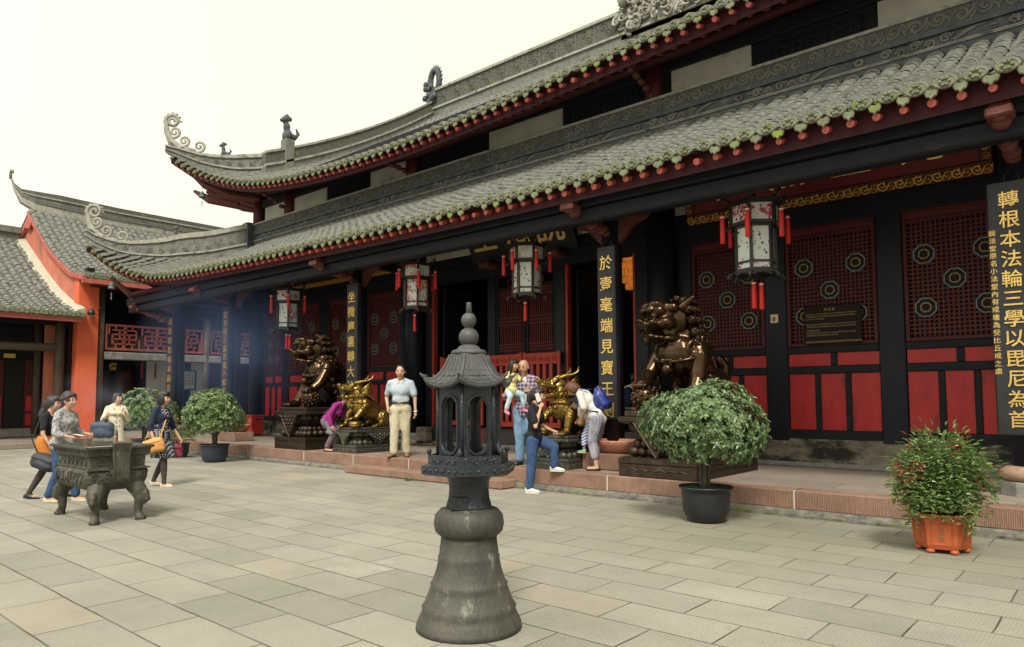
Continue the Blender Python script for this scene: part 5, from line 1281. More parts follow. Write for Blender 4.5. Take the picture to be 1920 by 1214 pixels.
mb.add(lathe([(.024, 2.06), (.019, 2.13), (.017, 2.142), (.001, 2.143)], 14), 0, None, True); mb.build('finial', [M['irongrey']] if 'irongrey' in M else [mat('grey_iron_finial', (.045, .047, .048), (.095, .096, .094), .55, metal=.2, scale=6, bump=.4, bscale=60)], lp, True)

for ch_ in lp.children:
    k_ = ch_.name.split('.')[0]
    q = {'base': .955, 'bulb_ring': .94, 'stem': .95, 'tray': .88, 'rail': .88, 'knob': .88, 'lamp_body': .84, 'lamp_roof': .825, 'finial': .9}[k_]
    ch_.scale = (q, q, 1)

# ================================================================ bronze incense burner
ib = thing('incense_burner', 'rectangular weathered bronze incense burner on four curved legs', 'incense burner', (-10.05, 3.49, 0))
M['burner'] = mat('weathered_burner', (.032, .032, .027), (.10, .094, .07), .6, metal=.25, scale=5, bump=.5, bscale=38, c3=(.26, .235, .17), c3amt=.12, c3scale=3.4)
def rrect(hx_, hy, z, c=.05, n=3):
    out = []
    for sx, sy, a0 in ((1, 1, 0), (-1, 1, PI / 2), (-1, -1, PI), (1, -1, 1.5 * PI)):
        for i in range(n + 1): a = a0 + PI / 2 * i / n; out.append((sx * (hx_ - c) + c * math.cos(a), sy * (hy - c) + c * math.sin(a), z))
    return out
mb = MB()
mb.add(loft([rrect(.55, .20, .375, .1), rrect(.66, .285, .395, .12), rrect(.735, .335, .435, .13), rrect(.775, .362, .49, .14), rrect(.787, .371, .545, .14), rrect(.778, .365, .595, .13), rrect(.755, .35, .625, .10), rrect(.72, .325, .645, .06), rrect(.735, .335, .655, .03), rrect(.735, .335, .665, .02), rrect(.715, .318, .67, .015), rrect(.73, .325, .79, .015),
             rrect(.75, .338, .80, .015), rrect(.775, .36, .81, .015), rrect(.795, .37, .885, .015), rrect(.83, .40, .90, .015), rrect(.83, .40, .925, .015), rrect(.78, .36, .925, .015), rrect(.74, .32, .86, .015)], True), 0, None, False)
mb.add(tube([(-.62, -.4, .675), (-.1, -.405, .672), (-.1, -.345, .66)], .001, 4))
for sx in (-1, 1):   # low ledges on the short sides
    for sy in (-1, 1): mb.add(bbox(min(sx * .70, sx * .80), max(sx * .70, sx * .80), min(sy * .12, sy * .36), max(sy * .12, sy * .36), .635, .655, .004))
body = mb.build('body', [M['burner']], ib, True)
mb = MB()   # relief: key fret, scrolls, four characters
for sy in (-1, 1):
    for i in range(14):
        x = -.70 + .105 * i; y = sy * .368
        for q in ((x, x + .075, .865, .872), (x, x + .008, .83, .865), (x + .067, x + .075, .845, .865), (x + .025, x + .075, .83, .838), (x + .025, x + .033, .838, .855)): mb.add(box(q[0], q[1], min(y, y + sy * .008), max(y, y + sy * .008), q[2], q[3]))
    for i in range(7):
        P = spiral((-.58 + .19 * i, .73), .05, .01, PI * i, 1.4 * (-1) ** i, 12); mb.add(tube([(p[0], sy * .327, p[1]) for p in P], .009, 5), 0, None, True)
    for i in range(5):
        P = spiral((.28 + .08 * i, .545 + .03 * (-1) ** i), .05, .01, PI * i, 1.2, 10); mb.add(tube([(p[0], sy * .372, p[1]) for p in P], .010, 5), 0, None, True)
for sx in (-1, 1):
    for i in range(6):
        y = -.30 + .105 * i; x = sx * .793
        for q in ((y, y + .075, .865, .872), (y, y + .008, .83, .865), (y + .067, y + .075, .845, .865), (y + .025, y + .075, .83, .838)): mb.add(box(min(x, x + sx * .008), max(x, x + sx * .008), q[0], q[1], q[2], q[3]))
    for c in (-.21, .21):
        for i in range(3): P = spiral((c - .07 + .07 * i, .54 + .025 * (-1) ** i), .045, .008, PI * i, 1.3, 12); mb.add(tube([(sx * .786, p[0], p[1]) for p in P], .009, 5), 0, None, True)
        P = spiral((c, .73), .05, .01, 0, 1.5, 12); mb.add(tube([(sx * .728, p[0], p[1]) for p in P], .008, 5), 0, None, True)
write(mb, '參理現公', (-.50, -.368, .545), (1, 0, 0), (0, 0, 1), .15, .22, down=False, depth=.06, bev=.02); mb.build('relief', [M['burner']], body, True); body.scale = (.78, 1.0, 1)
mb = MB(); mb.add(box(-.565, .565, -.31, .31, .80, .862)); mb.build('ash_bed', [mat('incense_ash', (.22, .21, .19), (.34, .32, .29), .95, scale=12, bump=.8)], ib, True)
for sx in (-1, 1):
    for sy in (-1, 1):
        P = [(.53 * sx, .20 * sy, .46), (.60 * sx, .25 * sy, .36), (.63 * sx, .265 * sy, .28), (.61 * sx, .25 * sy, .20), (.60 * sx, .245 * sy, .11), (.62 * sx, .255 * sy, .05), (.635 * sx, .26 * sy, .025), (.62 * sx, .25 * sy, 0)]
        g = MB(); 
        for i in range(len(P) - 1): rr = (.115, .10, .082, .058, .048, .05, .063, .05); g.add(cap2(P[i], P[i + 1], rr[i], rr[i + 1], 10))
        o = np.array(P[2])
        for dx, dz, r_ in ((.06, .03, .045), (.075, -.02, .04), (.05, .075, .035), (.04, -.06, .035)): g.add(ell(o + np.array((sx * dx, sy * dx * .7, dz)), r_, 8, 6))
        for q in (-.04, .04): g.add(ell(o + np.array((sx * .055 - sy * q * .5, sy * .05 + sx * q * .5, .055)), .025, 8, 6))
        for q in (-.03, 0, .03): g.add(ell((P[6][0] + sx * .035 - sy * q * .6, P[6][1] + sy * .035 + sx * q * .6, .022), .024, 8, 6))
        v, f = vox(g, .014, 3); mb = MB(); v[:, 2] = np.maximum(v[:, 2], 0); mb.add((v, f), 0, None, True); mb.build('leg', [M['burner']], ib, True).scale = (.95, 1.0, 1)
for sx in (-1, 1):
    pr = [(.77, .49), (.82, .485), (.865, .53), (.875, .62), (.86, .74), (.865, .86), (.90, .965), (.86, .97), (.825, .875), (.82, .74), (.835, .63), (.815, .56), (.77, .55)]
    wd = [.095, .10, .105, .108, .11, .118, .14, .14, .118, .11, .108, .102, .095]
    mb = MB(); L0 = [(sx * p[0], -w_, p[1]) for p, w_ in zip(pr, wd)]; L1 = [(sx * p[0], w_, p[1]) for p, w_ in zip(pr, wd)]
    mb.add(loft([L0, L1], True))
    for i in range(7): p = pr[i]; 
    for y in (-1, 1): mb.add(tube([(sx * (p[0] + .006), y * (w_ - .008), p[1]) for p, w_ in zip(pr[:7], wd[:7])], .008, 5), 0, None, True)
    mb.build('handle', [M['burner']], ib, True).scale = (.79, .82, 1)
M['incense'] = mat('incense_stick', (.25, .10, .05), (.34, .16, .08), .8)
for i, (x, y, h, r_) in enumerate(((-9.9, 3.60, .16, .018), (-10.45, 3.42, .2, .004), (-10.5, 3.46, .19, .004), (-10.4, 3.5, .21, .004))):
    s_ = thing('incense_stick', 'thick brown incense bundle standing in the burner' if i == 0 else 'thin incense stick burning at the left of the burner', 'incense', (x, y, .862), group=None if i == 0 else 'thin incense sticks')
    mb = MB(); mb.add(cyl((x, y, .85), r_, h, 8), 0); mb.add(ell((x, y, .85 + h), (r_ * 1.1, r_ * 1.1, r_), 8, 6), 1); mb.build('stick', [M['incense'], M['stone_g']], s_)

# ================================================================ small things on and round the hall
bn = thing('donation_bin', 'small red metal bin on short feet at the left end of the terrace', 'bin', (-20.95, 11.7, TZ))
M['binred'] = mat('bin_red', (.50, .03, .02), (.60, .055, .035), .4, scale=5, c3=(.3, .03, .02), c3amt=.05)
mb = MB(); mb.add(bbox(-21.22, -20.78, 11.50, 11.90, TZ + .06, TZ + .62, .015)); mb.add(bbox(-21.25, -20.75, 11.47, 11.93, TZ + .62, TZ + .66, .012)); mb.add(bbox(-21.23, -20.77, 11.49, 11.5, TZ + .33, TZ + .35, .003)); mb.build('body', [M['binred']], bn)
for x in (-21.2, -20.84):
    for y in (11.52, 11.84): mb = MB(); mb.add(box(x, x + .04, y, y + .04, TZ, TZ + .06)); mb.build('foot', [M['binred']], bn)
mb = MB(); mb.add(box(-20.779, -20.775, 11.62, 11.80, TZ + .50, TZ + .55)); mb.build('slot', [M['dark']], bn)
mb = MB()
for k, ch in enumerate('功德'): mb.add(glyph(ch, .01, .0), 0, frame((-21.1 + .2 * k, 11.496, TZ + .48), (.12, 0, 0), (0, 0, .12), (0, -.12, 0)))
mb.build('lettering', [mat('bin_lettering', (.7, .4, .3), None, .5)], bn)

ip = thing('information_board', 'dark brown information board with gilt text and key-pattern edge, fixed over the middle right window', 'information board', (-3.66, 12.2, 2.36))
mb = MB(); mb.add(bbox(-4.10, -3.21, 12.17, 12.215, 2.36, 2.99, .008)); mb.build('board', [mat('board_brown', (.016, .010, .008), (.024, .015, .011), .65, spec=.15)], ip)
mb = MB(); write(mb, '說法堂', (-3.75, 12.168, 2.92), (1, 0, 0), (0, 0, 1), .05, .06, down=False, depth=.02, bev=.0)
for r_, s_ in ((2.85, '說法堂原名小法堂內有戒壇為受比丘戒之處轉根本法輪三學以毘尼'), (2.81, '於壹毫端見寶王剎坐微塵裏轉大法輪證菩提正道吾我乃假名演權實'), (2.77, '說法堂原名小法堂內有戒'), (2.68, '轉根本法輪三學以毘尼為首說法堂原名小法堂內有戒壇為受比丘戒'), (2.64, '於壹毫端見寶王剎坐微塵裏轉大法輪證菩提正道吾我乃假名演權實'), (2.58, '演權實教極承嗣宣'), (2.54, '說法堂原名小法堂內有戒壇為受比丘戒之處轉根本法輪三學以毘尼'), (2.50, '於壹毫端見寶王剎坐微塵裏轉大法輪證菩提')):
    write(mb, s_, (-4.05, 12.168, r_), (1, 0, 0), (0, 0, 1), .024, .0265, down=False, depth=.01, bev=0)
for i in range(22):
    x = -4.08 + .04 * i
    for q in ((x, x + .03, 2.40, 2.404), (x, x + .004, 2.375, 2.40), (x + .012, x + .04, 2.375, 2.379), (x + .026, x + .03, 2.385, 2.40)): mb.add(box(q[0], q[1], 12.163, 12.169, q[2], q[3]))
mb.build('lettering', [mat('board_gilt', (.34, .25, .11), (.42, .31, .14), .5)], ip)

fa = thing('alarm_box', 'small cream alarm box with red button on the black post right of the right lion', 'alarm box', (-4.61, 12.22, 2.76))
mb = MB(); mb.add(bbox(-4.675, -4.545, 12.19, 12.238, 2.76, 2.91, .008)); mb.build('casing', [mat('alarm_cream', (.55, .50, .36), None, .5)], fa)
mb = MB(); mb.add(ell((-4.61, 12.188, 2.825), (.028, .012, .04), 12, 8), 0, None, True); mb.build('button', [M['binred']], fa)

cc = thing('security_camera', 'black dome security camera on a bracket on the orange pier', 'security camera', (-27.4, 9.05, 4.5))
mb = MB(); mb.add(tube([(-27.5, 9.3, 4.72), (-27.38, 9.3, 4.72), (-27.36, 8.98, 4.72)], .02, 6)); mb.add(tube([(-27.36, 8.98, 4.72), (-27.33, 9.0, 4.64)], .02, 6)); mb.build('arm', [M['board_r']], cc)
mb = MB(); mb.add(lathe([(.02, .14), (.06, .12), (.10, .05), (.125, -.02), (.12, -.06), (.10, -.07)], 20, (-27.33, 9.02, 4.52)), 0, None, True); mb.build('housing', [M['lanternblack']], cc)
mb = MB(); mb.add(ell((-27.33, 9.02, 4.45), (.085, .085, .09), 14, 10), 0, None, True); mb.build('lens', [mat('camera_lens', (.22, .22, .21), (.34, .34, .32), .15)], cc)

def bell(p, s, label):
    t = thing('wind_bell', label, 'wind bell', p)
    mb = MB(); x, y, z = p
    mb.add(lathe([(.0, .17), (.03, .165), (.055, .14), (.068, .08), (.075, .02), (.095, 0), (.085, -.005), (.06, .02)], 16, (0, 0, 0), cap=False), 0, T(x, y, z) @ Matrix.Scale(s, 4), True); mb.build('bell', [mat('bell_patina', (.05, .075, .065), (.10, .125, .10), .6, metal=.4, scale=14)], t)
    mb = MB(); mb.add(tube([(x, y, z + .16 * s), (x, y, z + .42 * s)], .008, 5)); mb.add(tube([(x, y, z + .05), (x, y, z - .1 * s)], .005, 5)); mb.build('chain', [M['iron']], t)
    mb = MB(); mb.add(prism([(-.03, -.12), (0, -.09), (.03, -.13), (.012, -.2), (.035, -.25), (0, -.225), (-.035, -.25), (-.012, -.2)], -.006, .006), 0, T(x, y, z) @ Rz(rad(-40)) @ Matrix.Scale(s, 4)); mb.build('clapper_fish', [M['stone_g']], t)
bell((-24.2, 8.55, 4.98), 1.35, 'green bell with a small fish clapper under the lower roof corner')
bell((-22.25, 10.45, 7.95), 1.15, 'dark bell with fish clapper hanging against the sky under the upper roof corner')

for x, lab in ((-5.94, 'grey floodlight fixed below the beam right of the doorway'), (-14.85, 'grey floodlight fixed below the beam left of the doorway')):
    fl = thing('floodlight', lab, 'floodlight', (x, 10.25, 4.72))
    mb = MB(); Mx = T(x, 10.22, 4.72) @ Rx(rad(-35)); mb.add(bbox(-.19, .19, -.03, .07, -.16, .16, .015), 0, Mx); mb.add(bbox(-.16, .16, -.042, -.031, -.13, .13, .003), 1, Mx); mb.add(box(-.02, .02, .05, .2, -.02, .02), 0, Mx); mb.build('lamp', [M['black'], mat('floodlight_glass', (.30, .30, .27), (.38, .38, .34), .2)], fl)

ch = thing('gilt_chandelier', 'lit tiered gold lotus lamp hanging inside the dark doorway', 'chandelier', (-8.8, 14.5, 4.0))
M['lampgold'] = mat('lit_gold', (.45, .2, .03), (.75, .40, .08), .3, metal=.7, scale=30, bump=.5, bscale=60, emit=(1, .33, .05), estr=.10)
mb = MB()
for z, r_, n in ((4.80, .22, 14), (4.62, .27, 16), (4.44, .29, 18), (4.26, .24, 16), (4.10, .16, 12)):
    mb.add(lathe([(r_ * .8, -.05), (r_, 0), (r_ * .9, .05)], 20, (-8.8, 14.5, z)), 0, None, True)
    for k in range(n): a = 2 * PI * k / n; mb.add(ell((-8.8 + r_ * math.cos(a), 14.5 + r_ * math.sin(a), z), (.035, .035, .07), 6, 5), 0, None, True)
mb.add(cyl((-8.8, 14.5, 4.1), .08, 1.2, 10)); mb.build('petal_tiers', [M['lampgold']], ch)
mb = MB(); mb.add(tube([(-8.8, 14.5, 5.2), (-8.8, 14.5, 7.2)], .015, 6)); mb.build('chain', [M['iron']], ch)
hs_ = thing('verse_board', 'dark board of small white characters standing inside the open doorway', 'verse board', (-9.5, 14.2, 1.5))
mb = MB(); mb.add(bbox(-10.05, -9.15, 14.2, 14.25, 1.2, 3.4, .01)); mb.build('board', [M['black']], hs_)
mb = MB()
for k, s_ in enumerate(('於壹毫端見寶王剎坐微塵裏', '轉大法輪證菩提正道吾我乃', '假名演權實教極承嗣宣轉根', '本法輪三學以毘尼為首說法')): write(mb, s_, (-9.3 - .2 * k, 14.197, 3.2), (1, 0, 0), (0, 0, 1), .09, .15, depth=.01, bev=0)
mb.build('lettering', [M['paper']], hs_)

# terracotta basins on sandstone blocks
M['terra'] = mat('terracotta', (.33, .135, .085), (.43, .20, .13), .8, scale=6, bump=.3, c3=(.22, .12, .09), c3amt=.15)
def basin(x, y, s, label):
    t = thing('terracotta_basin', label, 'basin', (x, y, TZ))
    mb = MB(); mb.add(bbox(x - .42 * s, x + .42 * s, y - .28 * s, y + .28 * s, TZ, TZ + .24 * s, .015)); mb.build('stone_block', [M['curb']], t)
    mb = MB(); mb.add(lathe([(.30 * s, .24 * s), (.40 * s, .30 * s), (.46 * s, .40 * s), (.47 * s, .43 * s), (.43 * s, .43 * s), (.38 * s, .36 * s), (.2 * s, .33 * s)], 32, (x, y, TZ), sy=.7), 0, None, True)
    for k in range(24): a = 2 * PI * k / 24; mb.add(ell((x + .458 * s * math.cos(a), y + .32 * s * math.sin(a), TZ + .38 * s), .014 * s, 6, 4), 0, None, True)
    mb.build('bowl', [M['terra']], t)
basin(-19.0, 10.05, 1.05, 'terracotta basin on a sandstone block behind the left round shrub')
basin(-6.45, 10.0, 1.1, 'terracotta basin on a sandstone block between the woman with the backpack and the right lion')
# ================================================================ guardian lions and golden beasts
def pedestal(W_, D_, h0, h1, h2, h3, parent, mt, lotus=True):
    """base slab 0..h0, waist h0..h1, cornice h1..h2, top slab h2..h3; local coords"""
    mb = MB(); a, d = W_ / 2, D_ / 2
    mb.add(bbox(-a, a, -d, d, 0, h0 * .68, .012)); mb.add(bbox(-a - .005, a + .005, -d - .005, d + .005, h0 * .68 + .002, h0 - .02, .006)); mb.add(bbox(-a, a, -d, d, h0 - .02, h0, .008))
    p = .13
    mb.add(loft([[(-a + p, -d + p, h0), (a - p, -d + p, h0), (a - p, d - p, h0), (-a + p, d - p, h0)], [(-a + p * 1.9, -d + p * 1.9, (h0 + h1) / 2), (a - p * 1.9, -d + p * 1.9, (h0 + h1) / 2), (a - p * 1.9, d - p * 1.9, (h0 + h1) / 2), (-a + p * 1.9, d - p * 1.9, (h0 + h1) / 2)],
                  [(-a + p, -d + p, h1), (a - p, -d + p, h1), (a - p, d - p, h1), (-a + p, d - p, h1)]], True))
    mb.add(loft([[(-a + .1, -d + .1, h1 - .03), (a - .1, -d + .1, h1 - .03), (a - .1, d - .1, h1 - .03), (-a + .1, d - .1, h1 - .03)], [(-a, -d, h1), (a, -d, h1), (a, d, h1), (-a, d, h1)]], True))
    mb.add(bbox(-a, a, -d, d, h1 + .001, h2, .01)); mb.add(bbox(-a + .07, a - .07, -d + .07, d - .07, h2 + .001, h3, .012))
    pd = mb.build('pedestal', [mt], parent, True)
    mb = MB()   # lotus petals
    def row(z, off, n, sz, up):
        for sx, sy, L_ in ((0, -1, W_), (0, 1, W_), (1, 0, D_), (-1, 0, D_)):
            m = max(3, int(L_ / sz * n))
            for i in range(m):
                t = (i + .5) / m - .5
                c = (t * (L_ - 2 * off), sy * (d - off), z) if sy else (sx * (a - off), t * (L_ - 2 * off), z)
                r_ = (L_ / m * .48, .075, .075) if sy else (.075, L_ / m * .48, .075)
                mb.add(ell(c, r_, 9, 7), 0, None, True)
    hh = h1 - h0
    row(h0 + hh * .16, .13, 1, .17, 1); row(h1 - hh * .13, .14, 1, .19, -1); row(h0 + hh * .36, .19, 1, .15, 1)
    mb.build('lotus_petals', [mt], pd, True)
    for sx, sy, L_ in ((0, -1, W_), (0, 1, W_), (1, 0, D_), (-1, 0, D_)):
        mb = MB(); w_ = min(.40, L_ * .28)
        def P3(u, z, o): return (u, sy * (d + o), z) if sy else (sx * (a + o), u, z)
        tri = [(-w_, h1 + .01), (w_, h1 + .01), (0, h0 + .005)]
        mb.add(loft([[P3(u, z, .005 if z > h1 else -.02) for u, z in tri], [P3(u, z, .025 if z > h1 else .004) for u, z in tri]], True))
        for i in range(5):
            for j in range(5 - i):
                u = (-w_ * .72 + w_ * .36 * (j + i / 2)); z = h1 - .05 - (h1 - h0 - .12) * i / 5
                q = (z - h0) / (h1 - h0); mb.add(ell(P3(u, z, .02 * q + .008), (.03, .03, .03), 6, 4), 0, None, True)
        for q0, q1 in (((-w_, h1), (0, h0 + .01)), ((w_, h1), (0, h0 + .01))): mb.add(tube([P3(q0[0], q0[1], .03), P3(q1[0], q1[1], .006)], .014, 5))
        mb.build('hanging_panel', [mt], pd, True)
        # wave line along the base slab
        mb = MB(); P = []
        n = 40
        for i in range(n): 
            t = i / (n - 1) - .5; ph = t * L_ * 16; P.append(P3(t * L_ * .8, h0 * .30 + .035 * abs(math.sin(ph)) ** .7 * (1 if abs(t) < .45 else .4), .004))
        mb.add(tube(P, .008, 5)); mb.build('wave_relief', [mt], pd, True)
    return pd

A3_ = lambda *p: np.array(p, float)
def lion(x, y, label, ball_side, head_turn):
    t = thing('bronze_lion', label, 'lion statue', (x, y, TZ), 0, 'bronze guardian lions')
    pedestal(1.27, 2.12, .28, .80, .88, .965, t, M['bronzeped'])
    z0 = .96; mb = MB(); V = lambda p: (p[0], p[1], p[2] + z0)
    C = lambda a, b, ra, rb: mb.add(cap2(V(a), V(b), ra, rb, 14))
    E_ = lambda c, r, R=None: mb.add(ell(V(c), r, 14, 10, R))
    C((0, .42, .38), (0, -.12, .92), .33, .34); E_((0, -.36, .84), (.35, .25, .33)); E_((0, .05, .7), (.30, .34, .36)); E_((0, -.15, 1.1), (.34, .32, .30))
    for s in (-1, 1):
        E_((s * .27, .42, .33), (.20, .36, .33)); C((s * .36, .55, .16), (s * .40, .12, .09), .15, .10); E_((s * .41, .02, .075), (.12, .17, .08))
        for k in (-.07, 0, .07): E_((s * .41 + k, -.11, .055), (.045, .06, .05))
        E_((s * .32, -.22, .86), (.16, .22, .26))
        if s == ball_side:
            C((s * .34, -.32, .82), (s * .39, -.52, .56), .155, .125); C((s * .39, -.52, .56), (s * .36, -.70, .42), .125, .10); E_((s * .35, -.76, .42), (.13, .14, .075))
            for k in (-.09, -.03, .03, .09): E_((s * .35 + k, -.87, .38), (.036, .065, .05)); 
        else:
            C((s * .34, -.30, .82), (s * .36, -.42, .46), .165, .125); C((s * .36, -.42, .46), (s * .37, -.62, .12), .125, .105); E_((s * .37, -.72, .08), (.145, .19, .09))
            for k in (-.1, -.035, .035, .1): E_((s * .37 + k, -.89, .06), (.04, .07, .058))
    # head in its own turned frame
    Hm = T(0, -.22, z0 + 1.30) @ Rz(head_turn)
    h = lambda c, r: mb.add(ell(c, r, 14, 10), 0, Hm)
    hc = lambda a, b, ra, rb: mb.add(cap2(a, b, ra, rb, 12), 0, Hm)
    h((0, -.10, .08), (.30, .31, .28)); h((0, -.32, .14), (.26, .24, .20)); h((0, -.50, -.01), (.20, .22, .10)); h((0, -.64, -.01), (.165, .10, .08))
    h((0, -.42, -.19), (.18, .20, .06)); h((0, -.55, -.17), (.14, .09, .055)); h((0, -.71, .055), (.10, .06, .06)); h((0, -.24, -.12), (.22, .16, .16)); h((0, -.60, -.24), (.06, .05, .07))
    for s in (-1, 1):
        h((s * .07, -.715, .04), (.05, .045, .04)); hc((s * .05, -.44, .27), (s * .27, -.28, .25), .07, .075); h((s * .14, -.45, .20), (.12, .12, .10)); h((s * .11, -.46, .30), (.14, .16, .085)); h((s * .10, -.58, .22), (.10, .08, .06)); h((s * .15, -.545, .125), (.058, .05, .045)); h((s * .23, -.36, .02), (.09, .14, .10))
        hc((s * .17, -.60, .03), (s * .24, -.36, -.03), .045, .05); hc((s * .27, -.12, .26), (s * .40, -.02, .40), .075, .03); h((s * .20, -.28, -.21), (.07, .16, .05)); h((s * .11, -.66, -.085), (.02, .02, .045)); h((s * .10, -.64, -.14), (.018, .018, .04))
    v, f = vox(mb, .017, 3); mb = MB(); mb.add((v, f), 0, None, True); body = mb.build('body', [M['bronze']], t, True)
    # mane of snail curls
    mb = MB()
    for (zz, rr, n, a0, a1, rb) in ((.40, .13, 6, -.9 * PI, .9 * PI, .075), (.35, .24, 11, -.66 * PI, .66 * PI, .082), (.22, .325, 12, -.58 * PI, .58 * PI, .088), (.06, .365, 11, -.54 * PI, .54 * PI, .095), (-.12, .38, 10, -.5 * PI, .5 * PI, .10), (-.30, .365, 9, -.5 * PI, .5 * PI, .105)):
        for i in range(n):
            a = a0 + (a1 - a0) * (i + .5) / n + PI / 2
            c = np.array((rr * math.cos(a) * .95, -.02 + rr * math.sin(a), zz)); nrm = np.array((math.cos(a), math.sin(a), .25)); nrm /= np.linalg.norm(nrm)
            rb *= .82; c = c * A3_(.95, .95, 1); mb.add(ell(c, rb, 9, 7), 0, Hm, True)
            u = np.cross(nrm, (0, 0, 1)); u /= np.linalg.norm(u); w_ = np.cross(u, nrm)
            P = [tuple(c + nrm * (rb * (.72 + .035 * k)) + (u * math.cos(k * .85) + w_ * math.sin(k * .85)) * rb * .72 * (1 - k / 13)) for k in range(12)]
            mb.add(tube(P, [rb * .22] * 11 + [rb * .1], 5), 0, Hm, True)
    for s in (-1, 1):   # big side volutes behind the jaw
        for (cy, cz, r0) in ((.02, -.40, .17), (.16, -.24, .13)):
            P = spiral((cy, cz), r0, .02, 0, 1.7, 22)
            mb.add(tube([(s * (.34 + .03 * i / 22), p[0], p[1]) for i, p in enumerate(P)], [.055 * (1 - .5 * i / 22) for i in range(22)], 7), 0, Hm, True)
    mb.build('mane', [M['bronze']], body, True)
    mb = MB()   # strap, bell, spine curls, tail
    P = [(.42 * math.sin(a), -.18 - .44 * math.cos(a), z0 + .74 + .30 * (1 - math.cos(a)) * .5) for a in np.linspace(-2.0, 2.0, 24)]
    mb.add(tube(P, [.045] * 24, 8, flat=.6), 0, None, True)
    for p in P[::2]: mb.add(ell(p, (.04, .05, .055), 7, 5), 0, None, True)
    mb.build('collar', [M['bronze']], body, True)
    mb = MB(); mb.add(ell((0, -.68, z0 + .62), (.085, .085, .09), 14, 10), 0, None, True); mb.add(tube([(-.05, -.66, z0 + .68), (-.04, -.67, z0 + .76), (.04, -.67, z0 + .76), (.05, -.66, z0 + .68)], .015, 6)); mb.add(tube([(-.085, -.68, z0 + .60), (0, -.765, z0 + .60), (.085, -.68, z0 + .60)], .012, 5)); mb.build('bell', [M['bronze']], body, True)
    mb = MB()
    for i in range(5): mb.add(ell((0, .30 + .12 * i, z0 + 1.0 - .13 * i), (.10, .09, .09), 8, 6), 0, None, True)
    mb.build('spine_crest', [M['bronze']], body, True); mb = MB()
    for s in (-1, 0, 1):
        P = [(s * .10, .75, z0 + .25), (s * .16, .92, z0 + .45), (s * .18, .92, z0 + .72), (s * .12, .82, z0 + .88)]; mb.add(tube(P, [.09, .11, .09, .04], 8), 0, None, True)
    mb.build('tail', [M['bronze']], body, True)
    for s in (-1, 1):
        mb = MB()
        for i in range(5): 
            p = (s * .37, -.22 + .05 * i, z0 + .78 - .14 * i); q = spiral((p[1], p[2]), .065, .012, i, 1.4, 12); mb.add(tube([(s * (.43 + .012 * k / 12), a[0], a[1]) for k, a in enumerate(q)], .024, 6), 0, None, True)
        mb.build('leg_curls', [M['bronze']], body, True)
    mb = MB(); c = np.array((ball_side * .35, -.74, z0 + .20)); mb.add(ell(c, .20, 20, 14), 0, None, True)
    for k in range(60):
        a = k * 2.399963; zz = 1 - 2 * (k + .5) / 60; r_ = math.sqrt(1 - zz * zz); mb.add(ell(c + .195 * np.array((r_ * math.cos(a), r_ * math.sin(a), zz)), .034, 6, 5), 0, None, True)
    mb.build('ball', [M['bronze']], t, True)
lion(-5.21, 10.19, 'dark bronze lion on a pedestal, partly hidden by the large round shrub', -1, rad(-32))
lion(-14.8, 10.19, 'dark bronze lion on a lotus pedestal at left, behind the woman in purple', 1, rad(-20))

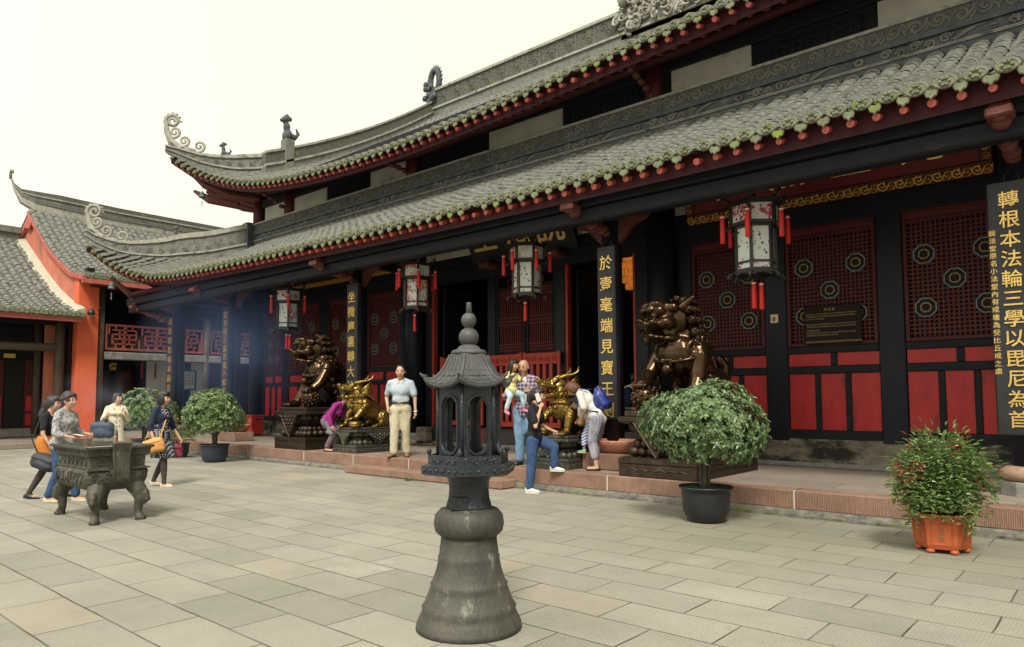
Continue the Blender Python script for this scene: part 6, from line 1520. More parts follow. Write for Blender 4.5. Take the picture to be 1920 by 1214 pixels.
def scale_mat(name, base):
    """brass with overlapping scale relief"""
    m = base.copy(); m.name = name; N = m.node_tree.nodes; L = m.node_tree.links
    tc = N.new('ShaderNodeTexCoord'); vo = N.new('ShaderNodeTexVoronoi'); vo.inputs['Scale'].default_value = 26; L.new(tc.outputs['Object'], vo.inputs['Vector'])
    bp = N.new('ShaderNodeBump'); bp.inputs['Strength'].default_value = .8; bp.inputs['Distance'].default_value = .012; bp.invert = True
    L.new(vo.outputs['Distance'], bp.inputs['Height']); b = N['Principled BSDF']
    L.new(bp.outputs[0], b.inputs['Normal']); return m
M['brass_scale'] = scale_mat('brass_scales', M['brass'])
def beast(x, y, label, bowl, head_turn):
    t = thing('golden_beast', label, 'beast statue', (x, y, TZ), 0, 'golden beasts with dragon heads')
    pedestal(.80, 1.24, .17, .44, .49, .535, t, M['brassdk'])
    z0 = .53; mb = MB(); V = lambda p: (p[0], p[1], p[2] + z0)
    C = lambda a, b, ra, rb: mb.add(cap2(V(a), V(b), ra, rb, 12)); E_ = lambda c, r: mb.add(ell(V(c), r, 12, 9))
    C((0, .36, .25), (0, -.14, .50), .20, .22); E_((0, -.22, .46), (.20, .19, .22)); C((0, -.18, .55), (0, -.26, .74), .18, .14); E_((0, .12, .36), (.21, .30, .2))
    for s in (-1, 1):
        E_((s * .17, .34, .20), (.12, .22, .19)); C((s * .20, .42, .12), (s * .24, .16, .06), .09, .06); E_((s * .24, .10, .045), (.07, .10, .045))
        for k in (-.045, 0, .045): C((s * .24 + k, .04, .05), (s * .24 + k, -.03, .02), .026, .012)
        up = s == bowl
        e = (s * .24, -.36, .36 if up else .30); w_ = (s * .22, -.50, .22) if up else (s * .23, -.42, .07)
        C((s * .18, -.20, .46), e, .11, .075); C(e, w_, .075, .05); E_((w_[0], w_[1] - .06, w_[2] - .01), (.065, .09, .04))
        for k in (-.045, -.015, .015, .045): C((w_[0] + k, w_[1] - .11, w_[2] - .005), (w_[0] + k * 1.2, w_[1] - .175, w_[2] - .035), .022, .009)
    Hm = T(0, -.26, z0 + .80) @ Rz(head_turn); h = lambda c, r: mb.add(ell(c, r, 12, 9), 0, Hm); hc = lambda a, b, ra, rb: mb.add(cap2(a, b, ra, rb, 10), 0, Hm)
    h((0, -.04, .03), (.15, .17, .14)); hc((0, -.14, .06), (0, -.40, .085), .105, .07); h((0, -.44, .11), (.075, .055, .045)); hc((0, -.08, -.10), (0, -.34, -.145), .075, .045); h((0, -.38, -.12), (.05, .04, .03))
    for s in (-1, 1):
        h((s * .085, -.16, .135), (.055, .07, .05)); h((s * .10, -.20, .105), (.032, .032, .032)); h((s * .04, -.46, .14), (.028, .028, .026)); hc((s * .07, -.40, .05), (s * .10, -.18, .02), .03, .03); h((s * .12, -.05, -.06), (.06, .11, .08)); hc((s * .055, -.40, .02), (s * .055, -.42, -.05), .016, .004); hc((s * .04, -.36, -.10), (s * .04, -.38, -.05), .014, .004)
    v, f = vox(mb, .012, 3); mb = MB(); mb.add((v, f), 0, None, True); body = mb.build('body', [M['brass_scale']], t, True)
    mb = MB()
    for s in (-1, 1):
        mb.add(tube([(s * .06, -.08, .16), (s * .085, .04, .21), (s * .11, .16, .22), (s * .125, .26, .27), (s * .13, .28, .36)], [.034, .032, .028, .022, .01], 8), 0, Hm, True); mb.add(tube([(s * .115, .18, .225), (s * .09, .23, .29)], [.02, .008], 7), 0, Hm, True)
    mb.build('horn', [M['brass']], body, True)
    mb = MB()
    for s in (-1, 1):
        for k in range(7):
            a = -1.0 + k * .36; mb.add(tube([(s * .12, .0, -.02), (s * .165, .08 + .06 * math.cos(a), .09 * math.sin(a)), (s * .17, .16 + .12 * math.cos(a), .20 * math.sin(a) + .02)], [.045, .04, .006], 6), 0, Hm, True)
        for k in range(5): mb.add(ell((s * .15, -.10 + .035 * k, -.12 + .03 * (k % 2)), (.035, .04, .045), 7, 5), 0, Hm, True)
    for k in range(7): mb.add(tube([(0, -.08 + .09 * k, z0 + .72 - .065 * k), (0, .0 + .09 * k, z0 + .80 - .07 * k)], [.03, .006], 6), 0, None, True)
    mb.add(tube([(0, .52, z0 + .15), (0, .62, z0 + .30), (.03, .60, z0 + .46)], [.07, .055, .012], 7), 0, None, True)
    mb.build('mane', [M['brass']], body, True)
    mb = MB(); P = [(.22 * math.sin(a), -.21 - .205 * math.cos(a), z0 + .53 + .03 * math.cos(a)) for a in np.linspace(-2.2, 2.2, 20)]; mb.add(tube(P, .022, 6), 0, None, True)
    for p in P: mb.add(ell(p, .026, 6, 5), 0, None, True)
    mb.add(ell((0, -.43, z0 + .47), .035, 8, 6), 0, None, True); mb.build('collar', [M['brass']], body, True)
    mb = MB(); bx, by = bowl * .22, -.58
    mb.add(lathe([(.07, .0), (.115, .02), (.135, .07), (.14, .14), (.125, .145), (.11, .10)], 24, (bx, by + .07, z0)), 0, None, True)
    for z in (.05, .09, .125): mb.add(lathe([(.135, z), (.143, z + .008), (.135, z + .016)], 24, (bx, by + .07, z0), cap=False), 0, None, True)
    mb.build('bowl', [M['brass']], t, True)
beast(-12.87, 9.90, 'golden dragon-headed beast at left beside the woman in purple', 1, rad(-14))
beast(-7.32, 9.94, 'golden dragon-headed beast at right in front of the boy', -1, rad(-20))
# ================================================================ potted shrubs
def leaf_mat(name, c1, c2, c3=None, rough=.34):
    m, N, L, b = new_nodes(name)
    g = N.new('ShaderNodeNewGeometry'); cr = N.new('ShaderNodeValToRGB'); e = cr.color_ramp.elements
    e[0].color = (*c1, 1); e[1].color = (*c2, 1)
    if c3: k = e.new(.93); k.color = (*c2, 1); e[-1].color = (*c3, 1)
    L.new(g.outputs['Random Per Island'], cr.inputs['Fac']); L.new(cr.outputs[0], b.inputs['Base Color']); b.inputs['Roughness'].default_value = rough; b.inputs['Specular IOR Level'].default_value = .6
    tr = N.new('ShaderNodeBsdfTranslucent'); L.new(cr.outputs[0], tr.inputs['Color']); mx = N.new('ShaderNodeMixShader'); mx.inputs[0].default_value = .22
    L.new(b.outputs[0], mx.inputs[1]); L.new(tr.outputs[0], mx.inputs[2]); L.new(mx.outputs[0], N['Material Output'].inputs['Surface'])
    return m
M['leaf'] = leaf_mat('glossy_shrub_leaf', (.07, .125, .05), (.21, .30, .135), (.34, .40, .17))
M['leafb'] = leaf_mat('pale_shrub_leaf', (.075, .135, .045), (.22, .31, .125), (.36, .42, .16))
M['nleaf'] = leaf_mat('nandina_leaf', (.065, .135, .04), (.21, .31, .09), (.36, .36, .10))
M['nred'] = leaf_mat('nandina_red_tip', (.32, .05, .05), (.48, .11, .08), (.42, .20, .06))
M['bark'] = mat('shrub_bark', (.05, .045, .032), (.12, .105, .08), .85, scale=12, bump=.6, bscale=40, stretch=(3, 3, .7))
M['soil'] = mat('green_topped_soil', (.02, .05, .025), (.05, .13, .07), .9, scale=18, bump=.8)
M['potblack'] = mat('black_plastic_pot', (.010, .011, .013), (.02, .021, .024), .4, scale=4, c3=(.05, .05, .045), c3amt=.0, c3scale=5)
M['potblue'] = mat('blue_black_pot', (.016, .022, .036), (.03, .038, .055), .42, scale=4, c3=(.06, .06, .06), c3amt=.05)
M['potorange'] = mat('orange_glazed_pot', (.34, .066, .018), (.43, .10, .03), .45, scale=5, bump=.1, c3=(.30, .08, .03), c3amt=.08, c3scale=6)
def leaf(V_, F_l, p, d, n, L_, w_):
    """six-point folded leaf"""
    d = d / (np.linalg.norm(d) + 1e-9); s = np.cross(d, n); s /= (np.linalg.norm(s) + 1e-9); n = np.cross(s, d); k = len(V_)
    for a, b, c in ((0, 0, 0), (.38, .5, .10), (.75, .36, .06), (1, 0, -.10), (.75, -.36, .06), (.38, -.5, .10), (.5, 0, -.02)):
        V_.append(p + d * L_ * a + s * w_ * b + n * (L_ * (c - .16 * a * a)))
    F_l += [(k, k + 1, k + 6), (k + 1, k + 2, k + 6), (k + 2, k + 3, k + 6), (k + 3, k + 4, k + 6), (k + 4, k + 5, k + 6), (k + 5, k, k + 6)]
def round_shrub(x, y, z0, label, pot, rx, rz, zc, nwh, L_, seed, lm, stems=5, dip=.35):
    r_ = np.random.RandomState(seed)
    t = thing('potted_shrub', label, 'potted plant', (x, y, z0))
    V_ = []; F_l = []; br = MB()
    tips = []
    lump = [(r_.uniform(-PI, PI), r_.uniform(-.7, 1.2), r_.uniform(-.17, .11), r_.uniform(.18, .42)) for _ in range(34)]
    for i in range(nwh):
        a = r_.uniform(-PI, PI); el = math.asin(r_.uniform(-.8, 1.0)); q = 1.
        for la, le, lv, lw in lump:
            da = (a - la + PI) % (2 * PI) - PI; q += lv * math.exp(-(da * da * math.cos(el) ** 2 + (el - le) ** 2) / lw ** 2 / 2)
        dp = r_.rand() ** 2.2 * dip
        q *= 1 - dp
        ez = math.sin(el); 
        if ez < 0: ez *= .80
        p = np.array((rx * q * math.cos(el) * math.cos(a), rx * q * math.cos(el) * math.sin(a), zc + rz * q * ez))
        o = np.array((math.cos(el) * math.cos(a), math.cos(el) * math.sin(a), math.sin(el) * .9 + .35)); o /= np.linalg.norm(o)
        tips.append((p, o))
        n = r_.randint(6, 10); u = np.cross(o, r_.normal(size=3)); u /= np.linalg.norm(u); w_ = np.cross(o, u)
        sc_ = r_.uniform(.75, 1.2)
        for k in range(n):
            b = 2 * PI * k / n + r_.uniform(-.3, .3); dd = (u * math.cos(b) + w_ * math.sin(b)) * r_.uniform(.7, 1.1) + o * r_.uniform(.2, .8)
            leaf(V_, F_l, p + o * r_.uniform(-.02, .02), dd, o + .2 * r_.normal(size=3), L_ * sc_ * r_.uniform(.75, 1.2), L_ * .42 * sc_)
    me = MB(); me.add((np.array(V_), F_l), 0, None, False); me.build('foliage', [lm], t, True)
    # stems forking up into the crown
    pt, ph = pot
    for k in range(stems):
        a = 2 * PI * k / stems + r_.uniform(-.4, .4); b0 = np.array((.03 * math.cos(a), .03 * math.sin(a), ph - .05)); b1 = np.array((.05 * math.cos(a), .05 * math.sin(a), ph + (zc - ph) * .32)); b2 = np.array((.36 * rx * math.cos(a), .36 * rx * math.sin(a), zc - rz * .25)); 
        br.add(tube([b0, (b0 + b1) / 2 + r_.uniform(-.015, .015, 3), b1, (b1 + b2) / 2 + r_.uniform(-.02, .02, 3), b2], [.030, .026, .022, .015, .011], 7), 0, None, True)
        for j in range(7):
            c = tips[r_.randint(len(tips))][0]
            for _ in range(6):
                q = tips[r_.randint(len(tips))][0]
                if np.linalg.norm(q - b2) < np.linalg.norm(c - b2): c = q
            br.add(tube([b2, (b2 + c) / 2 + (0, 0, .02), c], [.011, .007, .004], 5), 0, None, True)
    br.build('trunk', [M['bark']], t, True)
    return t
def round_pot(t, r_top, h, mt):
    mb = MB(); mb.add(lathe([(r_top * .62, 0), (r_top * .70, .02), (r_top * .86, h * .32), (r_top * .90, h * .8), (r_top * .90, h * .92), (r_top * 1.0, h * .95), (r_top * 1.01, h), (r_top * .93, h), (r_top * .87, h * .9)], 48, cap=True), 0, None, True); mb.build('pot', [mt], t, True)
    mb = MB(); mb.add(lathe([(r_top * .88, h * .88), (r_top * .5, h * .93), (.01, h * .94)], 24), 0, None, True)
    r_ = np.random.RandomState(5); V_ = []; F_l = []
    for k in range(260):
        a = r_.uniform(0, 2 * PI); q = math.sqrt(r_.rand()) * r_top * .85; leaf(V_, F_l, np.array((q * math.cos(a), q * math.sin(a), h * .92)), np.array((r_.normal(), r_.normal(), .9)), np.array((0, 0, 1.)) + .3 * r_.normal(size=3), .035, .012)
    mb.add((np.array(V_), F_l), 0); mb.build('soil', [M['soil']], t, True)
s1 = round_shrub(-3.95, 8.10, 0, 'large round-clipped shrub in a black pot in front of the right lion', (.32, .42), .72, .66, 1.16, 1500, .074, 1, M['leaf'], 5, .42); round_pot(s1, .32, .42, M['potblack'])
s2 = round_shrub(-16.55, 8.22, 0, 'round-clipped shrub in a blue-black pot in front of the terracotta basin', (.33, .42), .74, .60, 1.12, 1000, .080, 2, M['leafb'], 6, .42); round_pot(s2, .34, .42, M['potblue'])
s3 = round_shrub(-20.4, 8.15, 0, 'round shrub partly hidden by the woman in the cream coat', (.33, .42), .80, .62, 1.12, 850, .085, 3, M['leaf'], 5, .42); round_pot(s3, .34, .42, M['potblue'])
def nandina(x, y, z0, label, rx, zb, zt, n, seed, L_=.042, red=.1, hexpot=True, s=1.):
    r_ = np.random.RandomState(seed); t = thing('nandina_plant', label, 'potted plant', (x, y, z0), rad(-20))
    br = MB(); G = [[], []]; Fc = [[], []]
    zc = (zb + zt) / 2; rz = (zt - zb) / 2
    for i in range(n):
        a = r_.uniform(-PI, PI); el = math.asin(r_.uniform(-.9, 1)); q = 1 - r_.rand() ** 2 * .5; q *= 1 + .12 * math.sin(3 * a + 1) * math.cos(el) + .10 * math.sin(5 * el + 2 * a) + .10 * math.sin(7 * a + 3 * el)
        p = np.array((rx * q * math.cos(el) * math.cos(a), rx * q * math.cos(el) * math.sin(a), zc + rz * q * math.sin(el)))
        o = np.array((math.cos(el) * math.cos(a), math.cos(el) * math.sin(a), .55 + .5 * math.sin(el))); o /= np.linalg.norm(o)
        isred = (r_.rand() < red * (1.8 if (el > .35 or math.cos(el) * q > .85) else .3)); m = 1 if isred else 0
        side = np.cross(o, (0, 0, 1.)); side /= np.linalg.norm(side) + 1e-9
        ax = o + (0, 0, -.25); L0 = L_ * r_.uniform(1.7, 2.6)
        for k in range(5):   # pinnate spray
            b = p + ax * L0 * (k / 5 - .3) + (0, 0, -.02 * k * k * L_ * 8)
            for sd_ in (-1, 1): leaf(G[m], Fc[m], b, side * sd_ + ax * .7 + .25 * r_.normal(size=3), np.array((0, 0, 1.)) + .35 * r_.normal(size=3), L_ * r_.uniform(.8, 1.3), L_ * .40)
        leaf(G[m], Fc[m], p + ax * L0 * .7, ax, np.array((0, 0, 1.)), L_ * 1.2, L_ * .3)
        if i % 9 == 0: br.add(tube([(r_.uniform(-.06, .06), r_.uniform(-.06, .06), zb * .6), (p[0] * .3, p[1] * .3, zc * .8), p], [.009, .006, .003], 5), 0, None, True)
    mb = MB()
    for k in (0, 1):
        if G[k]: mb.add((np.array(G[k]), Fc[k]), k)
    mb.build('foliage', [M['nleaf'], M['nred']], t, True); br.build('stems', [M['bark']], t, True)
    if hexpot:
        a0 = PI / 6
        hexr = lambda r0, z: [(r0 * math.cos(a0 + k * PI / 3), r0 * math.sin(a0 + k * PI / 3), z) for k in range(6)]
        mb = MB(); mb.add(loft([hexr(.20, .035), hexr(.225, .045), hexr(.24, .08), hexr(.262, .31), hexr(.265, .335), hexr(.305, .355), hexr(.31, .375), hexr(.265, .375), hexr(.25, .34), hexr(.24, .30)], True), 0)
        for k in range(6):
            a = np.array(hexr(.25, .19)[k]); b = np.array(hexr(.25, .19)[(k + 1) % 6]); u = (b - a); u /= np.linalg.norm(u); nn_ = np.array((math.cos(a0 + PI / 6 + k * PI / 3), math.sin(a0 + PI / 6 + k * PI / 3), 0)); c = (a + b) / 2
            F4 = [c + u * sx * .085 + (0, 0, sz * .10) + nn_ * (.004 + .012 * sz * .9) for sx, sz in ((-1, -1), (1, -1), (1, 1), (-1, 1), (-1, -1))]
            mb.add(tube(F4, .004, 5), 0)
            p = hexr(.21, .0)[k]; mb.add(ell((p[0] * .93, p[1] * .93, .024), (.042, .042, .026), 8, 6), 0, None, True)
            mb.add(glyph('竹' if k % 2 else '富', .01, 0), 1, frame(tuple(c + nn_ * .010 + np.array((0, 0, .035))), tuple(u * .055), (0, 0, .055), tuple(nn_ * .055)))
            mb.add(glyph('清' if k % 2 else '貴', .01, 0), 1, frame(tuple(c + nn_ * .004 + np.array((0, 0, -.035))), tuple(u * .055), (0, 0, .055), tuple(nn_ * .055)))
        mb.build('pot', [M['potorange'], mat('worn_pot_glyph', (.20, .09, .05), (.28, .16, .10), .6)], t, True)
        mb = MB(); mb.add(lathe([(.235, .325), (.01, .335)], 20), 0); mb.build('soil', [mat('dark_soil', (.02, .016, .012), (.045, .035, .026), .95, bump=.8)], t, True)
    else:
        round_pot(t, .26, .36, M['potblue'])
    return t
nandina(-1.46, 8.02, 0, 'feathery green and red-tipped shrub in an orange hexagonal pot at right', .36, .34, 1.15, 620, 4, .056, .045)
nandina(-18.6, 8.3, 0, 'small reddish feathery shrub behind the woman in the dotted dress', .45, .38, 1.18, 150, 6, .07, .3, False)
# weed at the step
wd = thing('weed', 'small green weed growing at the foot of the stone step', 'weed', (-9.95, 8.65, 0))
V_ = []; F_l = []; r_ = np.random.RandomState(3)
for k in range(16): a = r_.uniform(0, 2 * PI); leaf(V_, F_l, np.array((.02 * math.cos(a), -.01 + .015 * math.sin(a), 0)), np.array((math.cos(a), math.sin(a) - .4, r_.uniform(.3, 1.2))), np.array((0, 0, 1.)), r_.uniform(.08, .14), .03)
mb = MB(); mb.add((np.array(V_), F_l), 0); mb.build('leaves', [M['leaf']], wd, True)
# ================================================================ people
M['skin'] = mat('skin', (.46, .26, .165), (.54, .32, .21), .5, scale=9, spec=.35)
M['skin2'] = mat('skin_warm', (.40, .215, .13), (.47, .265, .165), .5, scale=9, spec=.35)
M['hairblk'] = mat('black_hair', (.008, .007, .007), (.022, .018, .016), .38, scale=30, stretch=(1, 1, .3), bump=.5, bscale=60)
M['hairbrn'] = mat('brown_hair', (.02, .010, .007), (.05, .024, .015), .4, scale=30, stretch=(1, 1, .3), bump=.5, bscale=60)
M['hairred'] = mat('reddish_hair', (.035, .014, .009), (.17, .05, .025), .4, scale=5, stretch=(1, 1, .6), bump=.5, bscale=60)
M['eye'] = mat('dark_eye', (.01, .008, .007), None, .25)
M['lip'] = mat('lip', (.36, .12, .09), None, .5)
def cloth(name, c, c2=None, **k): return mat(name, c, c2, .85, scale=k.pop('scale', 12), bump=.35, bscale=k.pop('bscale', 16), spec=.2, **k)
def pattern(name, kind, a, b, s=30.):
    """woven patterns: 'stripe', 'check', 'dots', 'fleck', 'plaid', 'diag'"""
    m, N, L, p = new_nodes(name); tc = N.new('ShaderNodeTexCoord'); p.inputs['Roughness'].default_value = .85; p.inputs['Specular IOR Level'].default_value = .2
    sx = N.new('ShaderNodeSeparateXYZ'); L.new(tc.outputs['Object'], sx.inputs[0])
    def wave(o, sc, thr):
        q = N.new('ShaderNodeMath'); q.operation = 'MULTIPLY'; q.inputs[1].default_value = sc; L.new(o, q.inputs[0])
        f = N.new('ShaderNodeMath'); f.operation = 'FRACT'; L.new(q.outputs[0], f.inputs[0])
        g = N.new('ShaderNodeMath'); g.operation = 'LESS_THAN'; g.inputs[1].default_value = thr; L.new(f.outputs[0], g.inputs[0]); return g.outputs[0]
    def op(o, x, y):
        q = N.new('ShaderNodeMath'); q.operation = o; L.new(x, q.inputs[0])
        if hasattr(y, 'links'): L.new(y, q.inputs[1])
        else: q.inputs[1].default_value = y
        return q.outputs[0]
    if kind == 'stripe': fac = wave(sx.outputs['Z'], s, .35)
    elif kind == 'diag': fac = wave(op('ADD', sx.outputs['Z'], op('MULTIPLY', sx.outputs['X'], .55)), s, .45)
    elif kind == 'check': fac = op('MULTIPLY', op('ADD', wave(sx.outputs['Z'], s, .5), op('ADD', wave(sx.outputs['Y'], s, .5), wave(sx.outputs['X'], s, .5))), .36)
    elif kind == 'plaid': fac = op('MULTIPLY', op('ADD', wave(sx.outputs['Z'], s, .42), op('ADD', wave(sx.outputs['Y'], s, .42), wave(sx.outputs['X'], s * .7, .15))), .45)
    elif kind == 'dots':
        v = N.new('ShaderNodeTexVoronoi'); v.inputs['Scale'].default_value = s; v.inputs['Randomness'].default_value = .12; L.new(tc.outputs['Object'], v.inputs['Vector']); fac = op('LESS_THAN', v.outputs['Distance'], .36)
    else:
        n = N.new('ShaderNodeTexNoise'); n.inputs['Scale'].default_value = s; n.inputs['Detail'].default_value = 3; mp = N.new('ShaderNodeMapping'); mp.inputs['Scale'].default_value = (1, 1, .6); L.new(tc.outputs['Object'], mp.inputs['Vector']); L.new(mp.outputs[0], n.inputs['Vector'])
        r = N.new('ShaderNodeMapRange'); r.inputs['From Min'].default_value = .42; r.inputs['From Max'].default_value = .56; L.new(n.outputs['Fac'], r.inputs['Value']); fac = r.outputs[0]
    mx = N.new('ShaderNodeMix'); mx.data_type = 'RGBA'; mx.clamp_factor = True; mx.inputs['A'].default_value = (*a, 1); mx.inputs['B'].default_value = (*b, 1); L.new(fac, mx.inputs['Factor']); L.new(mx.outputs['Result'], p.inputs['Base Color'])
    n = N.new('ShaderNodeTexNoise'); n.inputs['Scale'].default_value = 14; n.inputs['Detail'].default_value = 4; L.new(tc.outputs['Object'], n.inputs['Vector']); bp = N.new('ShaderNodeBump'); bp.inputs['Strength'].default_value = .4; bp.inputs['Distance'].default_value = .02; L.new(n.outputs['Fac'], bp.inputs['Height']); L.new(bp.outputs[0], p.inputs['Normal'])
    return m
A3 = lambda *p: np.array(p, float)
from mathutils import noise as mnoise
def vnormals(v, f):
    n = np.zeros_like(v); q = np.array([t[:4] if len(t) > 3 else (t[0], t[1], t[2], t[2]) for t in f])
    fn = np.cross(v[q[:, 2]] - v[q[:, 0]], v[q[:, 3]] - v[q[:, 1]]) 
    for k in range(4): np.add.at(n, q[:, k], fn)
    return n / (np.linalg.norm(n, axis=1)[:, None] + 1e-12)
def folds(v, f, u, amp, freq, zs):
    """cloth folds / hair locks: ridged noise pushed along the normals"""
    n = vnormals(v, f); o = rnd.uniform(0, 50)
    d = np.array([.5 - 1.5 * abs(mnoise.noise((x * freq / u + o, y * freq / u, z * freq * zs / u + x * 3))) + .4 * mnoise.noise((x * freq * 2.3 / u, y * freq * 2.3 / u + o, z * freq * 2.3 * zs / u)) for x, y, z in v])
    return v + n * (d * amp * u)[:, None]
def person(label, loc, face, H, pose, wear, female=True, skin='skin', group=None, child=False):
    """local frame: x forward, y left, z up; lengths as fractions of H"""
    t = thing('person', label, 'person', loc, face, group)
    u = H; hipz = pose.get('hip', .52); lean = pose.get('lean', 0); bend = pose.get('bend', 0)
    hip0 = A3(pose.get('hipx', 0), 0, hipz)
    Rl = np.array(Ry(lean).to_3x3()); Rb = np.array(Ry(lean + bend).to_3x3()); tw = np.array(Rz(pose.get('twist', 0)).to_3x3()); Rb = Rb @ tw
    waist = hip0 + Rl @ A3(0, 0, .10)
    def S(p):  # spine space: z measured from the hip
        p = np.asarray(p, float)
        return (hip0 + Rl @ p) if p[2] <= .10 else (waist + Rb @ (p - A3(0, 0, .10)))
    sh = .094 if female else .112
    if child: sh = .10
    hd = .93 - .52 + .02                          # head centre above the hip
    hs = 1.0 if not child else 1.28
    neck = S((0, 0, .315)); shL = {1: S((-.005, sh, .274)), -1: S((-.005, -sh, .274))}
    Rh = Rb @ np.array((Rz(pose.get('hyaw', 0)) @ Ry(pose.get('hpitch', 0))).to_3x3())
    hc = S((.0, 0, .335)) + Rh @ A3(.018, 0, .068 * hs)
    Hp = lambda x, y, z: hc + Rh @ (A3(x, y, z) * hs)
    hipJ = {s: hip0 + Rl @ A3(0, s * .052, -.01) for s in (1, -1)}
    arms = {s: (shL[s] + Rb @ A3(*pose['arm'][s][0]), shL[s] + Rb @ A3(*pose['arm'][s][1])) if not pose.get('absarm') else (A3(*pose['arm'][s][0]), A3(*pose['arm'][s][1])) for s in (1, -1)}
    legs = {s: (A3(*pose['leg'][s][0]), A3(*pose['leg'][s][1])) for s in (1, -1)}
    g = MB(); C = lambda a, b, ra, rb, G=None: (G or g).add(cap2(np.asarray(a) * u, np.asarray(b) * u, ra * u, rb * u, 12))
    E_ = lambda c, r, R=None, G=None: (G or g).add(ell(np.asarray(c) * u, np.asarray(r) * u, 14, 10, R))
    fem = female
    wd = pose.get('wide', 1.0)
    def torso(G, k, pelvis=True):
        if pelvis: E_(S((-.004, 0, .0)), (A3(.066 + k, (.094 if fem else .088) * wd + k, .075 + k)), Rl, G)
        E_(S((0, 0, .095)), (A3(.056 * wd + k, (.074 if fem else .080) * wd + k, .085)), Rl, G)
        E_(S((.004, 0, .20)), (A3(.066 + k, (.086 if fem else .100) * wd + k, .095)), Rb, G)
        E_(S((-.004, 0, .258)), (A3(.052 + k, (.080 if fem else .098) + k, .048)), Rb, G)
        for s in (1, -1): C(S((-.008, s * .022, .312)), shL[s] + Rb @ A3(-.002, -s * .012, .006), .020 + k * .6, .024 + k * .6, G)
        if fem and not child: 
            for s in (1, -1): E_(S((.052, s * .036, .205)), (A3(.030 + k, .034 + k, .034)), Rb, G)
    torso(g, 0)
    C(S((0, 0, .28)), S((.004, 0, .345)), .036 if not fem else .031, .030)
    E_(Hp(-.004, 0, .012), A3(.060, .049, .060) * hs, Rh); E_(Hp(.016, 0, -.026), A3(.042, .039, .044) * hs, Rh); E_(Hp(.034, 0, -.052), A3(.018, .020, .015) * hs, Rh)
    E_(Hp(.034, 0, .000), A3(.022, .038, .036) * hs, Rh); C(Hp(.054, 0, .010), Hp(.064, 0, -.014), .008 * hs, .011 * hs)
    for s in (1, -1):
        E_(Hp(-.004, s * .050, -.008), A3(.013, .007, .018) * hs, Rh); E_(Hp(.036, s * .026, -.018), A3(.020, .016, .018) * hs, Rh)
        e, w_ = arms[s]; C(shL[s], e, .031 if not fem else .027, .023 if not fem else .021); C(e, w_, .0225 if not fem else .020, .0145)
        d = (w_ - e) / (np.linalg.norm(w_ - e) + 1e-9); hdir = A3(*pose.get('hand', {}).get(s, d)); hdir = hdir / np.linalg.norm(hdir)
        C(w_, w_ + hdir * .030, .0150, .0185); 
        k, a = legs[s]; C(hipJ[s], k, .050, .034); C(hipJ[s] + (k - hipJ[s]) * .2, k, .048, .033); C(k, k + (a - k) * .38, .032, .032); C(k + (a - k) * .38, a, .031, .020)
        fd = pose.get('foot', {}).get(s, (1, 0, 0)); fd = A3(*fd) / np.linalg.norm(fd); E_(a + A3(0, 0, -.012), A3(.022, .020, .025)); C(a + fd * -.012 + A3(0, 0, -.022), a + fd * .085 + A3(0, 0, -.026) + A3(0, 0, fd[2] * 0), .021, .0165)
    v, f = vox(g, .0095 * u, 3); bm = MB(); bm.add((v, f), 0, None, True)
    # fingers rooted in the palm, thumb from its side
    for s in (1, -1):
        e, w_ = arms[s]; d = A3(*pose.get('hand', {}).get(s, (w_ - e))); d = d / np.linalg.norm(d)
        pn = A3(*pose.get('palm', {}).get(s, (0, -s, 0))); pn = pn - d * np.dot(pn, d); pn /= np.linalg.norm(pn) + 1e-9; sd = np.cross(d, pn); cu = pose.get('curl', {}).get(s, .5)
        base = w_ + d * .040
        for i, (o, L_) in enumerate(((.0135, .040), (.0045, .045), (-.0045, .042), (-.0130, .033))):
            p0 = base + sd * o; a1 = cu * .5 + .08 * i; 
            p1 = p0 + (d * math.cos(a1) + pn * math.sin(a1)) * L_ * .42; p2 = p1 + (d * math.cos(a1 + cu) + pn * math.sin(a1 + cu)) * L_ * .33; p3 = p2 + (d * math.cos(a1 + 2 * cu) + pn * math.sin(a1 + 2 * cu)) * L_ * .25
            bm.add(tube([(p0 - d * .012) * u, p0 * u, p1 * u, p2 * u, p3 * u], [x * u for x in (.0052, .0054, .0050, .0046, .0036)], 7), 0, None, True)
        tb = w_ + d * .016 + sd * .015; t1 = tb + (d * .6 + sd * .7 + pn * .35) * .018; t2 = t1 + (d * .8 + sd * .15 + pn * .5) * .018
        bm.add(tube([(tb - sd * .008) * u, tb * u, t1 * u, t2 * u], [x * u for x in (.0062, .0062, .0055, .0042)], 7), 0, None, True)
    for s in (1, -1):
        bm.add(ell(Hp(.0535, s * .0195, .004) * u, A3(.0042, .0070, .0028) * u * hs, 10, 6, Rh), 1, None, True); bm.add(ell(Hp(.0545, s * .0205, .0185) * u, A3(.004, .0125, .0026) * u * hs, 8, 6, Rh), 1, None, True)
    bm.add(ell(Hp(.0555, 0, -.0345) * u, A3(.0045, .0135, .0042) * u * hs, 10, 6, Rh), 2, None, True)
    body = bm.build('body', [M[skin], M['eye'], M['lip']], t, True)
    def put(G, name, mt, size=.0085, it=3, flat_cut=None):
        v, f = vox(G, size * u, it)
        if name != 'tights': v = folds(v, f, u, .0075 if name != 'hair' else .0042, 11 if name != 'hair' else 30, .6 if name != 'hair' else .2)
        o = MB(); o.add((v, f), 0, None, True); return o.build(name, [mt], t, True)
    ft = A3
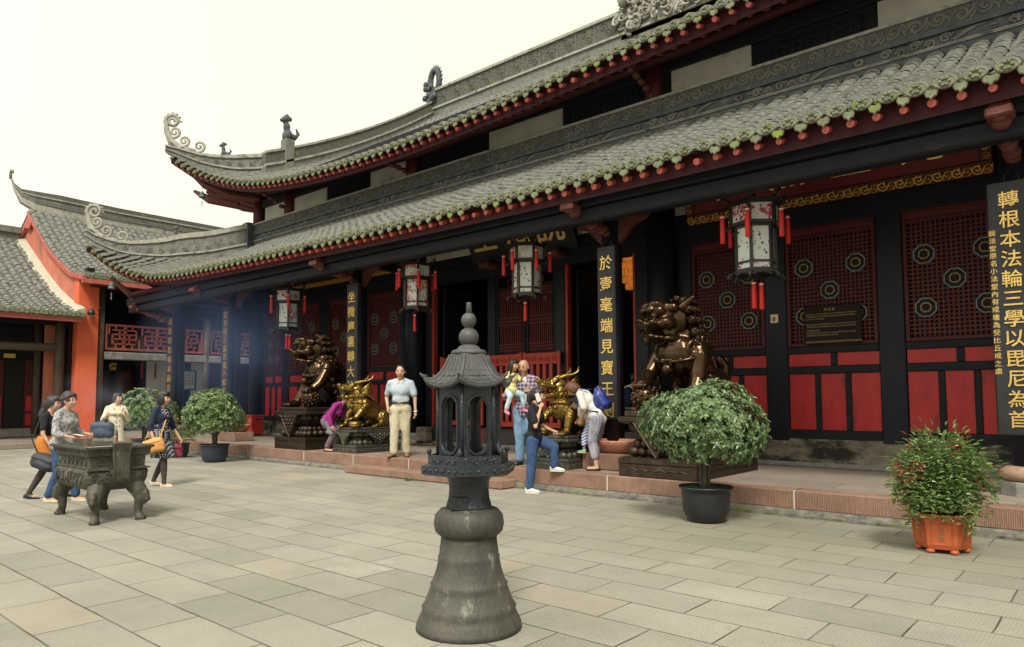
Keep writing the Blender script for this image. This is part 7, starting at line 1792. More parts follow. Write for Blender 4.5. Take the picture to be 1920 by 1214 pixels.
    # ---- clothing
    def sleeve(G, s, frac, k):
        e, w_ = arms[s]; r0, r1, r2 = (.030, .026, .019) if not fem else (.0265, .0235, .018)
        C(shL[s] + Rb @ A3(0, -s * .02, -.004), shL[s], .028 + k * .5, .028 + k * .6, G)
        if frac <= .5: q = shL[s] + (e - shL[s]) * (frac / .5); C(shL[s], q, r0 + k, r1 + k + .005, G)
        else: q = e + (w_ - e) * ((frac - .5) / .5); C(shL[s], e, r0 + k, r1 + k, G); C(e, q, r1 + k, r2 + k, G)
    if 'trousers' in wear:
        mt, frac, loose = wear['trousers']; G = MB(); k_ = .006 + loose
        E_(S((-.004, 0, -.004)), A3(.070 + loose, (.098 if fem else .092) * wd + loose, .072), Rl, G); E_(S((0, 0, .05)), A3(.064 * wd + loose, (.086 if fem else .086) * wd, .05), Rl, G)
        for s in (1, -1):
            k, a = legs[s]; C(hipJ[s], k, .056 + k_, .038 + k_, G)
            n = 7
            q = k + (a - k) * (frac - .5) / .5
            for i in range(n):   # soft folds
                t0 = i / n; t1 = (i + 1) / n; C(k + (q - k) * t0, k + (q - k) * t1, .036 + k_ - .008 * t0, .036 + k_ - .008 * t1, G)
        put(G, 'trousers', mt)
    if 'tights' in wear:
        G = MB()
        for s in (1, -1): k, a = legs[s]; C(hipJ[s], k, .053, .0365, G); C(k, k + (a - k) * .38, .0345, .0345, G); C(k + (a - k) * .38, a, .0335, .0225, G); C(a + ft(-.01, 0, -.02), a + ft(.04, 0, -.025), .022, .019, G)
        put(G, 'tights', wear['tights'], .008)
    if 'skirt' in wear:   # (material, hem height, flare)
        mt, hem, fl = wear['skirt']; kn = (legs[1][0] + legs[-1][0]) / 2; n = 30; rings = []
        top = S((0, 0, .09)); kx = (kn[0] - top[0])
        for i in range(10):
            q = i / 9; z = top[2] * (1 - q) + hem * q
            lx = []
            for s in (1, -1):
                k_, a_ = legs[s]; h_ = hipJ[s]
                tt = np.clip((h_[2] - z) / (h_[2] - k_[2] + 1e-6), 0, 1); lx.append(h_[0] + (k_[0] - h_[0]) * tt)
            cx_ = top[0] * (1 - min(1, q * 3)) + min(1, q * 3) * (max(lx) + min(lx)) / 2; rx = (max(lx) - min(lx)) / 2 * min(1, q * 3) + .072 + fl * .5 * q ** .8; ry = (.080 * wd + fl * q ** .6)
            if 0 < i < 7: ry = max(ry, .110 * wd); rx = max(rx, .088)
            rings.append([((cx_ + rx * math.cos(2 * PI * j / n) * (1 + .035 * q * math.sin(7 * 2 * PI * j / n))) * u, ry * math.sin(2 * PI * j / n) * (1 + .035 * q * math.sin(5 * 2 * PI * j / n + 1)) * u, (z + .004 * q * math.sin(6 * PI * j / n)) * u) for j in range(n)])
        inner = [[((p[0] - top[0] * u) * .96 + top[0] * u, p[1] * .96, p[2]) for p in r] for r in rings[::-1]]
        o = MB(); o.add(loft(rings + inner, False), 0, None, True); o.build('skirt', [mt], t, True)
    if 'top' in wear:   # (material, sleeve fraction, hem below the hip)
        mt, sl, hem = wear['top'][:3]; k = wear['top'][3] if len(wear['top']) > 3 else .008; G = MB(); torso(G, k, hem >= 0)
        if hem >= 0: E_(S((0, 0, .045 - hem * .5)), A3(.074 * wd + k, .099 * wd + k, .045 + hem * .55), Rl, G); C(S((0, 0, .03 - hem * .5)), S((0, 0, .03 - hem)), .070 * wd + k, .070 * wd + k, G) if hem > .03 else None
        for s in (1, -1):
            if sl > 0: sleeve(G, s, sl, k * .8)
        put(G, 'top', mt, it=9)
        if 'collar' in wear:
            o = MB(); P = [S((-.03 + .045 * (1 - math.cos(a)) * .9, .040 * math.sin(a), .318 - .012 * (1 - math.cos(a)))) * u for a in np.linspace(-2.75, 2.75, 16)]; o.add(tube(P, .0125 * u, 7, flat=.8), 0, None, True)
            for s in (1, -1): o.add(([S((.052, s * .004, .292)) * u, S((.050, s * .036, .305)) * u, S((.066, s * .030, .268)) * u, S((.050, s * .02, .296)) * u], [(0, 1, 2), (0, 2, 3), (1, 3, 2)]), 0)
            o.build('collar', [wear['collar']], t, True)
    if 'shirt_in' in wear:
        o = MB(); G = MB(); E_(S((.028, 0, .20)), A3(.052, .045, .115), Rb, G); E_(S((.03, 0, .08)), A3(.050, .045, .12), Rl, G); v, f = vox(G, .009 * u, 2); o.add((v, f), 0, None, True); o.build('undershirt', [wear['shirt_in']], t, True)
    if 'coat' in wear:
        mt, hem = wear['coat']; G = MB(); torso(G, .014)
        for s in (1, -1): sleeve(G, s, .93, .012); pass
        v, f = vox(G, .009 * u, 3); v = folds(v, f, u, .007, 11, .6); o = MB(); o.add((v, f), 0, None, True)
        n = 36; rings = []; top = S((0, 0, .16))
        for i in range(9):
            q = i / 8; z = top[2] * (1 - q) + hem * q; rx = .074 + .034 * q; ry = .092 + .038 * q
            rings.append([((top[0] + rx * math.cos(.10 + (2 * PI - .20) * j / (n - 1)) * (1 + .04 * q * math.sin(j * .9))) * u, ry * math.sin(.10 + (2 * PI - .20) * j / (n - 1)) * (1 + .04 * q * math.cos(j * .8)) * u, z * u) for j in range(n)])
        o.add(loft(rings, False, False), 0, None, True); o.add(loft([[(p[0] * .97, p[1] * .97, p[2]) for p in r] for r in rings], False, False), 0, None, True)
        for s in (1, -1):   # lapels
            o.add(loft([[tuple(S((.072, s * .012, .19)) * u), tuple(S((.082, s * .055, .26)) * u), tuple(S((.050, s * .055, .315)) * u), tuple(S((.062, s * .02, .27)) * u)], [tuple(S((.080, s * .012, .19)) * u), tuple(S((.090, s * .058, .26)) * u), tuple(S((.056, s * .058, .322)) * u), tuple(S((.070, s * .02, .27)) * u)]], True), 0)
        o.build('coat', [mt], t, True)
        o = MB()
        for z in (.17, .10, .03): 
            for s in (1, -1): o.add(ell(S((.088, s * .028, z)) * u, A3(.004, .007, .007) * u, 8, 6), 0, None, True)
        o.build('buttons', [M['hairbrn']], t, True)
    if 'belt' in wear:
        o = MB(); P = [S((.071 * wd * math.cos(a), .094 * wd * math.sin(a), .062)) * u for a in np.linspace(0, 2 * PI, 28)]; o.add(tube(P, .010 * u, 6, flat=1.0, cap=False), 0, None, True); o.add(bbox(-.004 * u, .006 * u, -.012 * u, .012 * u, -.009 * u, .009 * u, .001), 1, Matrix.Translation(Vector(S((.076 * wd, 0, .062)) * u))); o.build('belt', [wear['belt'], M['medgold']], t, True)
    if 'shoes' in wear:
        mt, sole, kind = wear['shoes']
        for s in (1, -1):
            a = legs[s][1]; fd = pose.get('foot', {}).get(s, (1, 0, 0)); fd = A3(*fd) / np.linalg.norm(fd); sdv = np.cross((0, 0, 1.), fd); sdv /= np.linalg.norm(sdv); up = np.cross(fd, sdv)
            n = 14; rings = []
            prof = ((-.036, .014, .030), (-.030, .020, .036), (-.005, .0215, .034 if kind != 'flat' else .024), (.03, .021, .026 if kind != 'flat' else .017), (.065, .0245, .020 if kind != 'flat' else .015), (.092, .021, .016 if kind != 'flat' else .012), (.107, .010, .009))
            z0_ = a - up * .0435
            for x_, w_, h_ in [(a_, b_ + (0 if kind in ('flat', 'bow') else .003), c_ * (1 if kind in ('flat', 'bow') else 1.55)) for a_, b_, c_ in prof]: rings.append([tuple((z0_ + fd * x_ + sdv * (w_ * math.cos(2 * PI * j / n)) + up * (h_ * .5 + h_ * .5 * math.sin(2 * PI * j / n) + .004)) * u) for j in range(n)])
            o = MB(); o.add(loft(rings, True), 0, None, True)
            pl = [(-.037, -.012), (-.03, -.02), (.03, -.020), (.066, -.025), (.095, -.02), (.108, -.006), (.108, .006), (.095, .02), (.066, .025), (.03, .020), (-.03, .02), (-.037, .012)]
            o.add(loft([[tuple((z0_ + fd * p[0] + sdv * p[1] + up * .0) * u) for p in pl], [tuple((z0_ + fd * p[0] + sdv * p[1] + up * (.008 if kind != 'sneaker' else .014)) * u) for p in pl]], True), 1)
            if kind == 'bow': o.add(ell((z0_ + fd * .075 + up * .020) * u, A3(.016, .022, .008) * u, 8, 6), 0, None, True)
            o.build('shoe', [mt, sole], t, True)
    # ---- hair
    hk, hm = wear.get('hair', ('short', M['hairblk'])); G = MB(); Eh = lambda x, y, z, r: E_(Hp(x, y, z), A3(*r) * hs, Rh, G)
    if hk != 'bald':
        Eh(-.012, 0, .024, (.058, .0535, .054)); Eh(-.030, 0, -.004, (.042, .052, .052))
        if hk in ('short', 'crop'):
            if hk == 'short': Eh(.018, 0, .050, (.036, .044, .024)); [Eh(-.004, s * .046, .012, (.026, .012, .028)) for s in (1, -1)]
            else: G = MB(); Eh(-.013, 0, .021, (.0585, .0530, .0555)); Eh(-.028, 0, -.004, (.042, .0515, .047))
        elif hk == 'curly':
            rr = random.Random(5); Eh(.02, 0, .048, (.036, .05, .03))
            for i in range(46): a = rr.uniform(-2.5, 2.5) + PI; b = rr.uniform(-.3, 1.4); Eh(-.012 + .058 * math.cos(a) * math.cos(b), .056 * math.sin(a) * math.cos(b), .018 + .056 * math.sin(b), (.015, .015, .014))
        elif hk == 'bob':
            Eh(.018, 0, .046, (.042, .050, .030)); Eh(-.022, 0, -.030, (.044, .060, .048)); 
            for s in (1, -1): Eh(.004, s * .048, -.018, (.034, .015, .052)); 
            Eh(.042, 0, .038, (.020, .040, .018))
        elif hk in ('pony', 'lowtail', 'longwave', 'long'):
            Eh(.018, 0, .044, (.040, .049, .028)); [Eh(.0, s * .046, .006, (.030, .012, .034)) for s in (1, -1)]
            if hk == 'pony': P = [(-.062, 0, .03), (-.088, 0, .0), (-.092, 0, -.06), (-.082, 0, -.115)]; rr_ = (.018, .026, .024, .008)
            elif hk == 'lowtail': P = [(-.058, 0, -.03), (-.07, 0, -.06), (-.066, 0, -.10), (-.06, 0, -.13)]; rr_ = (.022, .022, .018, .008)
            elif hk == 'longwave': P = [(-.058, 0, .0), (-.080, .005, -.06), (-.10, -.01, -.12), (-.105, .0, -.17)]; rr_ = (.034, .036, .036, .02)
            else: P = [(-.04, 0, -.02), (-.052, 0, -.08), (-.056, 0, -.15), (-.058, 0, -.20)]; rr_ = (.044, .042, .034, .016)
            Ry_ = np.array(Rz(pose.get('hyaw', 0)).to_3x3()); Q = [Hp(*P[0])]
            for i in range(3): Q.append(Q[-1] + Ry_ @ ((A3(*P[i + 1]) - A3(*P[i])) * hs))
            for i in range(3):
                C(Q[i], Q[i + 1], rr_[i] * hs, rr_[i + 1] * hs, G)
                if hk == 'longwave': 
                    for k in range(4): q = Q[i] + (Q[i + 1] - Q[i]) * k / 4; E_(q + A3(.016 * math.sin(k * 2 + i), .022 * math.cos(k * 2.3 + i), 0), (.018, .018, .018), None, G)
            if hk == 'long': [C(Hp(.012, s * .048, .0), Hp(.0, s * .05, -.11), .018 * hs, .016 * hs, G) for s in (1, -1)]
        put(G, 'hair', hm, .0075, 2)
    t['_u'] = H
    del t['_u']
    P = dict(root=t, hand={s: arms[s][1] * u for s in (1, -1)}, sh={s: shL[s] * u for s in (1, -1)}, S=lambda p: S(p) * u, Hp=lambda *p: Hp(*p) * u, u=u)
    Mw = T(*loc) @ Rz(face); P['w'] = lambda p: Mw @ Vector(p); P['M'] = Mw
    return P
FWD = 'x'
arm_down = lambda s, f=.0: ((f * .5, s * .03, -.165), (f + .03, s * .035, -.315))
def leg_std(s, x=0., y=None): return ((x * .5 + .012, s * .054, .285), (x, s * (.056 if y is None else y), .044))
W = lambda n: M[n]
M['beige'] = cloth('beige_chino', (.40, .36, .25), (.50, .45, .32)); M['polo'] = pattern('striped_polo', 'stripe', (.33, .40, .47), (.47, .52, .56), 42)
M['whitecl'] = cloth('white_cotton', (.50, .49, .45), (.60, .59, .54)); M['jeans'] = cloth('dark_denim', (.025, .055, .13), (.05, .095, .20), scale=18); M['jeanslt'] = cloth('faded_denim', (.10, .18, .30), (.20, .31, .46), scale=10)
M['blackcl'] = cloth('black_cotton', (.010, .010, .013), (.022, .022, .026)); M['purple'] = cloth('purple_cardigan', (.20, .018, .14), (.29, .035, .20), scale=20); M['mauve'] = cloth('mauve_trousers', (.13, .095, .115), (.19, .145, .165))
M['orangecl'] = cloth('orange_skirt', (.46, .15, .025), (.56, .21, .05)); M['fleck'] = pattern('grey_flecked_knit', 'fleck', (.09, .085, .095), (.46, .45, .44), 80); M['cream'] = cloth('cream_trench', (.58, .52, .38), (.68, .62, .47)); M['navycl'] = cloth('navy_jersey', (.012, .018, .045), (.024, .032, .07))
M['dots'] = pattern('dotted_dress', 'dots', (.022, .026, .05), (.60, .60, .58), 38); M['tights'] = cloth('sheer_black_tights', (.045, .035, .034), (.075, .06, .055)); M['plaid'] = pattern('plaid_shirt', 'plaid', (.055, .035, .09), (.42, .34, .40), 15)
M['yellowcl'] = cloth('yellow_tee', (.62, .60, .22), (.70, .68, .30)); M['paleblue'] = cloth('pale_blue_leggings', (.33, .46, .52), (.43, .55, .60)); M['check'] = pattern('grey_checked_trousers', 'check', (.11, .11, .15), (.40, .40, .44), 46); M['stripepants'] = pattern('blue_white_striped_trousers', 'diag', (.62, .64, .70), (.05, .10, .42), 22)
M['shoeblk'] = mat('black_leather', (.010, .010, .012), (.02, .02, .022), .3); M['shoebrn'] = mat('brown_leather', (.14, .075, .035), (.2, .11, .055), .45); M['shoecream'] = mat('cream_leather', (.55, .48, .33), (.64, .56, .40), .5); M['shoewht'] = mat('white_sneaker', (.66, .66, .60), (.74, .74, .68), .55); M['pink'] = mat('pink_shoe', (.62, .07, .16), (.7, .14, .24), .5); M['green'] = mat('green_sandal', (.13, .38, .19), (.2, .46, .25), .5); M['navyshoe'] = mat('navy_leather', (.014, .02, .05), (.03, .035, .075), .35)
HB = M['hairblk']

# man in a polo shirt facing the camera
p_man = person('man in pale striped polo shirt and beige trousers standing on the terrace', (-11.12, 9.36, TZ), rad(-52), 1.84,
    dict(hip=.525, arm={1: ((-.005, .045, -.165), (.02, .055, -.315)), -1: ((-.05, -.055, -.155), (.035, -.02, -.275))}, leg={1: leg_std(1, -.03, .06), -1: leg_std(-1, .05, .062)}, foot={-1: (1, -.45, 0), 1: (1, .3, 0)}, hyaw=rad(6), hpitch=rad(8), wide=1.06, palm={1: (0, -1, 0)}),
    dict(trousers=(M['beige'], .97, .007), top=(M['polo'], .36, -.05, .010), collar=M['whitecl'], belt=M['shoeblk'], shoes=(M['shoebrn'], M['hairbrn'], 'shoe'), hair=('crop', HB)), female=False)
# woman in purple bending to the golden beast
p_pur = person('woman in a purple cardigan crouching beside the left golden beast', (-13.42, 9.32, TZ), rad(20), 1.68,
    dict(hip=.40, hipx=-.05, lean=rad(36), bend=rad(10), arm={1: ((.08, .04, -.12), (.20, .03, -.11)), -1: ((.05, -.05, -.14), (.17, -.05, -.20))}, leg={1: ((.10, .055, .26), (.02, .06, .044)), -1: ((.09, -.055, .255), (-.03, -.06, .044))}, hpitch=rad(-38)),
    dict(trousers=(M['mauve'], .93, .002), top=(M['purple'], .97, .05, .012), shoes=(M['navyshoe'], M['hairbrn'], 'flat'), hair=('short', HB)))
# bald man with a child on his arm
p_bald = person('bald man in plaid shirt and faded jeans carrying a small girl', (-8.02, 9.56, TZ), rad(-62), 1.84,
    dict(hip=.525, lean=rad(-2), arm={1: ((.045, .05, -.155), (.17, -.02, -.115)), -1: ((-.01, -.055, -.16), (.12, -.06, -.15))}, leg={1: leg_std(1, .02), -1: leg_std(-1, -.02)}, foot={-1: (1, -.3, 0), 1: (1, .25, 0)}, hyaw=rad(-12), hpitch=rad(14), wide=1.05, curl={1: .7, -1: .7}),
    dict(trousers=(M['jeanslt'], .97, .006), top=(M['plaid'], .95, .05, .012), shirt_in=M['whitecl'], shoes=(M['shoeblk'], M['shoeblk'], 'shoe'), hair=('bald', HB)), female=False, skin='skin2')
gx = p_bald['w']((.20, -.20, .90))
p_girl = person('small girl with long hair and yellow top held by the bald man', (gx.x, gx.y, gx.z + TZ * 0), rad(-5), 1.06,
    dict(hip=.36, lean=rad(4), arm={1: ((.06, .05, -.10), (.14, .02, -.02)), -1: ((.05, -.06, -.11), (.15, -.06, -.10))}, leg={1: ((.12, .13, .30), (.14, .15, .09)), -1: ((.10, -.12, .27), (.05, -.16, .06))}, foot={1: (1, .2, -.3), -1: (1, -.2, -.35)}, hyaw=rad(8), hpitch=rad(4)),
    dict(trousers=(M['paleblue'], .93, .004), top=(M['yellowcl'], .4, .05, .012), shoes=(M['pink'], M['whitecl'], 'sneaker'), hair=('long', HB)), child=True)
# woman on the phone with one foot up on the terrace
p_blk = person('woman in black tee and jeans on the phone, one foot up on the terrace', (-7.22, 8.82, 0), rad(22), 1.70,
    dict(hip=.50, hipx=.0, lean=rad(3), arm={-1: ((.06, -.045, -.16), (.075, .03, .005)), 1: ((.04, .05, -.16), (.15, .03, -.20))}, leg={-1: ((-.005, -.055, .275), (-.03, -.058, .044)), 1: ((.185, .055, .415), (.175, .058, .236))}, foot={-1: (1, -.15, 0), 1: (1, .0, 0)}, hpitch=rad(6), hyaw=rad(6), hand={-1: (.25, .3, .9)}, palm={-1: (0, 1, .2)}, curl={-1: .6}),
    dict(trousers=(M['jeans'], .96, .003), top=(M['blackcl'], .36, .05, .010), shoes=(M['shoewht'], M['whitecl'], 'sneaker'), hair=('pony', HB)))
ph = thing('mobile_phone', 'white mobile phone held to the ear of the woman in black', 'phone', tuple(p_blk['w'](p_blk['Hp'](.012, -.062, -.018))), rad(22))
mb = MB(); mb.add(bbox(-.036, .036, -.006, .006, -.07, .07, .005), 0, Ry(rad(-18))); mb.build('handset', [M['whitecl']], ph, True)
mb = MB(); mb.add(bbox(-.032, .032, .0062, .0075, -.06, .06, .001), 0, Ry(rad(-18))); mb.build('screen', [M['shoeblk']], ph, True)
# mother bending over the boy
p_mom = person('woman in white shirt and checked trousers bending over a boy', (-6.56, 9.60, TZ), rad(196), 1.66,
    dict(hip=.505, hipx=-.02, lean=rad(24), bend=rad(16), arm={1: ((.05, .03, -.15), (.17, -.03, -.19)), -1: ((.06, -.03, -.14), (.18, .0, -.17))}, leg={1: ((.022, .055, .28), (-.02, .058, .044)), -1: ((.03, -.055, .28), (.02, -.06, .044))}, foot={1: (1, .1, 0), -1: (1, -.1, 0)}, hpitch=rad(22), wide=1.04),
    dict(trousers=(M['check'], .80, .008), top=(M['whitecl'], .42, .025, .012), shoes=(M['shoeblk'], M['shoeblk'], 'flat'), hair=('bob', M['hairred'])))
p_boy = person('small boy in striped trousers climbing the pedestal of the right golden beast', (-6.74, 9.74, TZ + .20), rad(192), 1.08,
    dict(hip=.50, lean=rad(26), bend=rad(10), arm={1: ((.08, .03, -.12), (.17, .0, -.13)), -1: ((.07, -.04, -.12), (.17, -.02, -.12))}, leg={1: ((.09, .07, .30), (.10, .08, .10)), -1: ((.05, -.05, .27), (-.03, -.05, .06))}, foot={1: (1, .1, .05)}, hpitch=rad(28)),
    dict(trousers=(M['stripepants'], .78, .008), top=(M['whitecl'], .36, .05, .012), shoes=(M['green'], M['shoecream'], 'sneaker'), hair=('crop', HB)), female=False, child=True, skin='skin2')
# visitor inside the hall
p_in = person('visitor in a pale shirt with a dark backpack inside the dark doorway', (-8.22, 13.5, TZ), rad(80), 1.72,
    dict(arm={s: arm_down(s) for s in (1, -1)}, leg={s: leg_std(s) for s in (1, -1)}), dict(trousers=(M['blackcl'], .97, .004), top=(M['whitecl'], .45, .03), shoes=(M['shoeblk'], M['shoeblk'], 'shoe'), hair=('short', HB)), female=False)
# the four women by the burner
p_w1 = person('woman with wavy hair, black top and orange skirt behind the incense burner', (-12.62, 3.60, 0), rad(52), 1.58,
    dict(hip=.51, lean=rad(5), arm={1: ((.05, .035, -.155), (.16, .03, -.20)), -1: ((.02, -.045, -.16), (.10, -.06, -.26))}, leg={1: ((.085, .05, .285), (.16, .055, .046)), -1: ((.01, -.05, .28), (-.115, -.055, .052))}, foot={-1: (1, -.1, -.12)}, hyaw=rad(-6)),
    dict(tights=M['tights'], skirt=(M['orangecl'], .315, .030), top=(M['blackcl'], .36, .0, .008), shoes=(M['navyshoe'], M['shoeblk'], 'bow'), hair=('longwave', HB)))
p_w2 = person('woman in grey flecked knit and jeans holding paper beside the burner', (-11.93, 3.62, 0), rad(36), 1.62,
    dict(hip=.515, lean=rad(4), arm={1: ((.03, .05, -.165), (.155, .03, -.175)), -1: ((.03, -.05, -.165), (.155, -.025, -.185))}, leg={1: ((.07, .052, .285), (.10, .055, .046)), -1: ((.01, -.052, .28), (-.085, -.055, .05))}, hyaw=rad(-4), wide=1.16, curl={1: .6, -1: .6}),
    dict(trousers=(M['jeans'], .95, .003), top=(M['fleck'], .72, .06, .014), shoes=(M['shoecream'], M['shoecream'], 'flat'), hair=('curly', M['hairbrn'])))
p_w3 = person('woman in a cream trench coat with a navy tote behind the burner', (-17.2, 6.25, 0), rad(-8), 1.64,
    dict(arm={1: ((.02, .055, -.16), (.12, .0, -.075)), -1: ((.0, -.06, -.155), (.12, -.05, -.10))}, leg={1: leg_std(1, -.03), -1: leg_std(-1, .05)}, hyaw=rad(34), hpitch=rad(-2), curl={1: .9, -1: .9}),
    dict(trousers=(M['blackcl'], .97, .0), top=(M['whitecl'], .2, .02, .004), coat=(M['cream'], .27), shoes=(M['shoeblk'], M['shoeblk'], 'flat'), hair=('lowtail', HB)))
p_w4 = person('woman with a bob walking right in a dotted dress with navy sleeves', (-12.72, 5.36, 0), rad(30), 1.64,
    dict(hip=.515, arm={1: ((.03, .045, -.16), (.11, .055, -.285)), -1: ((-.02, -.05, -.165), (.045, -.06, -.315))}, leg={1: ((.0, .05, .28), (-.12, .055, .055)), -1: ((.075, -.05, .285), (.09, -.055, .046))}, hyaw=rad(8), wide=1.08),
    dict(tights=M['tights'], skirt=(M['dots'], .30, .034), top=(M['navycl'], .62, .0, .008), shoes=(M['shoecream'], M['shoecream'], 'bow'), hair=('bob', HB)))
G = MB(); S4 = p_w4['S']; uu = p_w4['u']
for c, r in (((.006, 0, .20), (.076, .090, .10)), ((0, 0, .095), (.068, .088, .09)), ((-.002, 0, .262), (.060, .074, .05))): G.add(ell(S4(c), A3(*r) * uu, 14, 10))
v, f = vox(G, .014, 3); mb = MB(); mb.add((v, f), 0, None, True); mb.build('dress_bodice', [M['dots']], p_w4['root'], True)

# ---- bags and things carried
def strap(root_off, P, r_, mt, parent): mb = MB(); mb.add(tube([Vector(p) - Vector(root_off) for p in P], r_, 6, flat=.5), 0, None, True); return mb.build('strap', [mt], parent, True)
def soft_bag(name, label, cat, loc, rz, size, mt, lean=0., strapP=None, smt=None, sr=.014):
    t = thing(name, label, cat, tuple(loc), 0)
    a, b, c = size; g = MB(); R = Rz(rz) @ Ry(lean)
    g.add(bbox(-a, a, -b, b, -c, c * .8, min(a, b, c) * .6), 0, R); g.add(ell((0, 0, -c * .35), (a * 1.05, b * 1.35, c * .7), 14, 10, R.to_3x3())); g.add(ell((0, 0, c * .5), (a * .85, b * .9, c * .45), 14, 10, R.to_3x3()))
    v, f = vox(g, .012, 4); v = v + .004 * np.sin(v[:, [2, 0, 1]] * 45); mb = MB(); mb.add((v, f), 0, None, True); mb.build('bag', [mt], t, True)
    mb = MB(); mb.add(tube([R @ Vector((x, b * 1.15, c * .35 + .006 * math.sin(x * 30))) for x in np.linspace(-a * .8, a * .8, 8)], .005, 5)); mb.add(tube([R @ Vector((x, -b * 1.15, c * .35)) for x in np.linspace(-a * .8, a * .8, 8)], .005, 5)); mb.build('zip_seam', [smt or mt], t, True)
    if strapP: strap(loc, strapP, sr, smt or mt, t)
    return t
M['bagnavy'] = mat('navy_bag', (.022, .035, .065), (.045, .065, .105), .5, scale=8, bump=.3); M['bagblk'] = mat('charcoal_nylon', (.018, .022, .03), (.04, .045, .055), .6, scale=10, bump=.4); M['bagtan'] = mat('tan_leather', (.50, .24, .065), (.60, .31, .10), .5, scale=8, bump=.3); M['bagblue'] = mat('royal_blue_leather', (.012, .025, .16), (.025, .045, .25), .3, scale=6, bump=.4, bscale=12); M['baggrey'] = mat('grey_bag', (.14, .14, .15), (.2, .2, .21), .6); M['bagmar'] = mat('maroon_bag', (.14, .018, .035), (.2, .03, .05), .5)
w = p_w3['w']; b = w((.10, -.29, .84)); sh = w(p_w3['sh'][-1] + A3(0, -.02, .055))
soft_bag('tote_bag', 'large navy tote bag on the arm of the woman in cream', 'bag', b, rad(41), (.25, .08, .19), M['bagnavy'], 0, [b + Vector((-.1, .02, .16)), w((.0, -.28, 1.12)), w((.04, -.24, 1.14)), b + Vector((.12, .02, .16))])
w = p_w1['w']; b = w((.09, -.24, .57)); 
soft_bag('shoulder_bag', 'charcoal nylon shoulder bag hanging behind the orange skirt', 'bag', b, rad(40), (.20, .10, .13), M['bagblk'], rad(18), [b + Vector((-.1, -.06, .1)), w((-.13, -.16, .9)), w(p_w1['sh'][-1] + A3(-.03, 0, .05)), w((.10, -.04, 1.18)), w((.11, .06, .95)), b + Vector((.12, .12, .1))])
w = p_w4['w']; b = w((.06, -.27, .72))
soft_bag('tan_bag', 'tan leather shoulder bag of the woman in the dotted dress', 'bag', b, rad(40), (.19, .06, .13), M['bagtan'], rad(-14), [b + Vector((.08, .06, .1)), w((.13, -.14, .98)), w((.125, -.03, 1.2)), w(p_w4['sh'][1] * A3(1, .6, 1) + A3(.03, 0, .055)), w((-.08, .02, 1.25)), w((-.13, -.1, 1.0)), b + Vector((-.14, -.08, .1))], None, .013)
b = w((.16, .22, .60)); soft_bag('maroon_bag', 'small maroon bag in the far hand of the woman in the dotted dress', 'bag', b, rad(40), (.09, .04, .13), M['bagmar'], 0, [b + Vector((-.05, 0, .1)), b + Vector((0, 0, .21)), b + Vector((.05, 0, .1))])
w = p_pur['w']; b = w((.10, -.17, .47)); soft_bag('grey_bag', 'small grey bag slung from the woman in purple', 'bag', b, rad(20), (.09, .035, .09), M['baggrey'], rad(20), [b + Vector((0, 0, .07)), w((.10, -.19, .72)), w(p_pur['sh'][-1] + A3(.0, .02, .055)), w(p_pur['S']((-.075, .02, .22))), w(p_pur['S']((-.08, -.06, .06)))], None, .016)
# backpack
w = p_mom['w']; c = p_mom['S']((-.118, 0, .13)); b = w(c); bp = thing('blue_backpack', 'shiny royal blue backpack worn by the woman in the white shirt', 'backpack', tuple(b), 0)
R = Rz(rad(196)) @ Ry(rad(38)); g = MB(); g.add(bbox(-.085, .085, -.15, .15, -.21, .12, .06), 0, R); g.add(ell((0, 0, .06), (.08, .135, .15), 14, 10, R.to_3x3())); g.add(ell((-.05, 0, -.11), (.09, .135, .11), 14, 10, R.to_3x3()))
v, f = vox(g, .011, 4); mb = MB(); mb.add((v, f), 0, None, True); mb.build('bag', [M['bagblue']], bp, True)
mb = MB(); mb.add(tube([R @ Vector((-.085 - .01 * math.sin(q), .12 * math.cos(q), .02 + .16 * math.sin(q))) for q in np.linspace(-.2, PI + .2, 18)], .007, 6)); mb.add(tube([R @ Vector((-.13, y, -.05)) for y in np.linspace(-.1, .1, 6)], .006, 6)); mb.build('zip_seam', [M['baggrey']], bp, True)
for s in (1, -1):
    P = [w(p_mom['S']((-.085, s * .06, .27))), w(p_mom['S']((-.04, s * .075, .315))), w(p_mom['S']((.04, s * .082, .30))), w(p_mom['S']((.086, s * .08, .22))), w(p_mom['S']((.05, s * .105, .12))), w(p_mom['S']((-.06, s * .10, .04)))]
    mb = MB(); mb.add(tube([p - b for p in P], .017, 6, flat=.45), 0, None, True); mb.build('shoulder_strap', [M['bagblue']], bp, True)
w = p_in['w']; b = w((-.20, 0, 1.18)); soft_bag('dark_backpack', 'dark backpack on the visitor inside the doorway', 'backpack', b, rad(170), (.15, .09, .22), M['navycl'])
w = p_w2['w']; b = w(p_w2['hand'][-1] + A3(.09, .03, .02)); pp = thing('folded_paper', 'white folded paper in the hands of the woman in grey', 'paper', tuple(b), rad(36))
mb = MB(); mb.add(grid(6, 2, lambda u_, v_: (-.13 + .28 * u_, -.05 + .1 * v_, .012 * math.sin(5 * u_)))); mb.add(grid(6, 2, lambda u_, v_: (-.13 + .28 * u_, -.05 + .1 * v_, .004 + .012 * math.sin(5 * u_ + .4)))); mb.build('sheet', [M['whitecl']], pp, True)
wt = p_man; c = wt['hand'][1]; wa = MB(); wa.add(tube([tuple(c + A3(.0, 0, .012) + .034 * A3(math.cos(a), math.sin(a), .12 * math.sin(a))) for a in np.linspace(0, 2 * PI, 14)], .009, 6, flat=1.4), 0, None, True); wa.build('wristwatch', [M['tasselcap']], wt['root'], True)
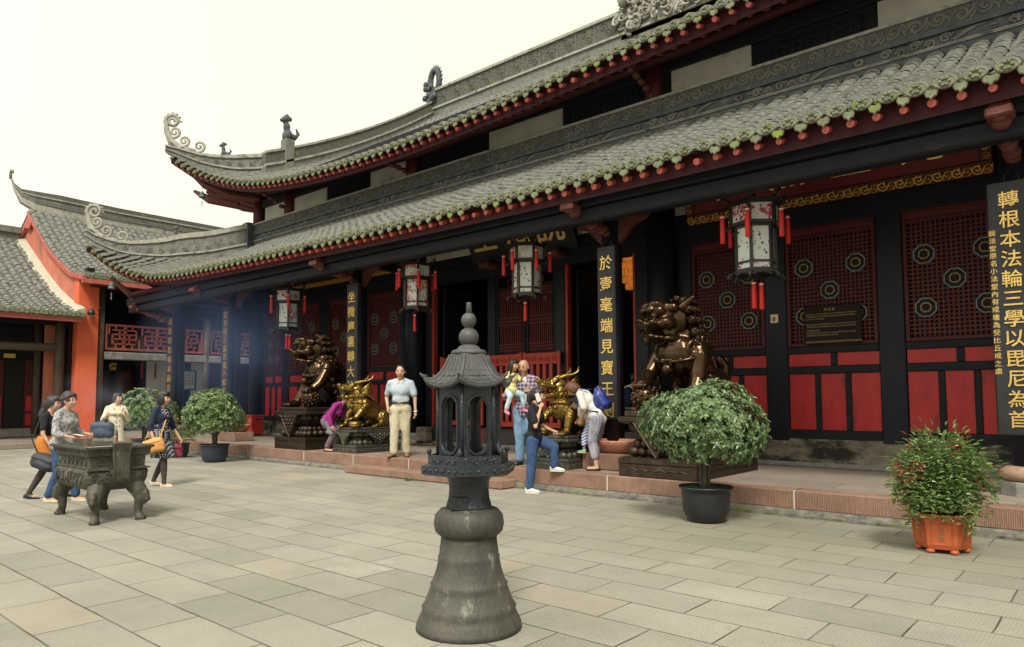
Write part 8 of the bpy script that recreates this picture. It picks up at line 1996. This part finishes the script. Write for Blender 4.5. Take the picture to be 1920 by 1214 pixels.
mb = MB(); c = wt['S']((.02, -.105, .055)); mb.add(bbox(-.03, .03, -.015, .02, -.06, .06, .008), 0, Matrix.Translation(Vector(c))); mb.build('phone_pouch', [M['shoeblk']], wt['root'], True)
# ================================================================ drifting incense smoke
def smoke_mat(name, dens, sc, thr, col=(.42, .58, 1.), seed=0., stretch=(1, 1, 1)):
    m = bpy.data.materials.new(name); m.use_nodes = True; nt = m.node_tree; N = nt.nodes; L = nt.links
    N.remove(N['Principled BSDF']); out = N['Material Output']; v = N.new('ShaderNodeVolumePrincipled'); L.new(v.outputs[0], out.inputs['Volume'])
    v.inputs['Color'].default_value = (*col, 1); v.inputs['Anisotropy'].default_value = .2
    tc = N.new('ShaderNodeTexCoord'); ln = N.new('ShaderNodeVectorMath'); ln.operation = 'LENGTH'; L.new(tc.outputs['Object'], ln.inputs[0])
    fo = N.new('ShaderNodeMapRange'); fo.inputs['From Min'].default_value = 1; fo.inputs['From Max'].default_value = .15; L.new(ln.outputs['Value'], fo.inputs['Value'])
    g = N.new('ShaderNodeNewGeometry'); mp = N.new('ShaderNodeMapping'); mp.inputs['Location'].default_value = (seed, seed, 0); mp.inputs['Scale'].default_value = stretch; L.new(g.outputs['Position'], mp.inputs['Vector'])
    n = N.new('ShaderNodeTexNoise'); n.inputs['Scale'].default_value = sc; n.inputs['Detail'].default_value = 3; n.inputs['Distortion'].default_value = .8; L.new(mp.outputs[0], n.inputs['Vector'])
    r = N.new('ShaderNodeMapRange'); r.inputs['From Min'].default_value = thr; r.inputs['From Max'].default_value = thr + .28; L.new(n.outputs['Fac'], r.inputs['Value'])
    a = N.new('ShaderNodeMath'); a.operation = 'MULTIPLY'; L.new(fo.outputs[0], a.inputs[0]); L.new(r.outputs[0], a.inputs[1])
    b = N.new('ShaderNodeMath'); b.operation = 'MULTIPLY'; b.inputs[1].default_value = dens; L.new(a.outputs[0], b.inputs[0]); L.new(b.outputs[0], v.inputs['Density'])
    return m
def smoke(label, c, r, mt, rot=0.):
    mb = MB(); mb.add(ell((0, 0, 0), 1, 24, 16), 0, None, True)
    o = mb.build('smoke', [mt]); o.location = c; o.scale = r; o.rotation_euler = (0, 0, rot)
    return tag(o, label, 'smoke', None, 'stuff')
smoke('blue incense smoke drifting under the eaves between the left pillars', (-19.0, 9.6, 3.1), (3.7, 1.6, 2.5), smoke_mat('blue_smoke', .13, .45, .32, (.36, .54, 1.)), rad(8))
smoke('bluish smoke rising from the incense burner past the orange pier', (-11.0, 3.8, 1.35), (1.3, .5, .6), smoke_mat('burner_smoke', .55, 1.9, .46, (.62, .72, .95), 3.), rad(20))
